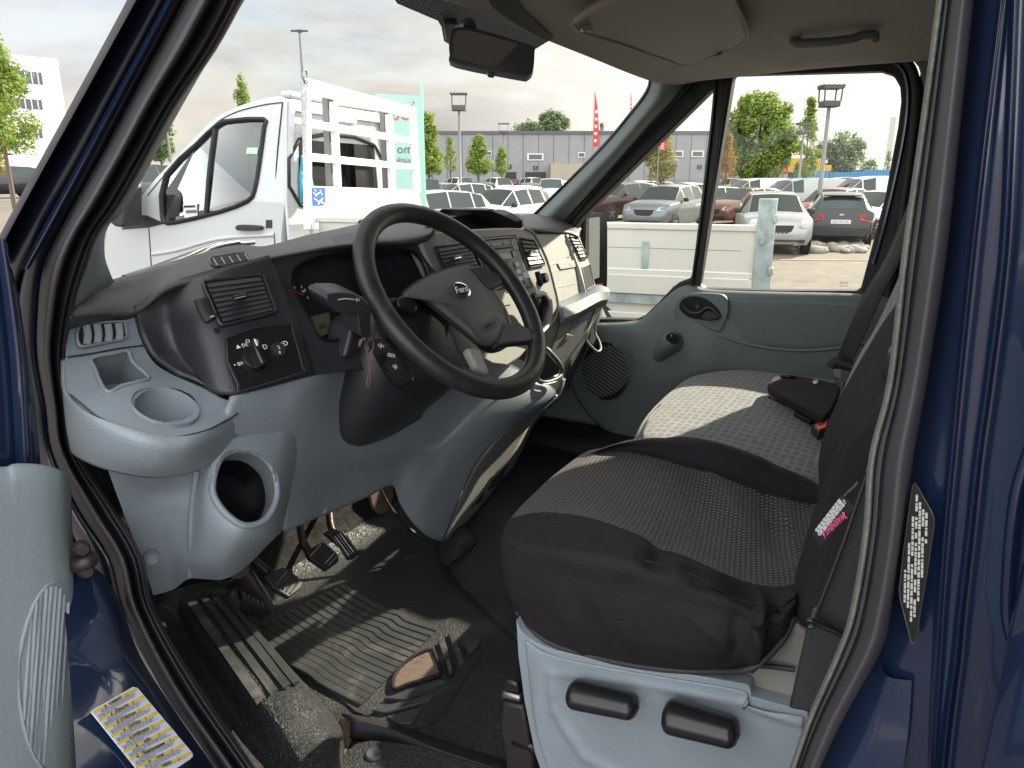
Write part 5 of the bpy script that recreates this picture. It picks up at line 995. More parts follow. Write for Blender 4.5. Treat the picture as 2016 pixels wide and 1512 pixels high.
# grey inner trim of the near pillar
own(grid('near_pillar_trim', [[V(u, v, x=xx) for u, v, xx in r_] for r_ in (
    [(475, -10, .01), (352, 195, .01), (242, 392, .01), (192, 460, .01), (168, 525, .01), (143, 600, .01), (128, 640, .02)],
    [(482, -10, .03), (358, 200, .03), (250, 396, .03), (208, 440, .04), (188, 525, .05), (180, 570, .05), (160, 600, .05)],
    [(484, -4, .05), (360, 206, .05), (252, 402, .06), (212, 448, .08), (206, 500, .09), (218, 540, .10), (226, 556, .11)])], M['grey2'], None, n=(4, 5), angle=180))
# blue sill step with the yellow label
dsill = own(grid('door_sill', Y([[(120, 1130, .80), (190, 1120, .80), (240, 1190, .80)], [(130, 1240, .76), (215, 1240, .76), (275, 1290, .76)], [(140, 1360, .70), (250, 1330, .71), (345, 1400, .71)], [(150, 1512, .64), (290, 1460, .66), (440, 1540, .66)], [(150, 1640, .60), (300, 1640, .60), (520, 1680, .60)]]), M['blue'], None, n=(5, 5), angle=180))
def SL_(u, v): return min(dsill.data.vertices, key=lambda w_: (px(w_.co)[0]-u)**2+(px(w_.co)[1]-v)**2).co.copy()
PLb = lift(plane(SL_(200, 1405), SL_(285, 1380), SL_(330, 1500)), .008)
lab = own(slab('sill_label', onp([(180, 1402), (183, 1397), (262, 1352), (271, 1354), (379, 1482), (380, 1489), (374, 1495), (300, 1545), (284, 1532)], PLb, .001), M['paper'], None, ext=-PLb[1]*.001, bevel=.0002))
def lp(s, t): # s across (0 left .. 1 right), t down the label
    a = Vector((181, 1402)).lerp(Vector((270, 1352)), s); b = Vector((284, 1532)).lerp(Vector((381, 1487)), s); return a.lerp(b, t)
mb = MB(); mi_ = MB()
words = ['VORSICHT', 'ATENCIÓN', 'ATTENTION', 'CAUTION', 'AVVERTENZA', 'AVISO', 'Предупреждение', 'UYARI', 'UWAGA']
t = 0
for k, w_ in enumerate(words):
    h = .030; st_ = .118*k*1.0
    if k == 0: q_ = [lp(.04, st_+.001), lp(.96, st_+.001), lp(.995, st_+h), lp(.0, st_+h)]
    else: q_ = [lp(.0, st_), lp(1, st_), lp(1, st_+h), lp(.0, st_+h)]
    if st_ > .99: break
    mb.poly(onp([tuple(z_) for z_ in q_], PLb, .0014))
    c = lp(.50, st_+h/2+.001); X = (V(*lp(.8, st_), pl=PLb)-V(*lp(.2, st_), pl=PLb)).normalized(); Yv = PLb[1].cross(X)
    own(text('label_word', w_, V(*c, pl=lift(PLb, .0017)), X, Yv, .0043, M['ink'], None, ext=.0001, bold=.0001), lab)
    own(text('label_sign', '▲', V(*lp(.28 if k != 6 else .16, st_+h/2), pl=lift(PLb, .0017)), X, Yv, .0040, M['ink'], None, ext=.0001), lab)
    own(text('label_sign', '▯', V(*lp(.74 if k != 6 else .84, st_+h/2), pl=lift(PLb, .0017)), X, Yv, .0040, M['ink'], None, ext=.0001), lab)
    for j in range(6):
        tt = st_+h+.010+j*.0135; s = .10 if j < 2 else .0; s += .05; e = random.uniform(.8, .93) if j < 4 else random.uniform(.35, .6)
        while s < e:
            l = random.uniform(.03, .09)
            if tt < .985: A, B = onp([tuple(lp(s, tt)), tuple(lp(min(s+l, e), tt))], PLb, .0015); mi_.bar(A, B, .0005, .0001, 0, up=PLb[1])
            s += l+.018
own(mb.build('label_bars', M['yellow']), lab); own(mi_.build('label_small_print', M['inkb']), lab)
# check-strap hinge
hg = own(tube('door_hinge', [V(150, 1112, y=.79), V(168, 1108, y=.78), V(178, 1098, y=.785)], .010, M['rust'], None, seg=10))
for u, v in ((158, 1078), (166, 1122)): own(lathe('hinge_bolt', V(u, v, y=.785), frame(Vector((-.3, -1, .1))), [(.009, 0), (.009, .008), (.006, .012), (.001, .012)], M['rust'], None, 12), hg)

# ---- the open driver door: glossy frame and grey trim with its speaker
od = own(slab('open_door', [V(*p, y=.84) for p in ((-80, 440), (2, 470), (26, 515), (45, 590), (62, 700), (76, 800), (88, 930), (90, 1600), (-80, 1600))], M['blue'], None, ext=(-.0, .05, 0), bevel=.008, seg=3))
own(grid('door_ridge', Y([[(-10, 470, .835), (8, 600, .835), (22, 740, .835), (32, 930, .835)], [(6, 470, .822), (26, 600, .822), (42, 740, .822), (52, 930, .822)], [(14, 478, .835), (36, 600, .835), (52, 740, .835), (66, 930, .835)]]), M['blue'], None, n=(4, 5), angle=180), od)
dpan = own(grid('door_panel', Y([[(-80, 925, .82), (8, 926, .82), (30, 921, .82), (70, 922, .82), (104, 928, .82), (124, 938, .83), (133, 965, .85)],
    [(-80, 935, .795), (6, 940, .795), (30, 932, .795), (70, 932, .795), (98, 938, .797), (118, 950, .805), (133, 985, .84)],
    [(-80, 1050, .785), (-5, 1045, .785), (30, 1040, .785), (70, 1038, .785), (100, 1040, .788), (122, 1045, .80), (136, 1060, .835)],
    [(-80, 1180, .775), (-5, 1180, .775), (30, 1170, .775), (75, 1165, .775), (110, 1160, .778), (136, 1160, .79), (149, 1165, .83)],
    [(-80, 1350, .765), (-5, 1350, .765), (30, 1350, .765), (80, 1345, .765), (120, 1335, .768), (148, 1330, .78), (161, 1325, .82)],
    [(-80, 1480, .755), (-5, 1480, .755), (30, 1480, .755), (80, 1480, .755), (118, 1470, .758), (142, 1460, .77), (156, 1450, .815)],
    [(-80, 1640, .75), (-5, 1640, .75), (30, 1640, .75), (75, 1640, .75), (105, 1640, .755), (130, 1640, .765), (140, 1640, .81)]]), M['openpanel'], None, n=(5, 5), thick=.004, angle=180), od)
og = smooth_px([(36, 1330), (44, 1260), (66, 1190), (92, 1152), (116, 1148), (134, 1180), (150, 1250), (157, 1330), (150, 1420), (130, 1490), (100, 1520), (66, 1490), (44, 1420)], 2)
def PANY(u, v): return min(dpan.data.vertices, key=lambda w_: (px(w_.co)[0]-u)**2+(px(w_.co)[1]-v)**2).co.y-.003
mb = MB()
for k in range(12):
    uc = 52+k*9
    vs_ = [v for v in range(1150, 1525, 4) if inpoly(uc+(1330-v)*.07, v, og)]
    if len(vs_) > 3:
        a, b = vs_[0]+4, vs_[-1]-4
        own(tube('grille_rib', [V(uc+(1330-v)*.07, v, y=PANY(uc, v)) for v in (a, (a*2+b)/3, (a+2*b)/3, b)], .0022, M['openpanel'], None, seg=6, n=2), od)
own(tube('grille_edge', [V(*p, y=PANY(*p)) for p in og], .0022, M['openpanel'], None, seg=6, n=1, closed=True), od)
own(slab('door_skin', [Vector((x, .90, z)) for x, z in ((-.16, .98), (-.94, .98), (-.96, 1.40), (-.95, 1.72), (-.16, 1.72))], M['blue'], None, ext=(0, -.09, 0), bevel=.02, seg=3), od)
own(slab('door_lining', [Vector((x, .80, z)) for x, z in ((-.18, 1.04), (-.86, 1.04), (-.88, 1.62), (-.18, 1.62))], M['openpanel'], None, ext=(0, -.03, 0), bevel=.01, seg=3), od)
# the rest of the body, seen only from beside the camera
own(grid('side_panel', [[Vector((x, y, z)) for y, x in ((-.078, -.045), (-.6, -.08), (-1.35, -.08))] for z, x_ in ((.5, 0), (1.3, 0), (2.0, 0), (2.3, 0))], M['blue'], None, n=(3, 3), thick=.02, off=1))
own(grid('sill_skirt', [[Vector((x, y, z)) for y in (.95, .3, -.25)] for x, z in ((.03, 1.0), (-.04, .96), (-.06, .80), (-.03, .5))], M['blue'], None, n=(3, 3), thick=.01))
own(grid('bonnet', [[Vector((x, y, z-.12*((x-.9)/.9)**4)) for x in (-.02, .3, .9, 1.5, 1.82)] for y, z in ((1.32, 1.66), (1.7, 1.56), (2.1, 1.38), (2.25, 1.15), (2.28, .7))], M['blue'], None, n=(3, 3), thick=.01))
for x_ in (-.02, 1.82): own(slab('front_wing', [Vector((x_, y, z)) for y, z in ((.98, .5), (.98, 1.62), (1.32, 1.58), (1.7, 1.46), (2.1, 1.28), (2.26, 1.0), (2.26, .5))], M['blue'], None, ext=(.02, 0, 0), bevel=.005))
# wiper seen beyond the dash
wp = own(tube('windscreen_wiper', [V(u, v, y=yy) for u, v, yy in ((245, 548, 1.1), (300, 530, 1.2), (360, 514, 1.25), (425, 487, 1.3), (470, 478, 1.32))], .006, M['blacks'], None, seg=6))
own(tube('wiper_arm', [V(u, v, y=yy) for u, v, yy in ((300, 528, 1.24), (425, 483, 1.33), (455, 481, 1.33), (500, 478, 1.34))], .005, M['black'], None, seg=6), wp)
# ================================================================ loose things lying in the cab
wal = tag(slab('document_wallet', [V(*p, z=1.468) for p in smooth_px([(1514, 764), (1516, 748), (1526, 740), (1550, 737), (1600, 744), (1650, 756), (1654, 768), (1640, 800), (1626, 816), (1612, 818), (1560, 790)], 2)], M['cover'], None, ext=(0, 0, -.018), bevel=.007, seg=3), 'black zip document wallet lying on the grey patterned passenger seat', 'wallet')
w2 = slab('pages', [V(*p, z=1.442) for p in ((1514, 770), (1528, 775), (1610, 812), (1606, 820), (1520, 784), (1513, 778))], mat('page_edge', (.35, .31, .26), .8, bump=(900, .0005, 1)), wal, ext=(.02, -.02, -.008), bevel=.001)
w3 = slab('lower_cover', [V(*p, z=1.432) for p in ((1512, 780), (1520, 782), (1604, 820), (1640, 812), (1650, 790), (1600, 770), (1530, 765))], M['cover'], wal, ext=(0, 0, -.006), bevel=.002)
w4 = lathe('wallet_oval', V(1606, 751, z=1.470), frame(Vector((0, 0, 1))), [(.022, 0), (.018, .001), (.001, .001)], M['steel'], wal, 24, sy=.35)
w5 = tube('snap_tab', [V(1538, 742, z=1.466), V(1552, 741, z=1.472), V(1566, 744, z=1.468)], .006, M['blacks'], wal, seg=8)
st_ = tag(tube('cord', [V(u, v, y=yy) for u, v, yy in ((731, 652, .735), (735, 660, .70), (727, 668, .695), (718, 670, .70), (722, 690, .70), (727, 715, .70), (724, 742, .70), (722, 758, .70), (726, 762, .70), (729, 740, .695), (731, 705, .695), (736, 672, .70), (733, 655, .73))], .0011, M['string'], None, seg=5, n=4), 'thin brown string looped over the ignition lock below the stalk', 'string')
kn = tube('knot', [V(708, 680, y=.695), V(712, 670, y=.69), V(722, 670, y=.695), V(717, 667, y=.69), V(709, 672, y=.70), V(708, 683, y=.70)], .0022, M['string'], st_, seg=6, n=3)
# ================================================================ OUTSIDE
def gz(x, y):
    s = min(max((y-.9*x+6)/16, 0), 1); return .85*s*s*(3-2*s)
def GP(u, d, dz=0):
    p = G(u, d, 0)
    for _ in range(3): p = G(u, d, gz(p.x, p.y))
    return p+Vector((0, 0, dz))
M['asphalt'] = mat('asphalt', (.15, .13, .108), .9, bump=(30, .02, 8), var=(2.2, .22), dirt=(.35, (.105, .096, .088), .55))
xs = [-400, -100, -30]+[i*2.5 for i in range(-8, 40)]+[110, 140, 200, 400, 900]; ys = [-600, -200, -60]+[i*2.5 for i in range(-16, 40)]+[110, 140, 200, 400, 900]
gv = [Vector((x, y, gz(x, y))) for y in ys for x in xs]; nx = len(xs)
gf = [(j*nx+i, j*nx+i+1, (j+1)*nx+i+1, (j+1)*nx+i) for j in range(len(ys)-1) for i in range(nx-1)]
tag(mk('ground', gv, gf, M['asphalt'], None, smooth=True, angle=180), kind='structure')
# cobbled edge line across the lot
mb = MB(); a = V(1500, 512, z=.0); b = V(1760, 514, z=.0); n_ = 30
dd = (b-a)/n_
for i in range(-8, n_+20): mb.box(a+dd*i+Vector((0, 0, .004)), frame((0, 0, 1), dd.normalized()), (.16, dd.length*.86, .03))
tag(mb.build('kerb_line', mat('kerb_stone', (.27, .24, .20), .9, var=(3, .2))), kind='structure')

def body_paint(name, c, metal=.3): return mat(name, c, .3, metal=metal, coat=.35)
PAINT = {k: body_paint(k+'_car_paint', c, mt) for k, c, mt in (('white', (.62, .62, .60), 0), ('silver', (.33, .34, .34), .35), ('grey', (.17, .19, .20), .4), ('black', (.008, .008, .012), 0), ('maroon', (.05, .02, .02), .4),
    ('bronze', (.20, .10, .075), .4), ('red', (.26, .02, .03), .2), ('palesilver', (.62, .64, .66), .2), ('beige', (.45, .43, .36), .1), ('dark', (.035, .045, .045), .3))}
M['cglass'] = mat('car_window_glass', (.02, .03, .03), .04, spec=.6)
M['tyre'] = mat('tyre', (.02, .02, .02), .8); M['alloy'] = mat('alloy_rim', (.35, .35, .35), .3, metal=.9)
M['lamp'] = mat('headlight_glass', (.55, .58, .60), .1, coat=1); M['tail'] = mat('tail_light_glass', (.45, .012, .015), .15, coat=1)
M['cblack'] = mat('car_black_trim', (.018, .018, .02), .5); M['plate'] = mat('number_plate', (.65, .65, .62), .5)
KIND = {
 'hatch': [(0, .38, .60, .62, .68, .5), (.07, .26, .70, .73, .80, .64), (.28, .22, .82, .86, .88, .72), (1.0, .2, .93, .99, .90, .70), (1.78, .2, .95, 1.44, .90, .58), (2.5, .2, .97, 1.50, .90, .60), (3.3, .2, 1.0, 1.46, .89, .58), (3.72, .22, 1.02, 1.38, .87, .56), (4.0, .25, 1.0, 1.05, .84, .66), (4.08, .34, .74, .76, .80, .62)],
 'suv': [(0, .45, .72, .75, .74, .55), (.08, .30, .85, .88, .86, .68), (.3, .26, .98, 1.02, .92, .76), (1.1, .26, 1.06, 1.12, .94, .74), (1.8, .26, 1.08, 1.58, .94, .62), (2.7, .26, 1.10, 1.66, .94, .64), (3.7, .26, 1.13, 1.61, .93, .62), (4.15, .28, 1.15, 1.50, .91, .60), (4.45, .3, 1.10, 1.15, .88, .68), (4.52, .4, .85, .87, .84, .64)],
 'van': [(0, .42, .80, .84, .76, .6), (.08, .28, .92, .98, .88, .7), (.3, .25, 1.05, 1.10, .92, .76), (.95, .25, 1.15, 1.24, .94, .76), (1.6, .25, 1.17, 1.75, .94, .72), (2.2, .25, 1.18, 1.86, .94, .74), (3.4, .25, 1.18, 1.87, .94, .74), (4.5, .25, 1.18, 1.84, .94, .74), (4.62, .28, 1.16, 1.62, .93, .72), (4.68, .35, .9, .95, .9, .7)],
 'pickup': [(0, .5, .85, .9, .76, .6), (.08, .36, 1.0, 1.04, .88, .72), (.3, .33, 1.10, 1.14, .93, .78), (1.4, .33, 1.14, 1.20, .94, .76), (2.05, .33, 1.16, 1.72, .94, .66), (2.7, .33, 1.17, 1.82, .94, .68), (3.45, .33, 1.18, 1.78, .94, .66), (3.75, .33, 1.17, 1.22, .94, .80), (5.1, .36, 1.15, 1.18, .93, .84), (5.22, .45, .9, .93, .9, .8)],
}
def wheel_parts(par, x, y, r_, side):
    ax = (Vector((0, 1, 0)), Vector((0, 0, 1)), Vector((side, 0, 0)))
    wh = lathe('wheel', (x, y, r_), ax, [(r_*.96, -.10), (r_, -.07), (r_, .07), (r_*.94, .10), (r_*.66, .105), (r_*.64, .08), (.001, .08)], M['tyre'], par, 22)
    mb = MB(); c = Vector((x+side*.092, y, r_))
    for k in range(5):
        a = 2*math.pi*k/5+.3; d = Vector((0, math.cos(a), math.sin(a))); mb.bar(c+d*.02, c+d*r_*.62, .05, .018, 0, up=(1, 0, 0))
    mb.cyl(c, ax, .05, .03, 10)
    mb.build('rim', M['alloy'], wh)
def make_car(kind, paint, label, cat, group=None, detail=None):
    st = KIND[kind]; root = empty('parked_'+{'hatch': 'car', 'suv': 'suv', 'van': 'van', 'pickup': 'pickup'}[kind], (0, 0, 0), 0, label, cat, group)
    Lc = st[-1][0]; vs = []
    for s, zl, zb, zr, hw, rw in st:
        y = Lc/2-s; half = [(hw*.88, zl), (hw, zl+(zb-zl)*.35), (hw, zb-.10), (hw*.965, zb), (rw, zr), (rw*.5, zr+.025), (0, zr+.035)]
        ring = [(-x, z) for x, z in half]+[(x, z) for x, z in reversed(half[:-1])]
        vs += [(x, y, z) for x, z in ring]
    nR = 13; bm = bmesh.new(); bv = [bm.verts.new(v) for v in vs]; gl = []
    rf = 4; tail = len(st)-2
    for i in range(len(st)-1):
        for k in range(nR-1):
            f = bm.faces.new((bv[i*nR+k], bv[i*nR+k+1], bv[(i+1)*nR+k+1], bv[(i+1)*nR+k]))
            side = k in (3, 8); top = k in (4, 5, 6, 7)
            if kind == 'van': isg = (top and i in (3,)) or (side and i in (3, 4)) or (top and i == 7)
            elif kind == 'pickup': isg = (top and i in (3, 6)) or (side and i in (3, 4, 5))
            else: isg = (top and i in (3, 7)) or (side and i in (3, 4, 5, 6))
            if isg: gl.append(f)
        bm.faces.new((bv[i*nR], bv[(i+1)*nR], bv[(i+1)*nR+nR-1], bv[i*nR+nR-1]))
    bm.faces.new([bv[k] for k in range(nR)]); bm.faces.new([bv[(len(st)-1)*nR+k] for k in reversed(range(nR))])
    # one pane per opening: join the strips of windscreen and rear window, then inset
    tops = [f for f in gl if abs(f.calc_center_median().x) < .62]; sides = [f for f in gl if f not in tops]
    for i_ in set(round(f.calc_center_median().y, 2) for f in tops): pass
    bmesh.ops.inset_region(bm, faces=tops, thickness=.045, depth=-.008, use_even_offset=True)
    bmesh.ops.inset_individual(bm, faces=sides, thickness=.035, depth=-.006)
    bmesh.ops.recalc_face_normals(bm, faces=bm.faces)
    gset = tops+sides; gm = bpy.data.meshes.new('window'); b2 = bmesh.new()
    for f in gset: b2.faces.new([b2.verts.new(v.co) for v in f.verts])
    bmesh.ops.remove_doubles(b2, verts=b2.verts, dist=.0005)
    b2.to_mesh(gm); b2.free(); bmesh.ops.delete(bm, geom=gset, context='FACES_ONLY')
    me = bpy.data.meshes.new('body'); bm.to_mesh(me); bm.free()
    bo = link('body', me, [PAINT[paint], M['cblack']], root, True, 38); mod(bo, 'BEVEL', width=.025, segments=2, limit_method='ANGLE', angle_limit=R(28), use_clamp_overlap=True)
    link('windows', gm, M['cglass'], root, True, 30)
    r_ = {'hatch': .32, 'suv': .36, 'van': .34, 'pickup': .38}[kind]; hw = .88 if kind == 'hatch' else .92
    wy = (Lc/2-.78, -Lc/2+.72) if kind != 'pickup' else (Lc/2-.9, -Lc/2+1.1)
    for y in wy:
        for sd_ in (-1, 1):
            lathe('wheel_arch', (sd_*(hw-.02), y, r_+.01), (Vector((0, 1, 0)), Vector((0, 0, 1)), Vector((sd_, 0, 0))), [(r_+.07, 0), (r_+.06, .03), (.01, .03)], M['cblack'], root, 22)
            wheel_parts(root, sd_*(hw-.075), y, r_, sd_)
    fz = {'hatch': .68, 'suv': .84, 'van': .88, 'pickup': .98}[kind]; tz = {'hatch': .86, 'suv': 1.0, 'van': .95, 'pickup': .98}[kind]
    for sd_ in (-1, 1):
        slab('headlight', [Vector((sd_*x, Lc/2-dy, z)) for x, dy, z in ((.50, .0, fz-.07), (.76, .06, fz-.06), (.84, .30, fz+.06), (.80, .26, fz+.10), (.55, .04, fz+.05))], M['lamp'], root, ext=(0, .03, .015), bevel=.012)
        slab('tail_light', [Vector((sd_*x, -Lc/2+dy, z)) for x, dy, z in ((.46, -.0, tz-.07), (.80, .02, tz-.14), (.88, .26, tz-.02), (.87, .26, tz+.12), (.50, .02, tz+.06))], M['tail'], root, ext=(0, -.06, .0), bevel=.012)
        rbox('mirror', (sd_*(hw+.09), Lc/2-{'hatch': 1.35, 'suv': 1.5, 'van': 1.3, 'pickup': 1.7}[kind], {'hatch': .99, 'suv': 1.15, 'van': 1.22, 'pickup': 1.25}[kind]), AX, (.20, .10, .14), M['cblack'] if paint in ('silver', 'grey', 'white') else PAINT[paint], root, .035, 3)
    slab('grille', [Vector((x, Lc/2+.004, z+fz-.68)) for x, z in ((-.40, .66), (.40, .66), (.34, .50), (.22, .44), (-.22, .44), (-.34, .50))], M['cblack'], root, ext=(0, -.05, 0), bevel=.01)
    slab('lower_intake', [Vector((x, Lc/2-.01, z+(fz-.68)*.7)) for x, z in ((-.62, .38), (.62, .38), (.56, .27), (-.56, .27))], M['cblack'], root, ext=(0, -.07, 0), bevel=.01)
    slab('rear_plate', [Vector((x, -Lc/2-.012, z+tz-.86)) for x, z in ((-.26, .78), (.26, .78), (.26, .67), (-.26, .67))], M['plate'], root, ext=(0, .02, 0), bevel=.004)
    slab('rear_bumper', [Vector((x, -Lc/2-.01, z)) for x, z in ((-.74, .50), (.74, .50), (.68, .32), (-.68, .32))], M['cblack'], root, ext=(0, .1, 0), bevel=.02)
    if detail: detail(root, Lc, fz, tz)
    return root
CARS = {}
def place(root, u, d, ang):
    """ang: 0 faces the camera, 90 shows its left side facing left in the photo, 180 shows its tail"""
    p = GP(u, d); root.location = p
    tocam = CAM-p; root.rotation_euler = (0, 0, math.atan2(tocam.y, tocam.x)-math.pi/2-R(ang))
    return root
def det_silver(root, Lc, fz, tz):
    mb = MB()
    for i in range(7):
        for j in range(4): mb.box((-.30+i*.1+(j % 2)*.05, Lc/2+.012, .47+j*.05), AX, (.045, .008, .025))
    mb.build('grille_mesh', M['alloy'], root)
    for s in (-1, 1):
        slab('fog_surround', [Vector((s*x, Lc/2+.02-(x-.4)*.12, z)) for x, z in ((.40, .27), (.72, .33), (.74, .46), (.70, .34), (.44, .31))], M['alloy'], root, ext=(0, -.05, 0), bevel=.006)
        rbox('fog_light', (s*.62, Lc/2-.02, .40), AX, (.16, .06, .09), M['cblack'], root, .01)
        lathe('headlight_ring', (s*.66, Lc/2-.01, fz+.03), (Vector((1, 0, 0)), Vector((0, 0, 1)), Vector((0, -1, 0))), [(.12, 0), (.12, -.03), (.06, -.04), (.001, -.04)], M['lamp'], root, 20)
def det_black(root, Lc, fz, tz):
    text('plate_number', 'ZG 192 576', (0, -Lc/2-.014, .725), Vector((1, 0, 0)), Vector((0, 0, 1)), .085, M['ink'], root)
    lathe('tail_badge', (0, -Lc/2-.0, .92), (Vector((1, 0, 0)), Vector((0, 0, 1)), Vector((0, -1, 0))), [(.07, 0), (.06, .01), (.001, .01)], M['chrome'], root, 20, sy=.5)
    rbox('roof_spoiler', (0, -Lc/2+.36, 1.44), AX, (1.0, .22, .035), PAINT['black'], root, .012)
carlist = [
 ('suv', 'silver', 1512, 21.2, -6, 'silver crossover facing the camera beside the lamp post, mesh grille and round headlights', 'car', det_silver, .93),
 ('hatch', 'black', 1640, 23.3, 176, 'black hatchback seen from behind with red tail lights and white number plate', 'car', det_black, 1),
 ('hatch', 'red', 1634, 29.5, 25, 'red hatchback behind the black hatchback, only its windscreen and mirror showing', 'car', None, 1.02),
 ('hatch', 'bronze', 1462, 33, 38, 'coppery brown hatchback left of the silver crossover', 'car', None, 1),
 ('van', 'palesilver', 1482, 40, 62, 'pale silver panel van behind the coppery brown hatchback', 'van', None, 1),
 ('van', 'silver', 1565, 38.5, 60, 'silver panel van standing behind the two lamp posts', 'van', None, 1),
 ('van', 'palesilver', 1704, 36, 62, 'large pale van at the right edge of the side window', 'van', None, 1.05),
 ('hatch', 'white', 1722, 26, 32, 'white hatchback cut off by the rear edge of the side window', 'car', None, 1),
 ('pickup', 'white', 1462, 52, 160, 'white pickup with dark rear window below the big round tree', 'pickup', None, 1),
 ('pickup', 'white', 1560, 52, 165, 'white pickup parked in front of the narrow tall tree', 'pickup', None, 1),
 ('van', 'white', 1655, 50, 172, 'white van with dark rear window in front of the blue containers', 'van', None, 1.02),
 ('suv', 'grey', 1312, 29, 22, 'grey crossover nearest behind the quarter window, windscreen full of reflections', 'car', None, 1),
 ('suv', 'maroon', 1222, 36, 45, 'dark maroon off-roader above the door mirror', 'car', None, 1.02),
 ('hatch', 'white', 1392, 36, 60, 'white hatchback half hidden by the side window divider', 'car', None, 1),
 ('hatch', 'white', 1350, 50, 150, 'white hatchback between the grey crossover and the grey hall', 'car', None, 1.05),
 ('suv', 'white', 1290, 54, 160, 'white off-roader below the yellowing tree', 'car', None, 1),
 ('hatch', 'white', 992, 26.5, 38, 'white hatchback with large windscreen just above the dashboard', 'car', None, 1.05),
 ('hatch', 'palesilver', 900, 41, 58, 'pale silver hatchback behind the nearest lamp post', 'car', None, 1.08),
 ('van', 'dark', 842, 52, 178, 'dark van with silver roof edge beside the pale green sign', 'van', None, .95),
 ('suv', 'dark', 948, 51, 172, 'dark green off-roader seen from behind between two white pickups', 'car', None, .98),
 ('pickup', 'white', 903, 66, 140, 'white pickup below the slimmest tree of the grey hall', 'pickup', None, 1.04),
 ('pickup', 'white', 978, 66, 140, 'white pickup below the lamp post in the middle', 'pickup', None, 1.04),
 ('pickup', 'white', 1046, 64, 140, 'white pickup under the wide hall window', 'pickup', None, 1.04),
 ('suv', 'dark', 1040, 50, 174, 'dark off-roader seen from behind, left of the near pale pickup tailgate', 'car', None, .95),
 ('hatch', 'white', 1022, 38, 160, 'white car whose roof shows behind the large white hatchback', 'car', None, 1.02),
 ('pickup', 'palesilver', 1084, 52, 178, 'pale blue-silver pickup, tailgate towards the camera', 'pickup', None, 1),
 ('van', 'red', 1006, 78, 170, 'small red van close to the grey hall', 'van', None, .9),
 ('hatch', 'beige', 835, 22, 62, 'beige car whose windscreen shows beside the pale green sign', 'car', None, 1),
 ('pickup', 'silver', 1440, 66, 150, 'silver pickup roof in the rearmost row left of the tall tree', 'pickup', None, 1),
 ('suv', 'white', 1510, 64, 20, 'white off-roader roof in the rearmost row below the round tree', 'car', None, 1),
 ('pickup', 'white', 1612, 66, 150, 'white pickup roof in the rearmost row beside the nearest lamp post', 'pickup', None, 1),
 ('van', 'white', 1700, 62, 170, 'white van roof in the rearmost row at the right', 'van', None, 1),
 ('hatch', 'grey', 1535, 44, 15, 'grey hatchback between the two pale vans', 'car', None, 1),
 ('hatch', 'white', 1600, 45, 20, 'white hatchback roof behind the nearest lamp post', 'car', None, 1),
 ('hatch', 'silver', 1425, 44, 40, 'silver hatchback beside the window divider', 'car', None, 1),
 ('suv', 'white', 1255, 60, 160, 'white off-roader at the left end of the quarter window row', 'car', None, 1),
 ('hatch', 'silver', 1345, 64, 20, 'silver hatchback roof in the rearmost row of the quarter window', 'car', None, 1),
 ('hatch', 'silver', 870, 60, 160, 'silver hatchback roof behind the pale silver hatchback', 'car', None, 1),
 ('suv', 'white', 1110, 60, 170, 'white off-roader beside the windscreen pillar', 'car', None, 1),
 ('hatch', 'black', 6, 41, 70, 'black saloon under the tree outside the front pillar', 'car', None, 1.1),
 ('hatch', 'dark', 268, 24, 55, 'dark car half hidden by the white truck bonnet', 'car', None, 1),
]
for kind, paint, u, d, ang, lab_, cat, det, sc in carlist:
    key = (kind, paint)
    if key in CARS and det is None and not CARS[key][1]:
        src = CARS[key][0]; c = src.copy(); COL.objects.link(c)
        for ch in list(src.children):
            e = ch.copy(); COL.objects.link(e); e.parent = c
            for g in ch.children: h_ = g.copy(); COL.objects.link(h_); h_.parent = e
        c['label'] = lab_; c['category'] = cat; root = c
    else:
        root = make_car(kind, paint, lab_, cat, None, det); CARS[key] = (root, det is not None)
    root['group'] = 'cars parked in the lot'; root.scale = (sc, sc, sc); place(root, u, d, ang)

# ---------------- white flatbed truck
TA = Vector((4.592, 4.707, 0)); TX = Vector((.9875, .1575, 0)); TY = Vector((-.1575, .9875, 0)); TZ = Vector((0, 0, 1))
truck = empty('flatbed_truck', TA+TX*1.0+TY*1.0+TZ*.35, 0, 'white flatbed truck with single cab, ladder-like headboard and aluminium drop sides', 'truck')
TI = Matrix.Translation(-truck.location)
def own_t(o, parent=None):
    o.parent = parent or truck
    if parent is None: o.matrix_parent_inverse = TI
    return o
def TL(x, y, z): return TA+TX*x+TY*y+TZ*z
def tside(x): return (TL(x, 0, 0), -TX)
PS0 = tside(.05); PHB = (TL(0, 0, 0), -TY)
def lt(p): q = p-TA; return q.dot(TX), q.dot(TY), q.z
out = [(556, 470), (563, 400), (561, 300), (558, 215), (553, 192), (535, 183), (503, 187), (451, 204), (417, 221), (392, 242), (350, 292), (302, 350), (278, 385), (250, 400), (222, 420), (210, 450), (205, 500), (205, 560)]
ol = [lt(V(*p, pl=PS0)) for p in out]
ol = [(a, b, max(c, .0)) for a, b, c in ol]
ol += [(0, ol[-1][1], .75), (0, ol[0][1], .75)]
def tumble(z): return max(0, z-1.75)*.16
WP = M['white_t'] = mat('truck_white_paint', (.50, .515, .53), .3, coat=.7, var=(2, .03))
W_ = 1.98
def oring(x0, k=1.0):
    cy = sum(p[1] for p in ol)/len(ol); cz = sum(p[2] for p in ol)/len(ol)
    return [TL(x0+(tumble(z) if x0 < 1 else -tumble(z)), cy+(y-cy)*k, cz+(z-cz)*k) for _, y, z in ol]
ring_in = oring(.05, .975); ring1 = oring(.12, 1.0)
nO = len(ol)
wrap = []
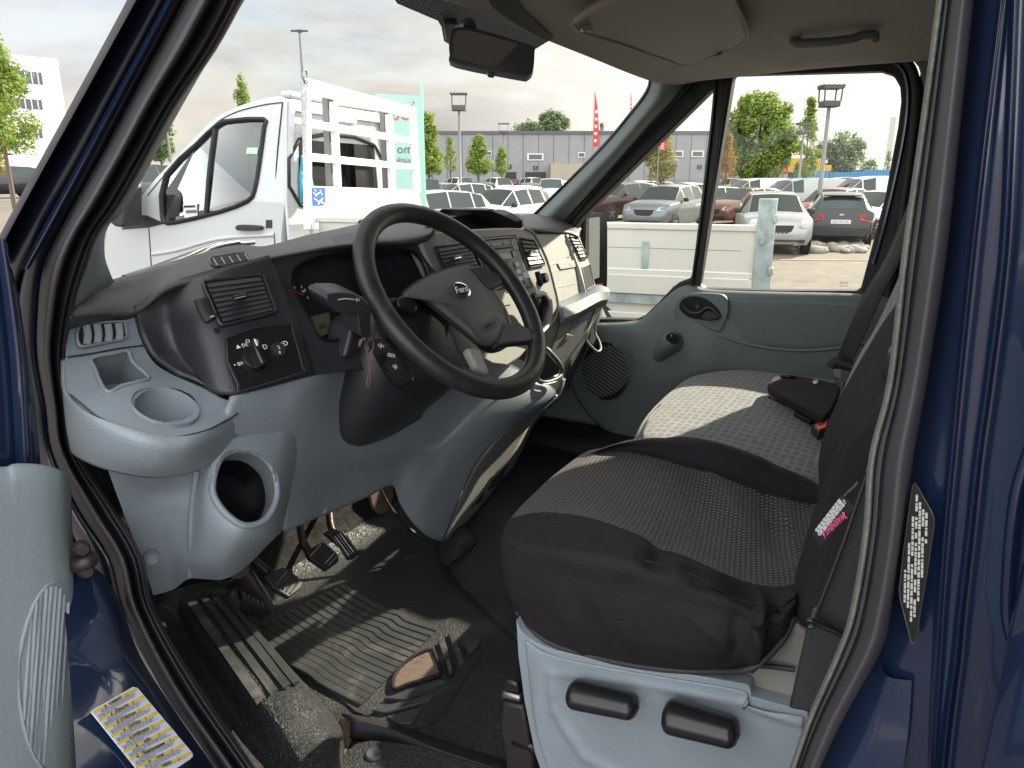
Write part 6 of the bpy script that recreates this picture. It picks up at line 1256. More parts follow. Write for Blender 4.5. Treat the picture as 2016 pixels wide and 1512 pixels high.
vs = oring(.05, .985)+oring(.10, 1.0)+oring(1.93, 1.0)+oring(1.98, .985); fs = []; mi = []
for r_ in range(3):
    for k in range(nO):
        k2 = (k+1) % nO; fs.append((r_*nO+k, r_*nO+k2, (r_+1)*nO+k2, (r_+1)*nO+k)); mi.append(1 if (r_ == 1 and k in (9, 10)) else (2 if (r_ == 1 and k in (1, 2)) else 0))
M['tglass'] = glass('truck_window_glass', (.22, .28, .26), 1.2)
keep = [i for i in range(len(fs)) if mi[i] == 0]
cab = own_t(mk('cab', vs, [fs[i] for i in keep], WP, None, None, True, 50))
own_t(mk('windscreen', vs, [fs[i] for i in range(len(fs)) if mi[i] == 1], M['tglass'], None, None, True))
def side_pts(px_, x0, off=0):
    pl = PS0; o = []
    for p in px_:
        _, y, z = lt(V(*p, pl=pl)); o.append(TL(x0+(tumble(z) if x0 < 1 else -tumble(z))+off, y, z))
    return o
winpx = smooth_px([(504, 233), (507, 250), (504, 330), (500, 376), (488, 396), (434, 417), (347, 438), (326, 437), (320, 420), (322, 345), (375, 285), (413, 245), (440, 236)], 2)
def capring(x0): 
    cy = sum(p[1] for p in ol)/len(ol); cz = sum(p[2] for p in ol)/len(ol)
    return [TL(x0+(tumble(z) if x0 < 1 else -tumble(z)), cy+(y-cy)*.985, cz+(z-cz)*.985) for _, y, z in ol]
for nm, x0 in (('cab_side', .05), ('cab_side', 1.98)):
    o_ = capring(x0); h_ = side_pts(winpx, x0); tr = tessellate_polygon([o_, h_]); own_t(mk(nm, o_+h_, [tuple(t) for t in tr], WP, None), cab)
    dpane = side_pts(winpx, x0, .01); own_t(mk('door_window', dpane, [tuple(range(len(dpane)))], M['tglass'], None))
own_t(tube('window_seal', side_pts(winpx, .05, -.006), .022, M['rub'], None, seg=6, n=1, closed=True), cab)
own_t(tube('window_divider', side_pts([(408, 250), (406, 330), (405, 424)], .05, -.004), .02, M['rub'], None, seg=6), cab)
for pts in ([(293, 449), (296, 490), (300, 560)], [(538, 199), (538, 330), (541, 480)], [(538, 199), (500, 204), (451, 217), (417, 235), (395, 258), (330, 330), (290, 385)]):
    own_t(tube('panel_gap', side_pts(pts, .05, -.001), .006, M['cblack'], None, seg=5), cab)
own_t(slab('door_handle', side_pts(smooth_px([(470, 446), (478, 442), (516, 444), (520, 449), (514, 453), (474, 453)], 2), .05, -.05), M['cblack'], None, ext=TX*.05, bevel=.008))
own_t(slab('door_trim', side_pts([(524, 433), (536, 433), (536, 449), (524, 449)], .05, -.006), M['cblack'], None, ext=TX*.006, bevel=0))
own_t(slab('mirror_mount', side_pts([(240, 452), (262, 420), (292, 425), (325, 440), (293, 448)], .05, -.006), M['cblack'], None, ext=TX*.01, bevel=0))
tm = own_t(slab('wing_mirror', side_pts(smooth_px([(259, 360), (264, 352), (283, 352), (294, 366), (297, 400), (296, 440), (284, 443), (272, 438), (262, 415)], 2), .05, -.32), M['cblack'], None, ext=TX*.22, bevel=.03, seg=3))
own_t(slab('mirror_cap', side_pts(smooth_px([(256, 392), (267, 390), (272, 425), (270, 432), (262, 425)], 2), .05, -.34), WP, None, ext=TX*.1, bevel=.02), tm)
own_t(slab('mirror_glass', [p-TY*.06 for p in side_pts(smooth_px([(268, 358), (280, 358), (288, 372), (291, 400), (286, 404), (272, 396)], 2), .05, -.325)], M['mirrorglass'], None, ext=TX*.01, bevel=0), tm)
own_t(tube('side_crease', side_pts([(300, 500), (350, 492), (430, 470), (540, 462)], .05, .0), .02, WP, None, seg=8), cab)
# cab interior: seats, wheel, papers on the window, hanging blue bag
for x in (.45, 1.05, 1.55): own_t(slab('cab_seat', [TL(x-.2, .62, 1.0), TL(x-.2, .72, 1.35), TL(x-.2, .55, 2.0), TL(x-.2, .42, 2.02), TL(x-.2, .45, 1.0)], M['cblack'], None, ext=TX*.4, bevel=.05, seg=3))
own_t(tube('cab_steering_wheel', [TL(.5+.2*math.cos(a), 1.45+.08*math.sin(a), 1.72+.18*math.sin(a)) for a in [i*math.pi/6 for i in range(12)]], .018, M['cblack'], None, seg=8, closed=True))
own_t(rbox('cab_dashboard', TL(1.0, 1.9, 1.5), (TX, TY, TZ), (1.8, .5, .35), M['cblack'], None, .06))
own_t(slab('window_paper', side_pts([(360, 402), (387, 401), (389, 427), (363, 429)], .05, .0), M['plate'], None, ext=TX*.004, bevel=0))
own_t(slab('paper_print', side_pts([(362, 405), (384, 404), (385, 408), (362, 409)], .05, -.003), M['cblack'], None, ext=TX*.001, bevel=0))
own_t(slab('paper_print', side_pts([(366, 414), (387, 413), (388, 419), (367, 420)], .05, -.003), M['inkb'], None, ext=TX*.001, bevel=0))
own_t(slab('green_note', side_pts([(476, 290), (498, 290), (497, 303), (475, 302)], .05, .0), mat('green_paper', (.45, .68, .48), .7), None, ext=TX*.004, bevel=0))
# rear wall of the cab with its window, seen through the headboard
PRW = (TL(0, .30, 0), -TY)
rw = [TL(.16, .30, 2.60), TL(1.87, .30, 2.60), TL(1.98, .30, 1.75), TL(1.98, .30, .8), TL(.05, .30, .8), TL(.05, .30, 1.75)]
rh = [TL(.30, .30, 2.28), TL(1.70, .30, 2.28), TL(1.76, .30, 1.70), TL(.24, .30, 1.70)]
own_t(slab('cab_rear_wall', rw, WP, None, ext=TY*.03, bevel=.004, holes=[rh]), cab)
own_t(slab('rear_window', [p+TY*.012 for p in rh], M['tglass'], None, ext=TY*.005, bevel=0))
own_t(tube('window_seal', [p-TY*.004 for p in crs(rh, 3, True)][::1], .02, M['rub'], None, seg=6, n=1, closed=True), cab)
own_t(rbox('roof_rear', TL(1.0, .34, 2.66), (TX, TY, TZ), (1.6, .12, .06), WP, None, .02), cab)
own_t(rbox('third_brake_light', TL(1.05, .28, 2.50), (TX, TY, TZ), (.5, .03, .05), M['plate'], None, .006), cab)
bag = mat('blue_plastic_bag', (.04, .33, .45), .35, bump=(12, .03, 4))
own_t(slab('bag', [TL(.30, .29, 2.15), TL(.42, .29, 1.98), TL(.52, .29, 1.72), TL(.22, .29, 1.72), TL(.24, .29, 1.95)], bag, None, ext=TY*-.02, bevel=.008))
# headboard
HB = M['white_h'] = mat('powder_white', (.80, .80, .78), .45, var=(2, .03))
hb = own_t(slab('headboard', [V(*p, pl=PHB) for p in ((611, 366), (823, 374), (830, 405), (834, 440), (612, 452))], HB, None, ext=TY*.03, bevel=.004))
for pts in ([(606, 154), (816, 211), (816, 234), (606, 183)], [(609, 235), (816, 272), (818, 284), (609, 251)], [(609, 301), (819, 324), (821, 335), (610, 317)], [(605, 154), (612, 156), (616, 452), (607, 452)], [(812, 211), (819, 213), (829, 378), (820, 376)],
            [(657, 200), (665, 202), (673, 367), (666, 367)], [(766, 225), (774, 228), (780, 372), (772, 372)]):
    own_t(slab('headboard_rail', [V(*p, pl=(TL(0, -.012, 0), -TY)) for p in pts], HB, None, ext=TY*.05, bevel=.004), hb)
HG = mat('primer_grey', (.22, .22, .22), .6)
for pts in ([(644, 185), (657, 188), (665, 366), (652, 366)], [(756, 218), (766, 222), (773, 372), (763, 371)]): own_t(slab('headboard_post', [V(*p, pl=(TL(0, .06, 0), -TY)) for p in pts], HG, None, ext=TY*.06, bevel=.004), hb)
own_t(tube('side_post', [V(600, 158, pl=(TL(0, .02, 0), -TY)), V(608, 470, pl=(TL(0, .02, 0), -TY))], .035, M['steel'], None, seg=6, n=1), hb)
for u, v, k in ((601, 150, 1), (813, 206, .9)):
    c = V(u, v, pl=PHB); own_t(tube('lashing_ring', [c+TX*.03*k*math.cos(a)*1.0+TZ*.055*k*math.sin(a) for a in [i*math.pi/5 for i in range(10)]], .009, M['steel'], None, seg=6, n=2, closed=True), hb)
own_t(slab('load_sticker', [V(*p, pl=(TL(0, -.016, 0), -TY)) for p in ((614, 370), (640, 369), (641, 405), (616, 405))], mat('sticker_blue', (.02, .10, .62), .4), None, ext=TY*.004, bevel=0), hb)
mb = MB()
ps = (TL(0, -.019, 0), -TY)
for a, b in (((618, 390), (628, 398)), ((628, 398), (636, 390)), ((617, 379), (623, 387)), ((630, 374), (634, 384)), ((618, 373), (622, 376)), ((632, 398), (640, 402)), ((621, 384), (630, 379)), ((626, 402), (634, 394))):
    A, B = V(*a, pl=ps), V(*b, pl=ps); mb.bar(A, B, .010, .002, 0, up=TY)
own_t(mb.build('sticker_marks', M['white']), hb)
own_t(tube('small_hook', [V(653, 428, pl=ps), V(660, 426, pl=ps), V(663, 438, pl=ps)], .008, M['steel'], None, seg=6), hb)
# bed with aluminium drop sides, galvanised rear post
AL = mat('aluminium_panel', (.55, .54, .50), .42, metal=.35, var=(1.2, .08)); GV = mat('galvanised_steel', (.36, .42, .43), .38, metal=.6, var=(9, .25), dirt=(14, (.50, .53, .52), .56))
own_t(rbox('load_bed', TL(1.07, -1.65, 1.15), (TX, TY, TZ), (2.1, 3.3, .10), AL, None, .01))
for x, nm in ((.05, 'drop_side'),):
    o = own_t(rbox(nm, TL(x, -1.89, 1.40), (TX, TY, TZ), (.03, 3.74, .36), AL, None, .004))
    for z in (1.585, 1.235): own_t(rbox('side_rail', TL(x-.006, -1.89, z), (TX, TY, TZ), (.05, 3.76, .05), AL, None, .008), o)
    for z in (1.42,): own_t(rbox('side_groove', TL(x-.0165, -1.86, z), (TX, TY, TZ), (.003, 3.6, .004), HG, None, 0), o)
    for y in (-2.95, -1.9, -.9): own_t(rbox('hinge_strap', TL(x-.022, y, 1.30), (TX, TY, TZ), (.012, .05, .34), GV, None, .003), o)
for x in (.06,):
    o = own_t(rbox('rear_post', TL(x-.02, -3.82, 1.44), (TX, TY, TZ), (.07, .13, .72), GV, None, .006))
    for z in (1.66, 1.5, 1.28, 1.1): own_t(rbox('post_latch', TL(x-.05, -3.88 if z != 1.5 else -3.80, z), (TX, TY, TZ), (.05, .035, .06), GV, None, .006), o)
own_t(rbox('under_panel', TL(.10, -1.89, .86), (TX, TY, TZ), (.03, 3.7, .34), AL, None, .004))
own_t(rbox('bed_rail', TL(.03, -1.86, 1.14), (TX, TY, TZ), (.06, 3.75, .15), AL, None, .006))
own_t(rbox('lower_rail', TL(.06, -1.86, 1.02), (TX, TY, TZ), (.05, 3.7, .08), GV, None, .006))
for y in (-3.2, -2.2, -1.2): own_t(lathe('rail_bolt', TL(.0, y, 1.12), (TY, TZ, -TX), [(.03, 0), (.025, .015), (.001, .015)], M['steel'], None, 12))
own_t(rbox('chassis', TL(1.0, -.6, .85), (TX, TY, TZ), (.9, 6.2, .16), M['cblack'], None, .01))
own_t(rbox('side_guard', TL(.08, -2.1, .80), (TX, TY, TZ), (.04, 2.2, .22), AL, None, .01))
for x, sd_ in ((.18, -1), (1.88, 1)):
    for y in (-2.4, 2.2):
        o = own_t(lathe('wheel', TL(x, y, gz(5, 4)+.40), (TY, TZ, TX*sd_), [(.38, -.13), (.40, -.1), (.40, .1), (.37, .13), (.24, .13), (.22, .06), (.001, .06)], M['tyre'], None, 24))
# ---------------- pale green sign behind the truck
PSG = (GP(795, 15), -FH)
sg = slab('sign_board', [V(*p, pl=PSG) for p in ((738, 184), (822, 189), (830, 190), (838, 470), (738, 470))], mat('pale_green_glass', (.34, .56, .48), .25, var=(.6, .06)), None, ext=FH*.06, bevel=.004)
sgr = tag(sg, 'tall pale green glass sign with mirrored red and black lettering behind the truck headboard', 'sign')
for s, u, v, z, mt, al in (('bum', 806, 224, .36, mat('sign_red', (.55, .06, .05), .4), 'LEFT'), ('mo', 813, 294, .24, M['inkb'], 'LEFT'), ('bütik', 814, 316, .17, mat('sign_grey', (.12, .16, .15), .5), 'LEFT'), ('.nu', 728, 296, .2, M['inkb'], 'LEFT')):
    text('lettering', s, V(u, v, pl=(PSG[0]-FH*.01, PSG[1])), -RT, TZ, z, mt, sg, align='LEFT', ext=.002)
rbox('sign_edge', V(834, 330, pl=PSG)+FH*.03, (RT, FH, TZ), (.05, .07, 3.1), mat('glass_edge', (.30, .58, .48), .2), sg, .005)

# ---------------- lamps
LG = mat('lamp_pole_grey', (.20, .19, .19), .5); LD = mat('lamp_head_dark', (.07, .065, .06), .5)
def lamp(u, d, vtop, hw_px, head_h, r_, label, style=0):
    b = GP(u, d); t = (b-CAM).dot(FW); 
    top = V(u, vtop, pl=(b, -FH)).z
    k = t/FPX; h = top-b.z; hw = hw_px*k; hh = head_h*k
    o = empty('street_lamp', b, math.atan2(RT.y, RT.x), label, 'street lamp', 'lamp posts on the parking lot')
    mb = MB()
    if style == 0:
        lathe('pole', (0, 0, 0), AX, [(r_*1.5, 0), (r_*1.4, 1.2), (r_, 1.25), (r_*.75, h-hh)], LG, o, 12)
        rbox('lamp_body', (0, 0, h-hh*.82), AX, (hw*1.75, hw*1.6, hh*.30), LD, o, .03)
        for x in (-1, 1):
            for y in (-1, 1): mb.bar((x*hw*.85, y*hw*.75, h-hh*.7), (x*hw*.9, y*hw*.75, h-.05), .035, .035)
        mb.build('frame', LD, o)
        c = MB(); c.box((0, 0, h-.04), AX, (hw*2.1, hw*1.8, .07))
        for i in range(5): c.bar((-hw+i*hw/2, -hw*.8, h), (-hw+i*hw/2, hw*.8, h), .08, .07)
        c.build('reflector', LD, o)
    else:
        lathe('pole', (0, 0, 0), AX, [(r_*1.4, 0), (r_*.6, h)], LG, o, 10)
        mb.box((-hw*.6, 0, h-.02), AX, (hw*.9, .25, .07)); mb.box((hw*.6, 0, h-.02), AX, (hw*.9, .25, .07)); mb.box((0, 0, h-.03), AX, (.25, .2, .14)); mb.build('lamp_arms', LD, o)
    return o
lamp(1603, 23, 170, 18, 38, .07, 'nearest lamp post with open frame head, beside the stones and black hatchback')
lamp(1566, 42, 243, 12, 20, .07, 'smaller frame-headed lamp post in front of the narrow tall tree')
lamp(907, 52, 184, 15, 32, .10, 'frame-headed lamp post rising right of the pale green sign')
lamp(992, 84, 243, 10, 20, .11, 'small frame-headed lamp post in front of the grey hall')
lamp(614, 46, 60, 15, 8, .11, 'tall twin-armed lamp post above the truck headboard', 1)
lamp(345, 40, 222, 9, 8, .06, 'thin lamp post left of the truck cab', 1)
# ---------------- trees
def leafmat(n, c, c2):
    m_ = mat(n, c, .65, var=(1.1, .35)); t = m_.node_tree; b = t.nodes['Principled BSDF']; b.inputs['Subsurface Weight'].default_value = 0
    oi = t.nodes.new('ShaderNodeTexNoise'); oi.inputs['Scale'].default_value = 6; tc = [x for x in t.nodes if x.type == 'TEX_COORD'][0]
    t.links.new(tc.outputs['Object'], oi.inputs['Vector']); mx = N(t, 'ShaderNodeMix', data_type='RGBA'); mx.inputs['A'].default_value = (*c, 1); mx.inputs['B'].default_value = (*c2, 1)
    rp = N(t, 'ShaderNodeValToRGB'); rp.color_ramp.elements[0].position = .42; rp.color_ramp.elements[1].position = .6
    t.links.new(oi.outputs['Fac'], rp.inputs['Fac']); t.links.new(rp.outputs[0], mx.inputs['Factor']); t.links.new(mx.outputs['Result'], b.inputs['Base Color'])
    b.inputs['Transmission Weight'].default_value = 0
    tr = t.nodes.new('ShaderNodeBsdfTranslucent'); t.links.new(mx.outputs['Result'], tr.inputs[0]); ms = t.nodes.new('ShaderNodeMixShader'); ms.inputs[0].default_value = .45
    out_ = [x for x in t.nodes if x.type == 'OUTPUT_MATERIAL'][0]; t.links.new(b.outputs[0], ms.inputs[1]); t.links.new(tr.outputs[0], ms.inputs[2]); t.links.new(ms.outputs[0], out_.inputs['Surface'])
    return m_
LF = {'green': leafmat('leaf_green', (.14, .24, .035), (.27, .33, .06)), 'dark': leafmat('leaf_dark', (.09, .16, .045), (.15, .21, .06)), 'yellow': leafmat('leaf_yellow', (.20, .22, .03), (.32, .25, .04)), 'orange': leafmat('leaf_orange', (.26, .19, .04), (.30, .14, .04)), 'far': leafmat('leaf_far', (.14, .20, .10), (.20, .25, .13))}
BARK = mat('bark', (.12, .095, .07), .9)
def tree(u, d, vtop, vbot, hw_px, col, label, shape='round', nleaf=2600, cat='tree'):
    b = GP(u, d); t = (b-CAM).dot(FW); k = t/FPX
    zt = V(u, vtop, pl=(b, -FH)).z-b.z; zb = max(V(u, vbot, pl=(b, -FH)).z-b.z, .6); hw = hw_px*k
    o = empty({'round': 'broadleaf_tree', 'column': 'columnar_tree', 'cone': 'young_tree'}[shape], b, 0, label, cat)
    rnd = random.Random(int(u*7+d))
    hgt = zt-zb
    def rad(s):  # crown radius at height fraction s
        if shape == 'round': return hw*math.sqrt(max(0, 1-(2*s-1)**2))**.8
        if shape == 'column': return hw*(.55+.6*math.sin(math.pi*min(1, s*1.15+.1)))*(1-s**4)*.9
        return hw*(1-s)**.75*(.55+.45*min(1, s*6))
    clumps = []
    nleaf = int(nleaf*1.8)
    for i in range({'round': 80, 'column': 60, 'cone': 56}[shape]):
        s = rnd.uniform(.02, .97); a = rnd.uniform(0, 6.283); q = rad(s)*rnd.uniform(.2, 1)**.6*.9
        clumps.append((Vector((math.cos(a)*q, math.sin(a)*q, zb+hgt*s)), rnd.uniform(.20, .36)*hw*(1 if shape == 'round' else 1.1)+.05))
    vs = []; fs = []
    ls = max(.06, min(hw*.095, 1.6*k*2.2))
    for i in range(nleaf):
        c, r_ = rnd.choice(clumps); dv = Vector((rnd.gauss(0, 1), rnd.gauss(0, 1), rnd.gauss(0, 1))).normalized()*r_*rnd.uniform(.5, 1.08)
        p = c+dv; n_ = (dv.normalized()+Vector((rnd.gauss(0, .5), rnd.gauss(0, .5), rnd.gauss(0, .5)+.3))).normalized()
        X, Y_, _ = frame(n_, (rnd.random(), rnd.random(), rnd.random()+.1)); q = ls*rnd.uniform(.6, 1.3); j = len(vs)
        vs += [p-X*q, p-Y_*q*.6, p+X*q, p+Y_*q*.6]; fs.append((j, j+1, j+2, j+3))
    mk('crown', vs, fs, LF[col], o)
    mb = MB(); r0 = max(.07, hw*.06)
    lathe('trunk', (0, 0, 0), AX, [(r0*1.3, 0), (r0, zb*.6+.2), (r0*.7, zb+hgt*.4), (r0*.15, zb+hgt*.9)], BARK, o, 8)
    for i in range(9):
        c = clumps[i*3][0]; h0 = max(zb*.8, c.z-abs(c.x)-.4*hw); mb.bar((0, 0, min(h0, c.z)), c, r0*.3, r0*.3)
    mb.build('branches', BARK, o)
    return o
tree(30, 27, 40, 300, 66, 'green', 'loose green tree in front of the white office block', 'column', 5200)
tree(-15, 30, 200, 330, 60, 'yellow', 'yellow-green bushy tree at the far left edge', 'round', 2500)
tree(326, 46, 222, 312, 32, 'dark', 'small green tree between the pillar and the truck cab roof', 'round', 1800)
tree(496, 52, 142, 300, 24, 'green', 'thin tree top showing above the truck cab roof', 'cone', 1500)
tree(846, 56, 225, 342, 32, 'green', 'young tree directly right of the pale green sign', 'cone', 2400)
tree(888, 74, 270, 336, 14, 'green', 'slimmest young tree before the grey hall', 'column', 1200)
tree(943, 70, 270, 338, 28, 'green', 'widest young tree before the grey hall', 'cone', 2200)
tree(988, 72, 292, 342, 18, 'green', 'shortest young tree before the grey hall, beside a small lamp post', 'cone', 1200)
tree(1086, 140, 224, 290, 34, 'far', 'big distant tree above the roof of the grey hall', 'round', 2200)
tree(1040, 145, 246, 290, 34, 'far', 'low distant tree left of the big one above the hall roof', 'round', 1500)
tree(1180, 96, 243, 300, 13, 'dark', 'dark tree top right of the red banner flag', 'column', 700)
tree(1298, 52, 238, 350, 30, 'yellow', 'yellowing tree in the quarter window', 'column', 2600)
tree(1484, 58, 196, 352, 66, 'green', 'big round dense tree in the side window', 'round', 15000)
tree(1424, 50, 262, 356, 18, 'orange', 'thin orange-brown tree beside the window divider', 'column', 1400)
tree(1577, 56, 188, 350, 24, 'green', 'narrow tall tree between two lamp posts', 'column', 2800)
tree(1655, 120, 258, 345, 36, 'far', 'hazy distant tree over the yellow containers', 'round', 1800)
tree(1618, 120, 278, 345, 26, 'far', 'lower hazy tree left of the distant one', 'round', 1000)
tree(1704, 130, 315, 350, 20, 'dark', 'small dark distant tree above the blue containers', 'round', 700)
tree(1740, 90, 296, 345, 10, 'dark', 'dark slender evergreen at the right edge of the side window', 'column', 500)
def tree_at(x, y, h, r_, label):
    global GP
    old = GP; GP = lambda u, d, dz=0: Vector((x, y, 0)); o = None
    b = Vector((x, y, 0)); rnd = random.Random(3); vs = []; fs = []; o = empty('columnar_tree', b, 0, label, 'tree')
    for i in range(2500):
        s = rnd.random(); a = rnd.uniform(0, 6.283); q = r_*(1-s)**.7*rnd.uniform(.3, 1)
        p = Vector((math.cos(a)*q, math.sin(a)*q, .8+(h-.8)*s)); X, Y_, _ = frame(Vector((rnd.gauss(0, 1), rnd.gauss(0, 1), rnd.gauss(0, 1)+.2)).normalized(), (rnd.random(), rnd.random(), .3)); j = len(vs)
        vs += [p-X*.1, p-Y_*.06, p+X*.1, p+Y_*.06]; fs.append((j, j+1, j+2, j+3))
    mk('crown', vs, fs, LF['green'], o); lathe('trunk', (0, 0, 0), AX, [(.12, 0), (.03, h*.8)], BARK, o, 8); GP = old
tree_at(-2.5, -20, 4.6, 1.0, 'left of two slim green trees reflected in the door mirror'); tree_at(1.5, -19, 5.2, 1.1, 'right of two slim green trees reflected in the door mirror')
# ---------------- buildings
def wallquad(name, pts, d0, mats, parent, thick):
    pl = (GP(1000, d0), -FH); o = slab(name, [V(*p, pl=pl) for p in pts], mats, parent, ext=FH*thick, bevel=0, smooth=False); return o
CL = mat('grey_cladding', (.25, .25, .255), .75, var=(.5, .08)); CL2 = mat('dark_roof_edge', (.10, .10, .11), .7); WIN = mat('hall_window', (.08, .09, .10), .15)
PLW = (GP(1000, 92), -FH)
hall = empty('grey_hall', GP(1040, 92), 0, 'long flat-roofed grey industrial hall behind the parked cars', 'building'); HI = Matrix.Translation(-hall.location)
def hown(o, p=None):
    o.parent = p or hall
    if p is None: o.matrix_parent_inverse = HI
    return o
zt = V(1000, 264, pl=PLW).z
def hb_(u, v): return V(u, v, pl=PLW)
a, b = hb_(660, 300), hb_(1545, 300)
hw_ = hown(slab('wall', [Vector((a.x, a.y, -.5)), Vector((b.x, b.y, -.5)), Vector((b.x, b.y, zt)), Vector((a.x, a.y, zt))], CL, None, ext=FH*30, bevel=0, smooth=False))
hown(slab('roof', [Vector((a.x, a.y, zt)), Vector((b.x, b.y, zt)), Vector((b.x, b.y, zt+.35)), Vector((a.x, a.y, zt+.35))], CL2, None, ext=FH*30, bevel=0, smooth=False)).location = -FH*.15
mbp = MB()
for i in range(28):
    u = 700+i*30; p = hb_(u, 300); mbp.box(Vector((p.x, p.y, zt/2))-FH*.02, (RT, FH, TZ), (.05, .04, zt))
hown(mbp.build('cladding_joints', CL2), hw_)
for u, v, w2, h2 in ((1054, 309, 32, 13), (962, 302, 12, 8), (1332, 303, 26, 12), (1373, 303, 24, 12), (1145, 305, 14, 10), (800, 300, 20, 10)):
    p = hb_(u, v); k = (p-CAM).dot(FW)/FPX
    f = hown(rbox('window', p-FH*.05, (RT, FH, TZ), (w2*k, .12, h2*k), M['plate'], None, 0)); own_ = rbox('pane', p-FH*.12, (RT, FH, TZ), (w2*k*.8, .02, h2*k*.7), WIN, f, 0)
for u, v in ((1003, 328), (1054, 330), (1322, 328), (1377, 328)):
    p = hb_(u, v); k = (p-CAM).dot(FW)/FPX; f = hown(rbox('dock_sign', p-FH*.1, (RT, FH, TZ), (8*k, .1, 7*k), M['ink'], None, 0)); text('dock_number', '1', p-FH*.17, RT, TZ, .35, M['white'], f)
for u in (1054, 1005): 
    p = hb_(u, 346); k = (p-CAM).dot(FW)/FPX; hown(rbox('dock_door', p-FH*.1, (RT, FH, TZ), (40*k if u == 1054 else 22*k, .1, 14*k), M['cblack'], None, 0))
p1, p2 = hb_(1083, 322), hb_(1180, 350)
hown(rbox('beige_annex', Vector(((p1.x+p2.x)/2, (p1.y+p2.y)/2, p1.z/2))-FH*1.0, (RT, FH, TZ), ((p2-p1).dot(RT), 1.8, p1.z), mat('beige_render', (.36, .31, .24), .8), None, 0))
tw = GP(1541, 80); k = (tw-CAM).dot(FW)/FPX; zt2 = V(1541, 258, pl=(tw, -FH)).z
tow = tag(rbox('chimney_tower', Vector((tw.x, tw.y, zt2/2)), (RT, FH, TZ), (9*k, 1, zt2), CL, None, 0), 'grey slender chimney tower right of the big round tree', 'tower'); rbox('tower_cap', Vector((tw.x, tw.y, zt2+.2)), (RT, FH, TZ), (14*k, 1.4, .5), CL2, tow, 0)
# white office at the left
POF = (GP(60, 60), Vector((-.35, -1, 0)).normalized())
A_, B_2 = V(-200, 60, pl=POF), V(113, 116, pl=POF)
zz = B_2.z
off = tag(slab('office_block', [Vector((A_.x, A_.y, 0)), Vector((B_2.x, B_2.y, 0)), Vector((B_2.x, B_2.y, zz)), Vector((A_.x, A_.y, zz))], mat('white_render', (.88, .86, .83), .8), None, ext=(6, 10, 0), bevel=0, smooth=False), 'white cube-shaped office block behind the tree outside the front pillar', 'building')
for u, v, w2, h2 in ((62, 153, 36, 22), (10, 140, 50, 22), (62, 205, 36, 18), (10, 200, 50, 18), (62, 262, 36, 18)):
    p = V(u, v, pl=POF); k = (p-CAM).dot(FW)/FPX; X = Vector((-POF[1].y, POF[1].x, 0)); f = rbox('window', p+POF[1]*.02, (X, POF[1], TZ), (w2*k, .1, h2*k), WIN, off, 0)
    for j in (-.3, 0, .3): rbox('mullion', p+POF[1]*.08+X*w2*k*j, (X, POF[1], TZ), (.08, .05, h2*k), M['plate'], f, 0)
# behind the van, seen only in its door mirror
rw_ = tag(slab('garden_wall', [Vector((-14, -24, 0)), Vector((16, -24, 0)), Vector((16, -24, 4.2)), Vector((-14, -24, 4.2))], CL, None, ext=(0, -.3, 0), bevel=0, smooth=False), 'plain grey wall reflected in the passenger door mirror', 'wall')
# containers
CY = mat('container_yellow', (.55, .33, .03), .5); CB = mat('container_blue', (.05, .20, .42), .5); CR = mat('container_red', (.5, .04, .03), .5)
def container(u0, u1, v0, v1, d, mt, label):
    b = GP((u0+u1)/2, d); pl = (b, -FH); p0, p1 = V(u0, v0, pl=pl), V(u1, v1, pl=pl); c = (p0+p1)/2
    o = tag(rbox('shipping_container', c+FH*1.2, (RT, FH, TZ), (abs((p1-p0).dot(RT)), 2.4, abs(p0.z-p1.z)), mt, None, 0), label, 'container', 'containers beyond the parked cars')
    mb = MB(); n_ = 10; w_ = (p1-p0).dot(RT)
    for i in range(n_): mb.box(c-FH*.03+RT*((i+.5)/n_-.5)*w_, (RT, FH, TZ), (w_/n_*.5, .05, abs(p0.z-p1.z)*.9))
    mb.build('corrugation', mt, o)
for a in ((1543, 1583, 311, 325, 72, CY, 'upper left yellow container behind the narrow tall tree'), (1585, 1624, 312, 324, 72, CY, 'upper right yellow container left of the distant tree'), (1543, 1583, 325.5, 339, 72, CY, 'lower left yellow container touching the red one'), (1585, 1636, 325, 337, 72, CY, 'lower right yellow container above the blue one'),
          (1540, 1550, 326, 343, 70, CR, 'small red container left of the yellow stack'), (1570, 1630, 337.5, 352, 71, CB, 'blue container directly below the yellow stack'), (1632, 1700, 339, 353, 73, CB, 'middle blue container under the small dark tree'), (1702, 1760, 334, 353, 74, CB, 'right blue container, taller than the others')): container(*a)
ftw = GP(1752, 95); t_ = rbox('white_tower', Vector((ftw.x, ftw.y, 4.5)), (RT, FH, TZ), (1.6, 1.5, 9), M['plate'], None, 0); tag(t_, 'white tower block at the right edge of the side window', 'tower')
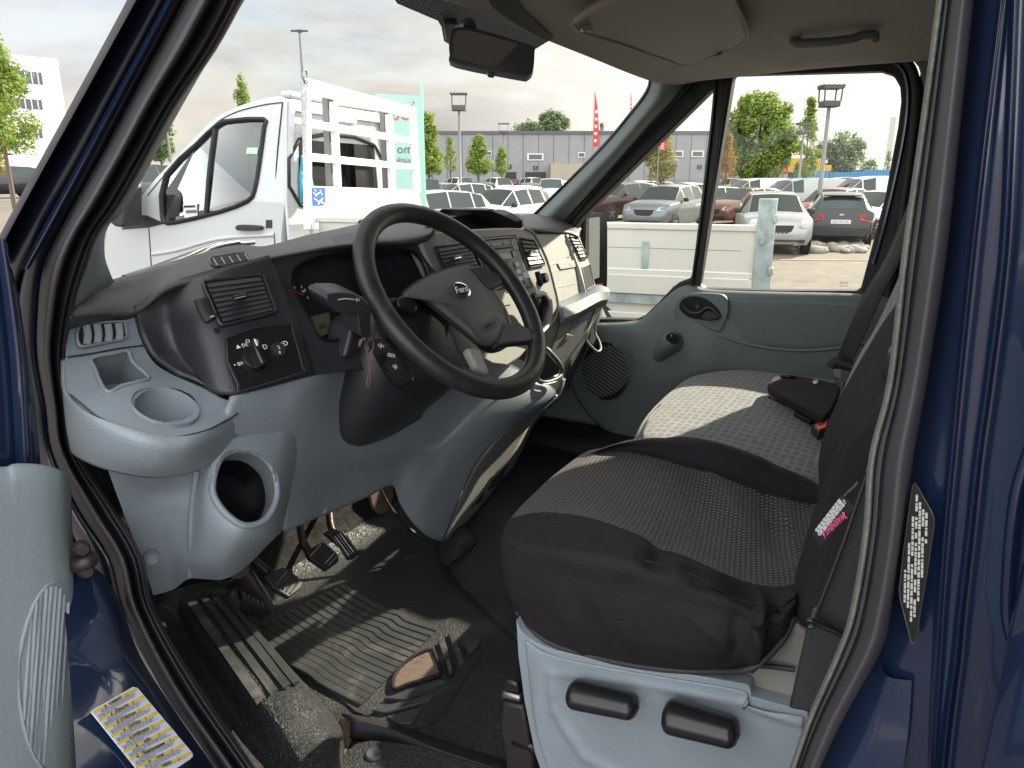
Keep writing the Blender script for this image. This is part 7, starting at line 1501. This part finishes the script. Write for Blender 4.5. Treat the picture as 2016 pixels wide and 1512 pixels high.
# flags
def flag(u, d, vtop, vbot, w_px, label, cant=0):
    b = GP(u, d); pl = (b, -FH); k = (b-CAM).dot(FW)/FPX; zt_ = V(u, vtop, pl=pl).z; zb_ = V(u, vbot, pl=pl).z
    o = empty('banner_flag', b, math.atan2(RT.y, RT.x), label, 'flag', 'red advertising flags')
    lathe('flag_pole', (0, 0, 0), AX, [(.05, 0), (.02, zt_-b.z)], LG, o, 8)
    h = zt_-zb_; w_ = w_px*k; z0 = zb_-b.z
    pts = [Vector((.04, 0, z0)), Vector((w_, 0, z0+.1)), Vector((w_*.95, .05, z0+h*.4)), Vector((w_*.6, .05, z0+h*.75)), Vector((.06, 0, z0+h))]
    f = slab('cloth', pts, mat('flag_red', (.62, .03, .03), .7), o, ext=(0, .01, 0), bevel=0)
    mb = MB()
    for i in range(5): mb.box((w_*.45, -.012, z0+h*(.12+i*.13)), AX, (w_*.4, .004, h*.05))
    mb.build('flag_marks', M['white'], f)
flag(1164, 62, 180, 290, 11, 'red and white feather flag left of the dark tree top'); flag(1233, 66, 180, 240, 5, 'thin red feather flag beyond the windscreen pillar'); flag(1291, 50, 262, 296, 14, 'red flag in the top of the yellowing tree')
# stones round the lamp foot
M['stone'] = mat('boulder', (.30, .28, .25), .9, var=(4, .25), bump=(6, .05, 6))
sm = []
for j in range(3):
    bm = bmesh.new(); bmesh.ops.create_icosphere(bm, subdivisions=2, radius=.2); rn = random.Random(j)
    for v in bm.verts: v.co *= rn.uniform(.85, 1.12)
    for v in bm.verts: v.co.z *= .65; v.co.x *= 1.15
    me = bpy.data.meshes.new('boulder'); bm.to_mesh(me); bm.free(); me.materials.append(M['stone']); [setattr(p, 'use_smooth', True) for p in me.polygons]; sm.append(me)
rn = random.Random(5)
for i in range(30):
    u = rn.uniform(1580, 1705); v = rn.uniform(480, 494); p = V(u, v, z=.06); o = bpy.data.objects.new('boulder', sm[i % 3]); COL.objects.link(o); o.location = p
    o.rotation_euler = (0, 0, rn.uniform(0, 6)); s = rn.uniform(.5, 1.1); o.scale = (s, s, s); tag(o, 'rounded grey boulder in the pile between lamp post and black hatchback', 'stone', 'boulders round the lamp post')
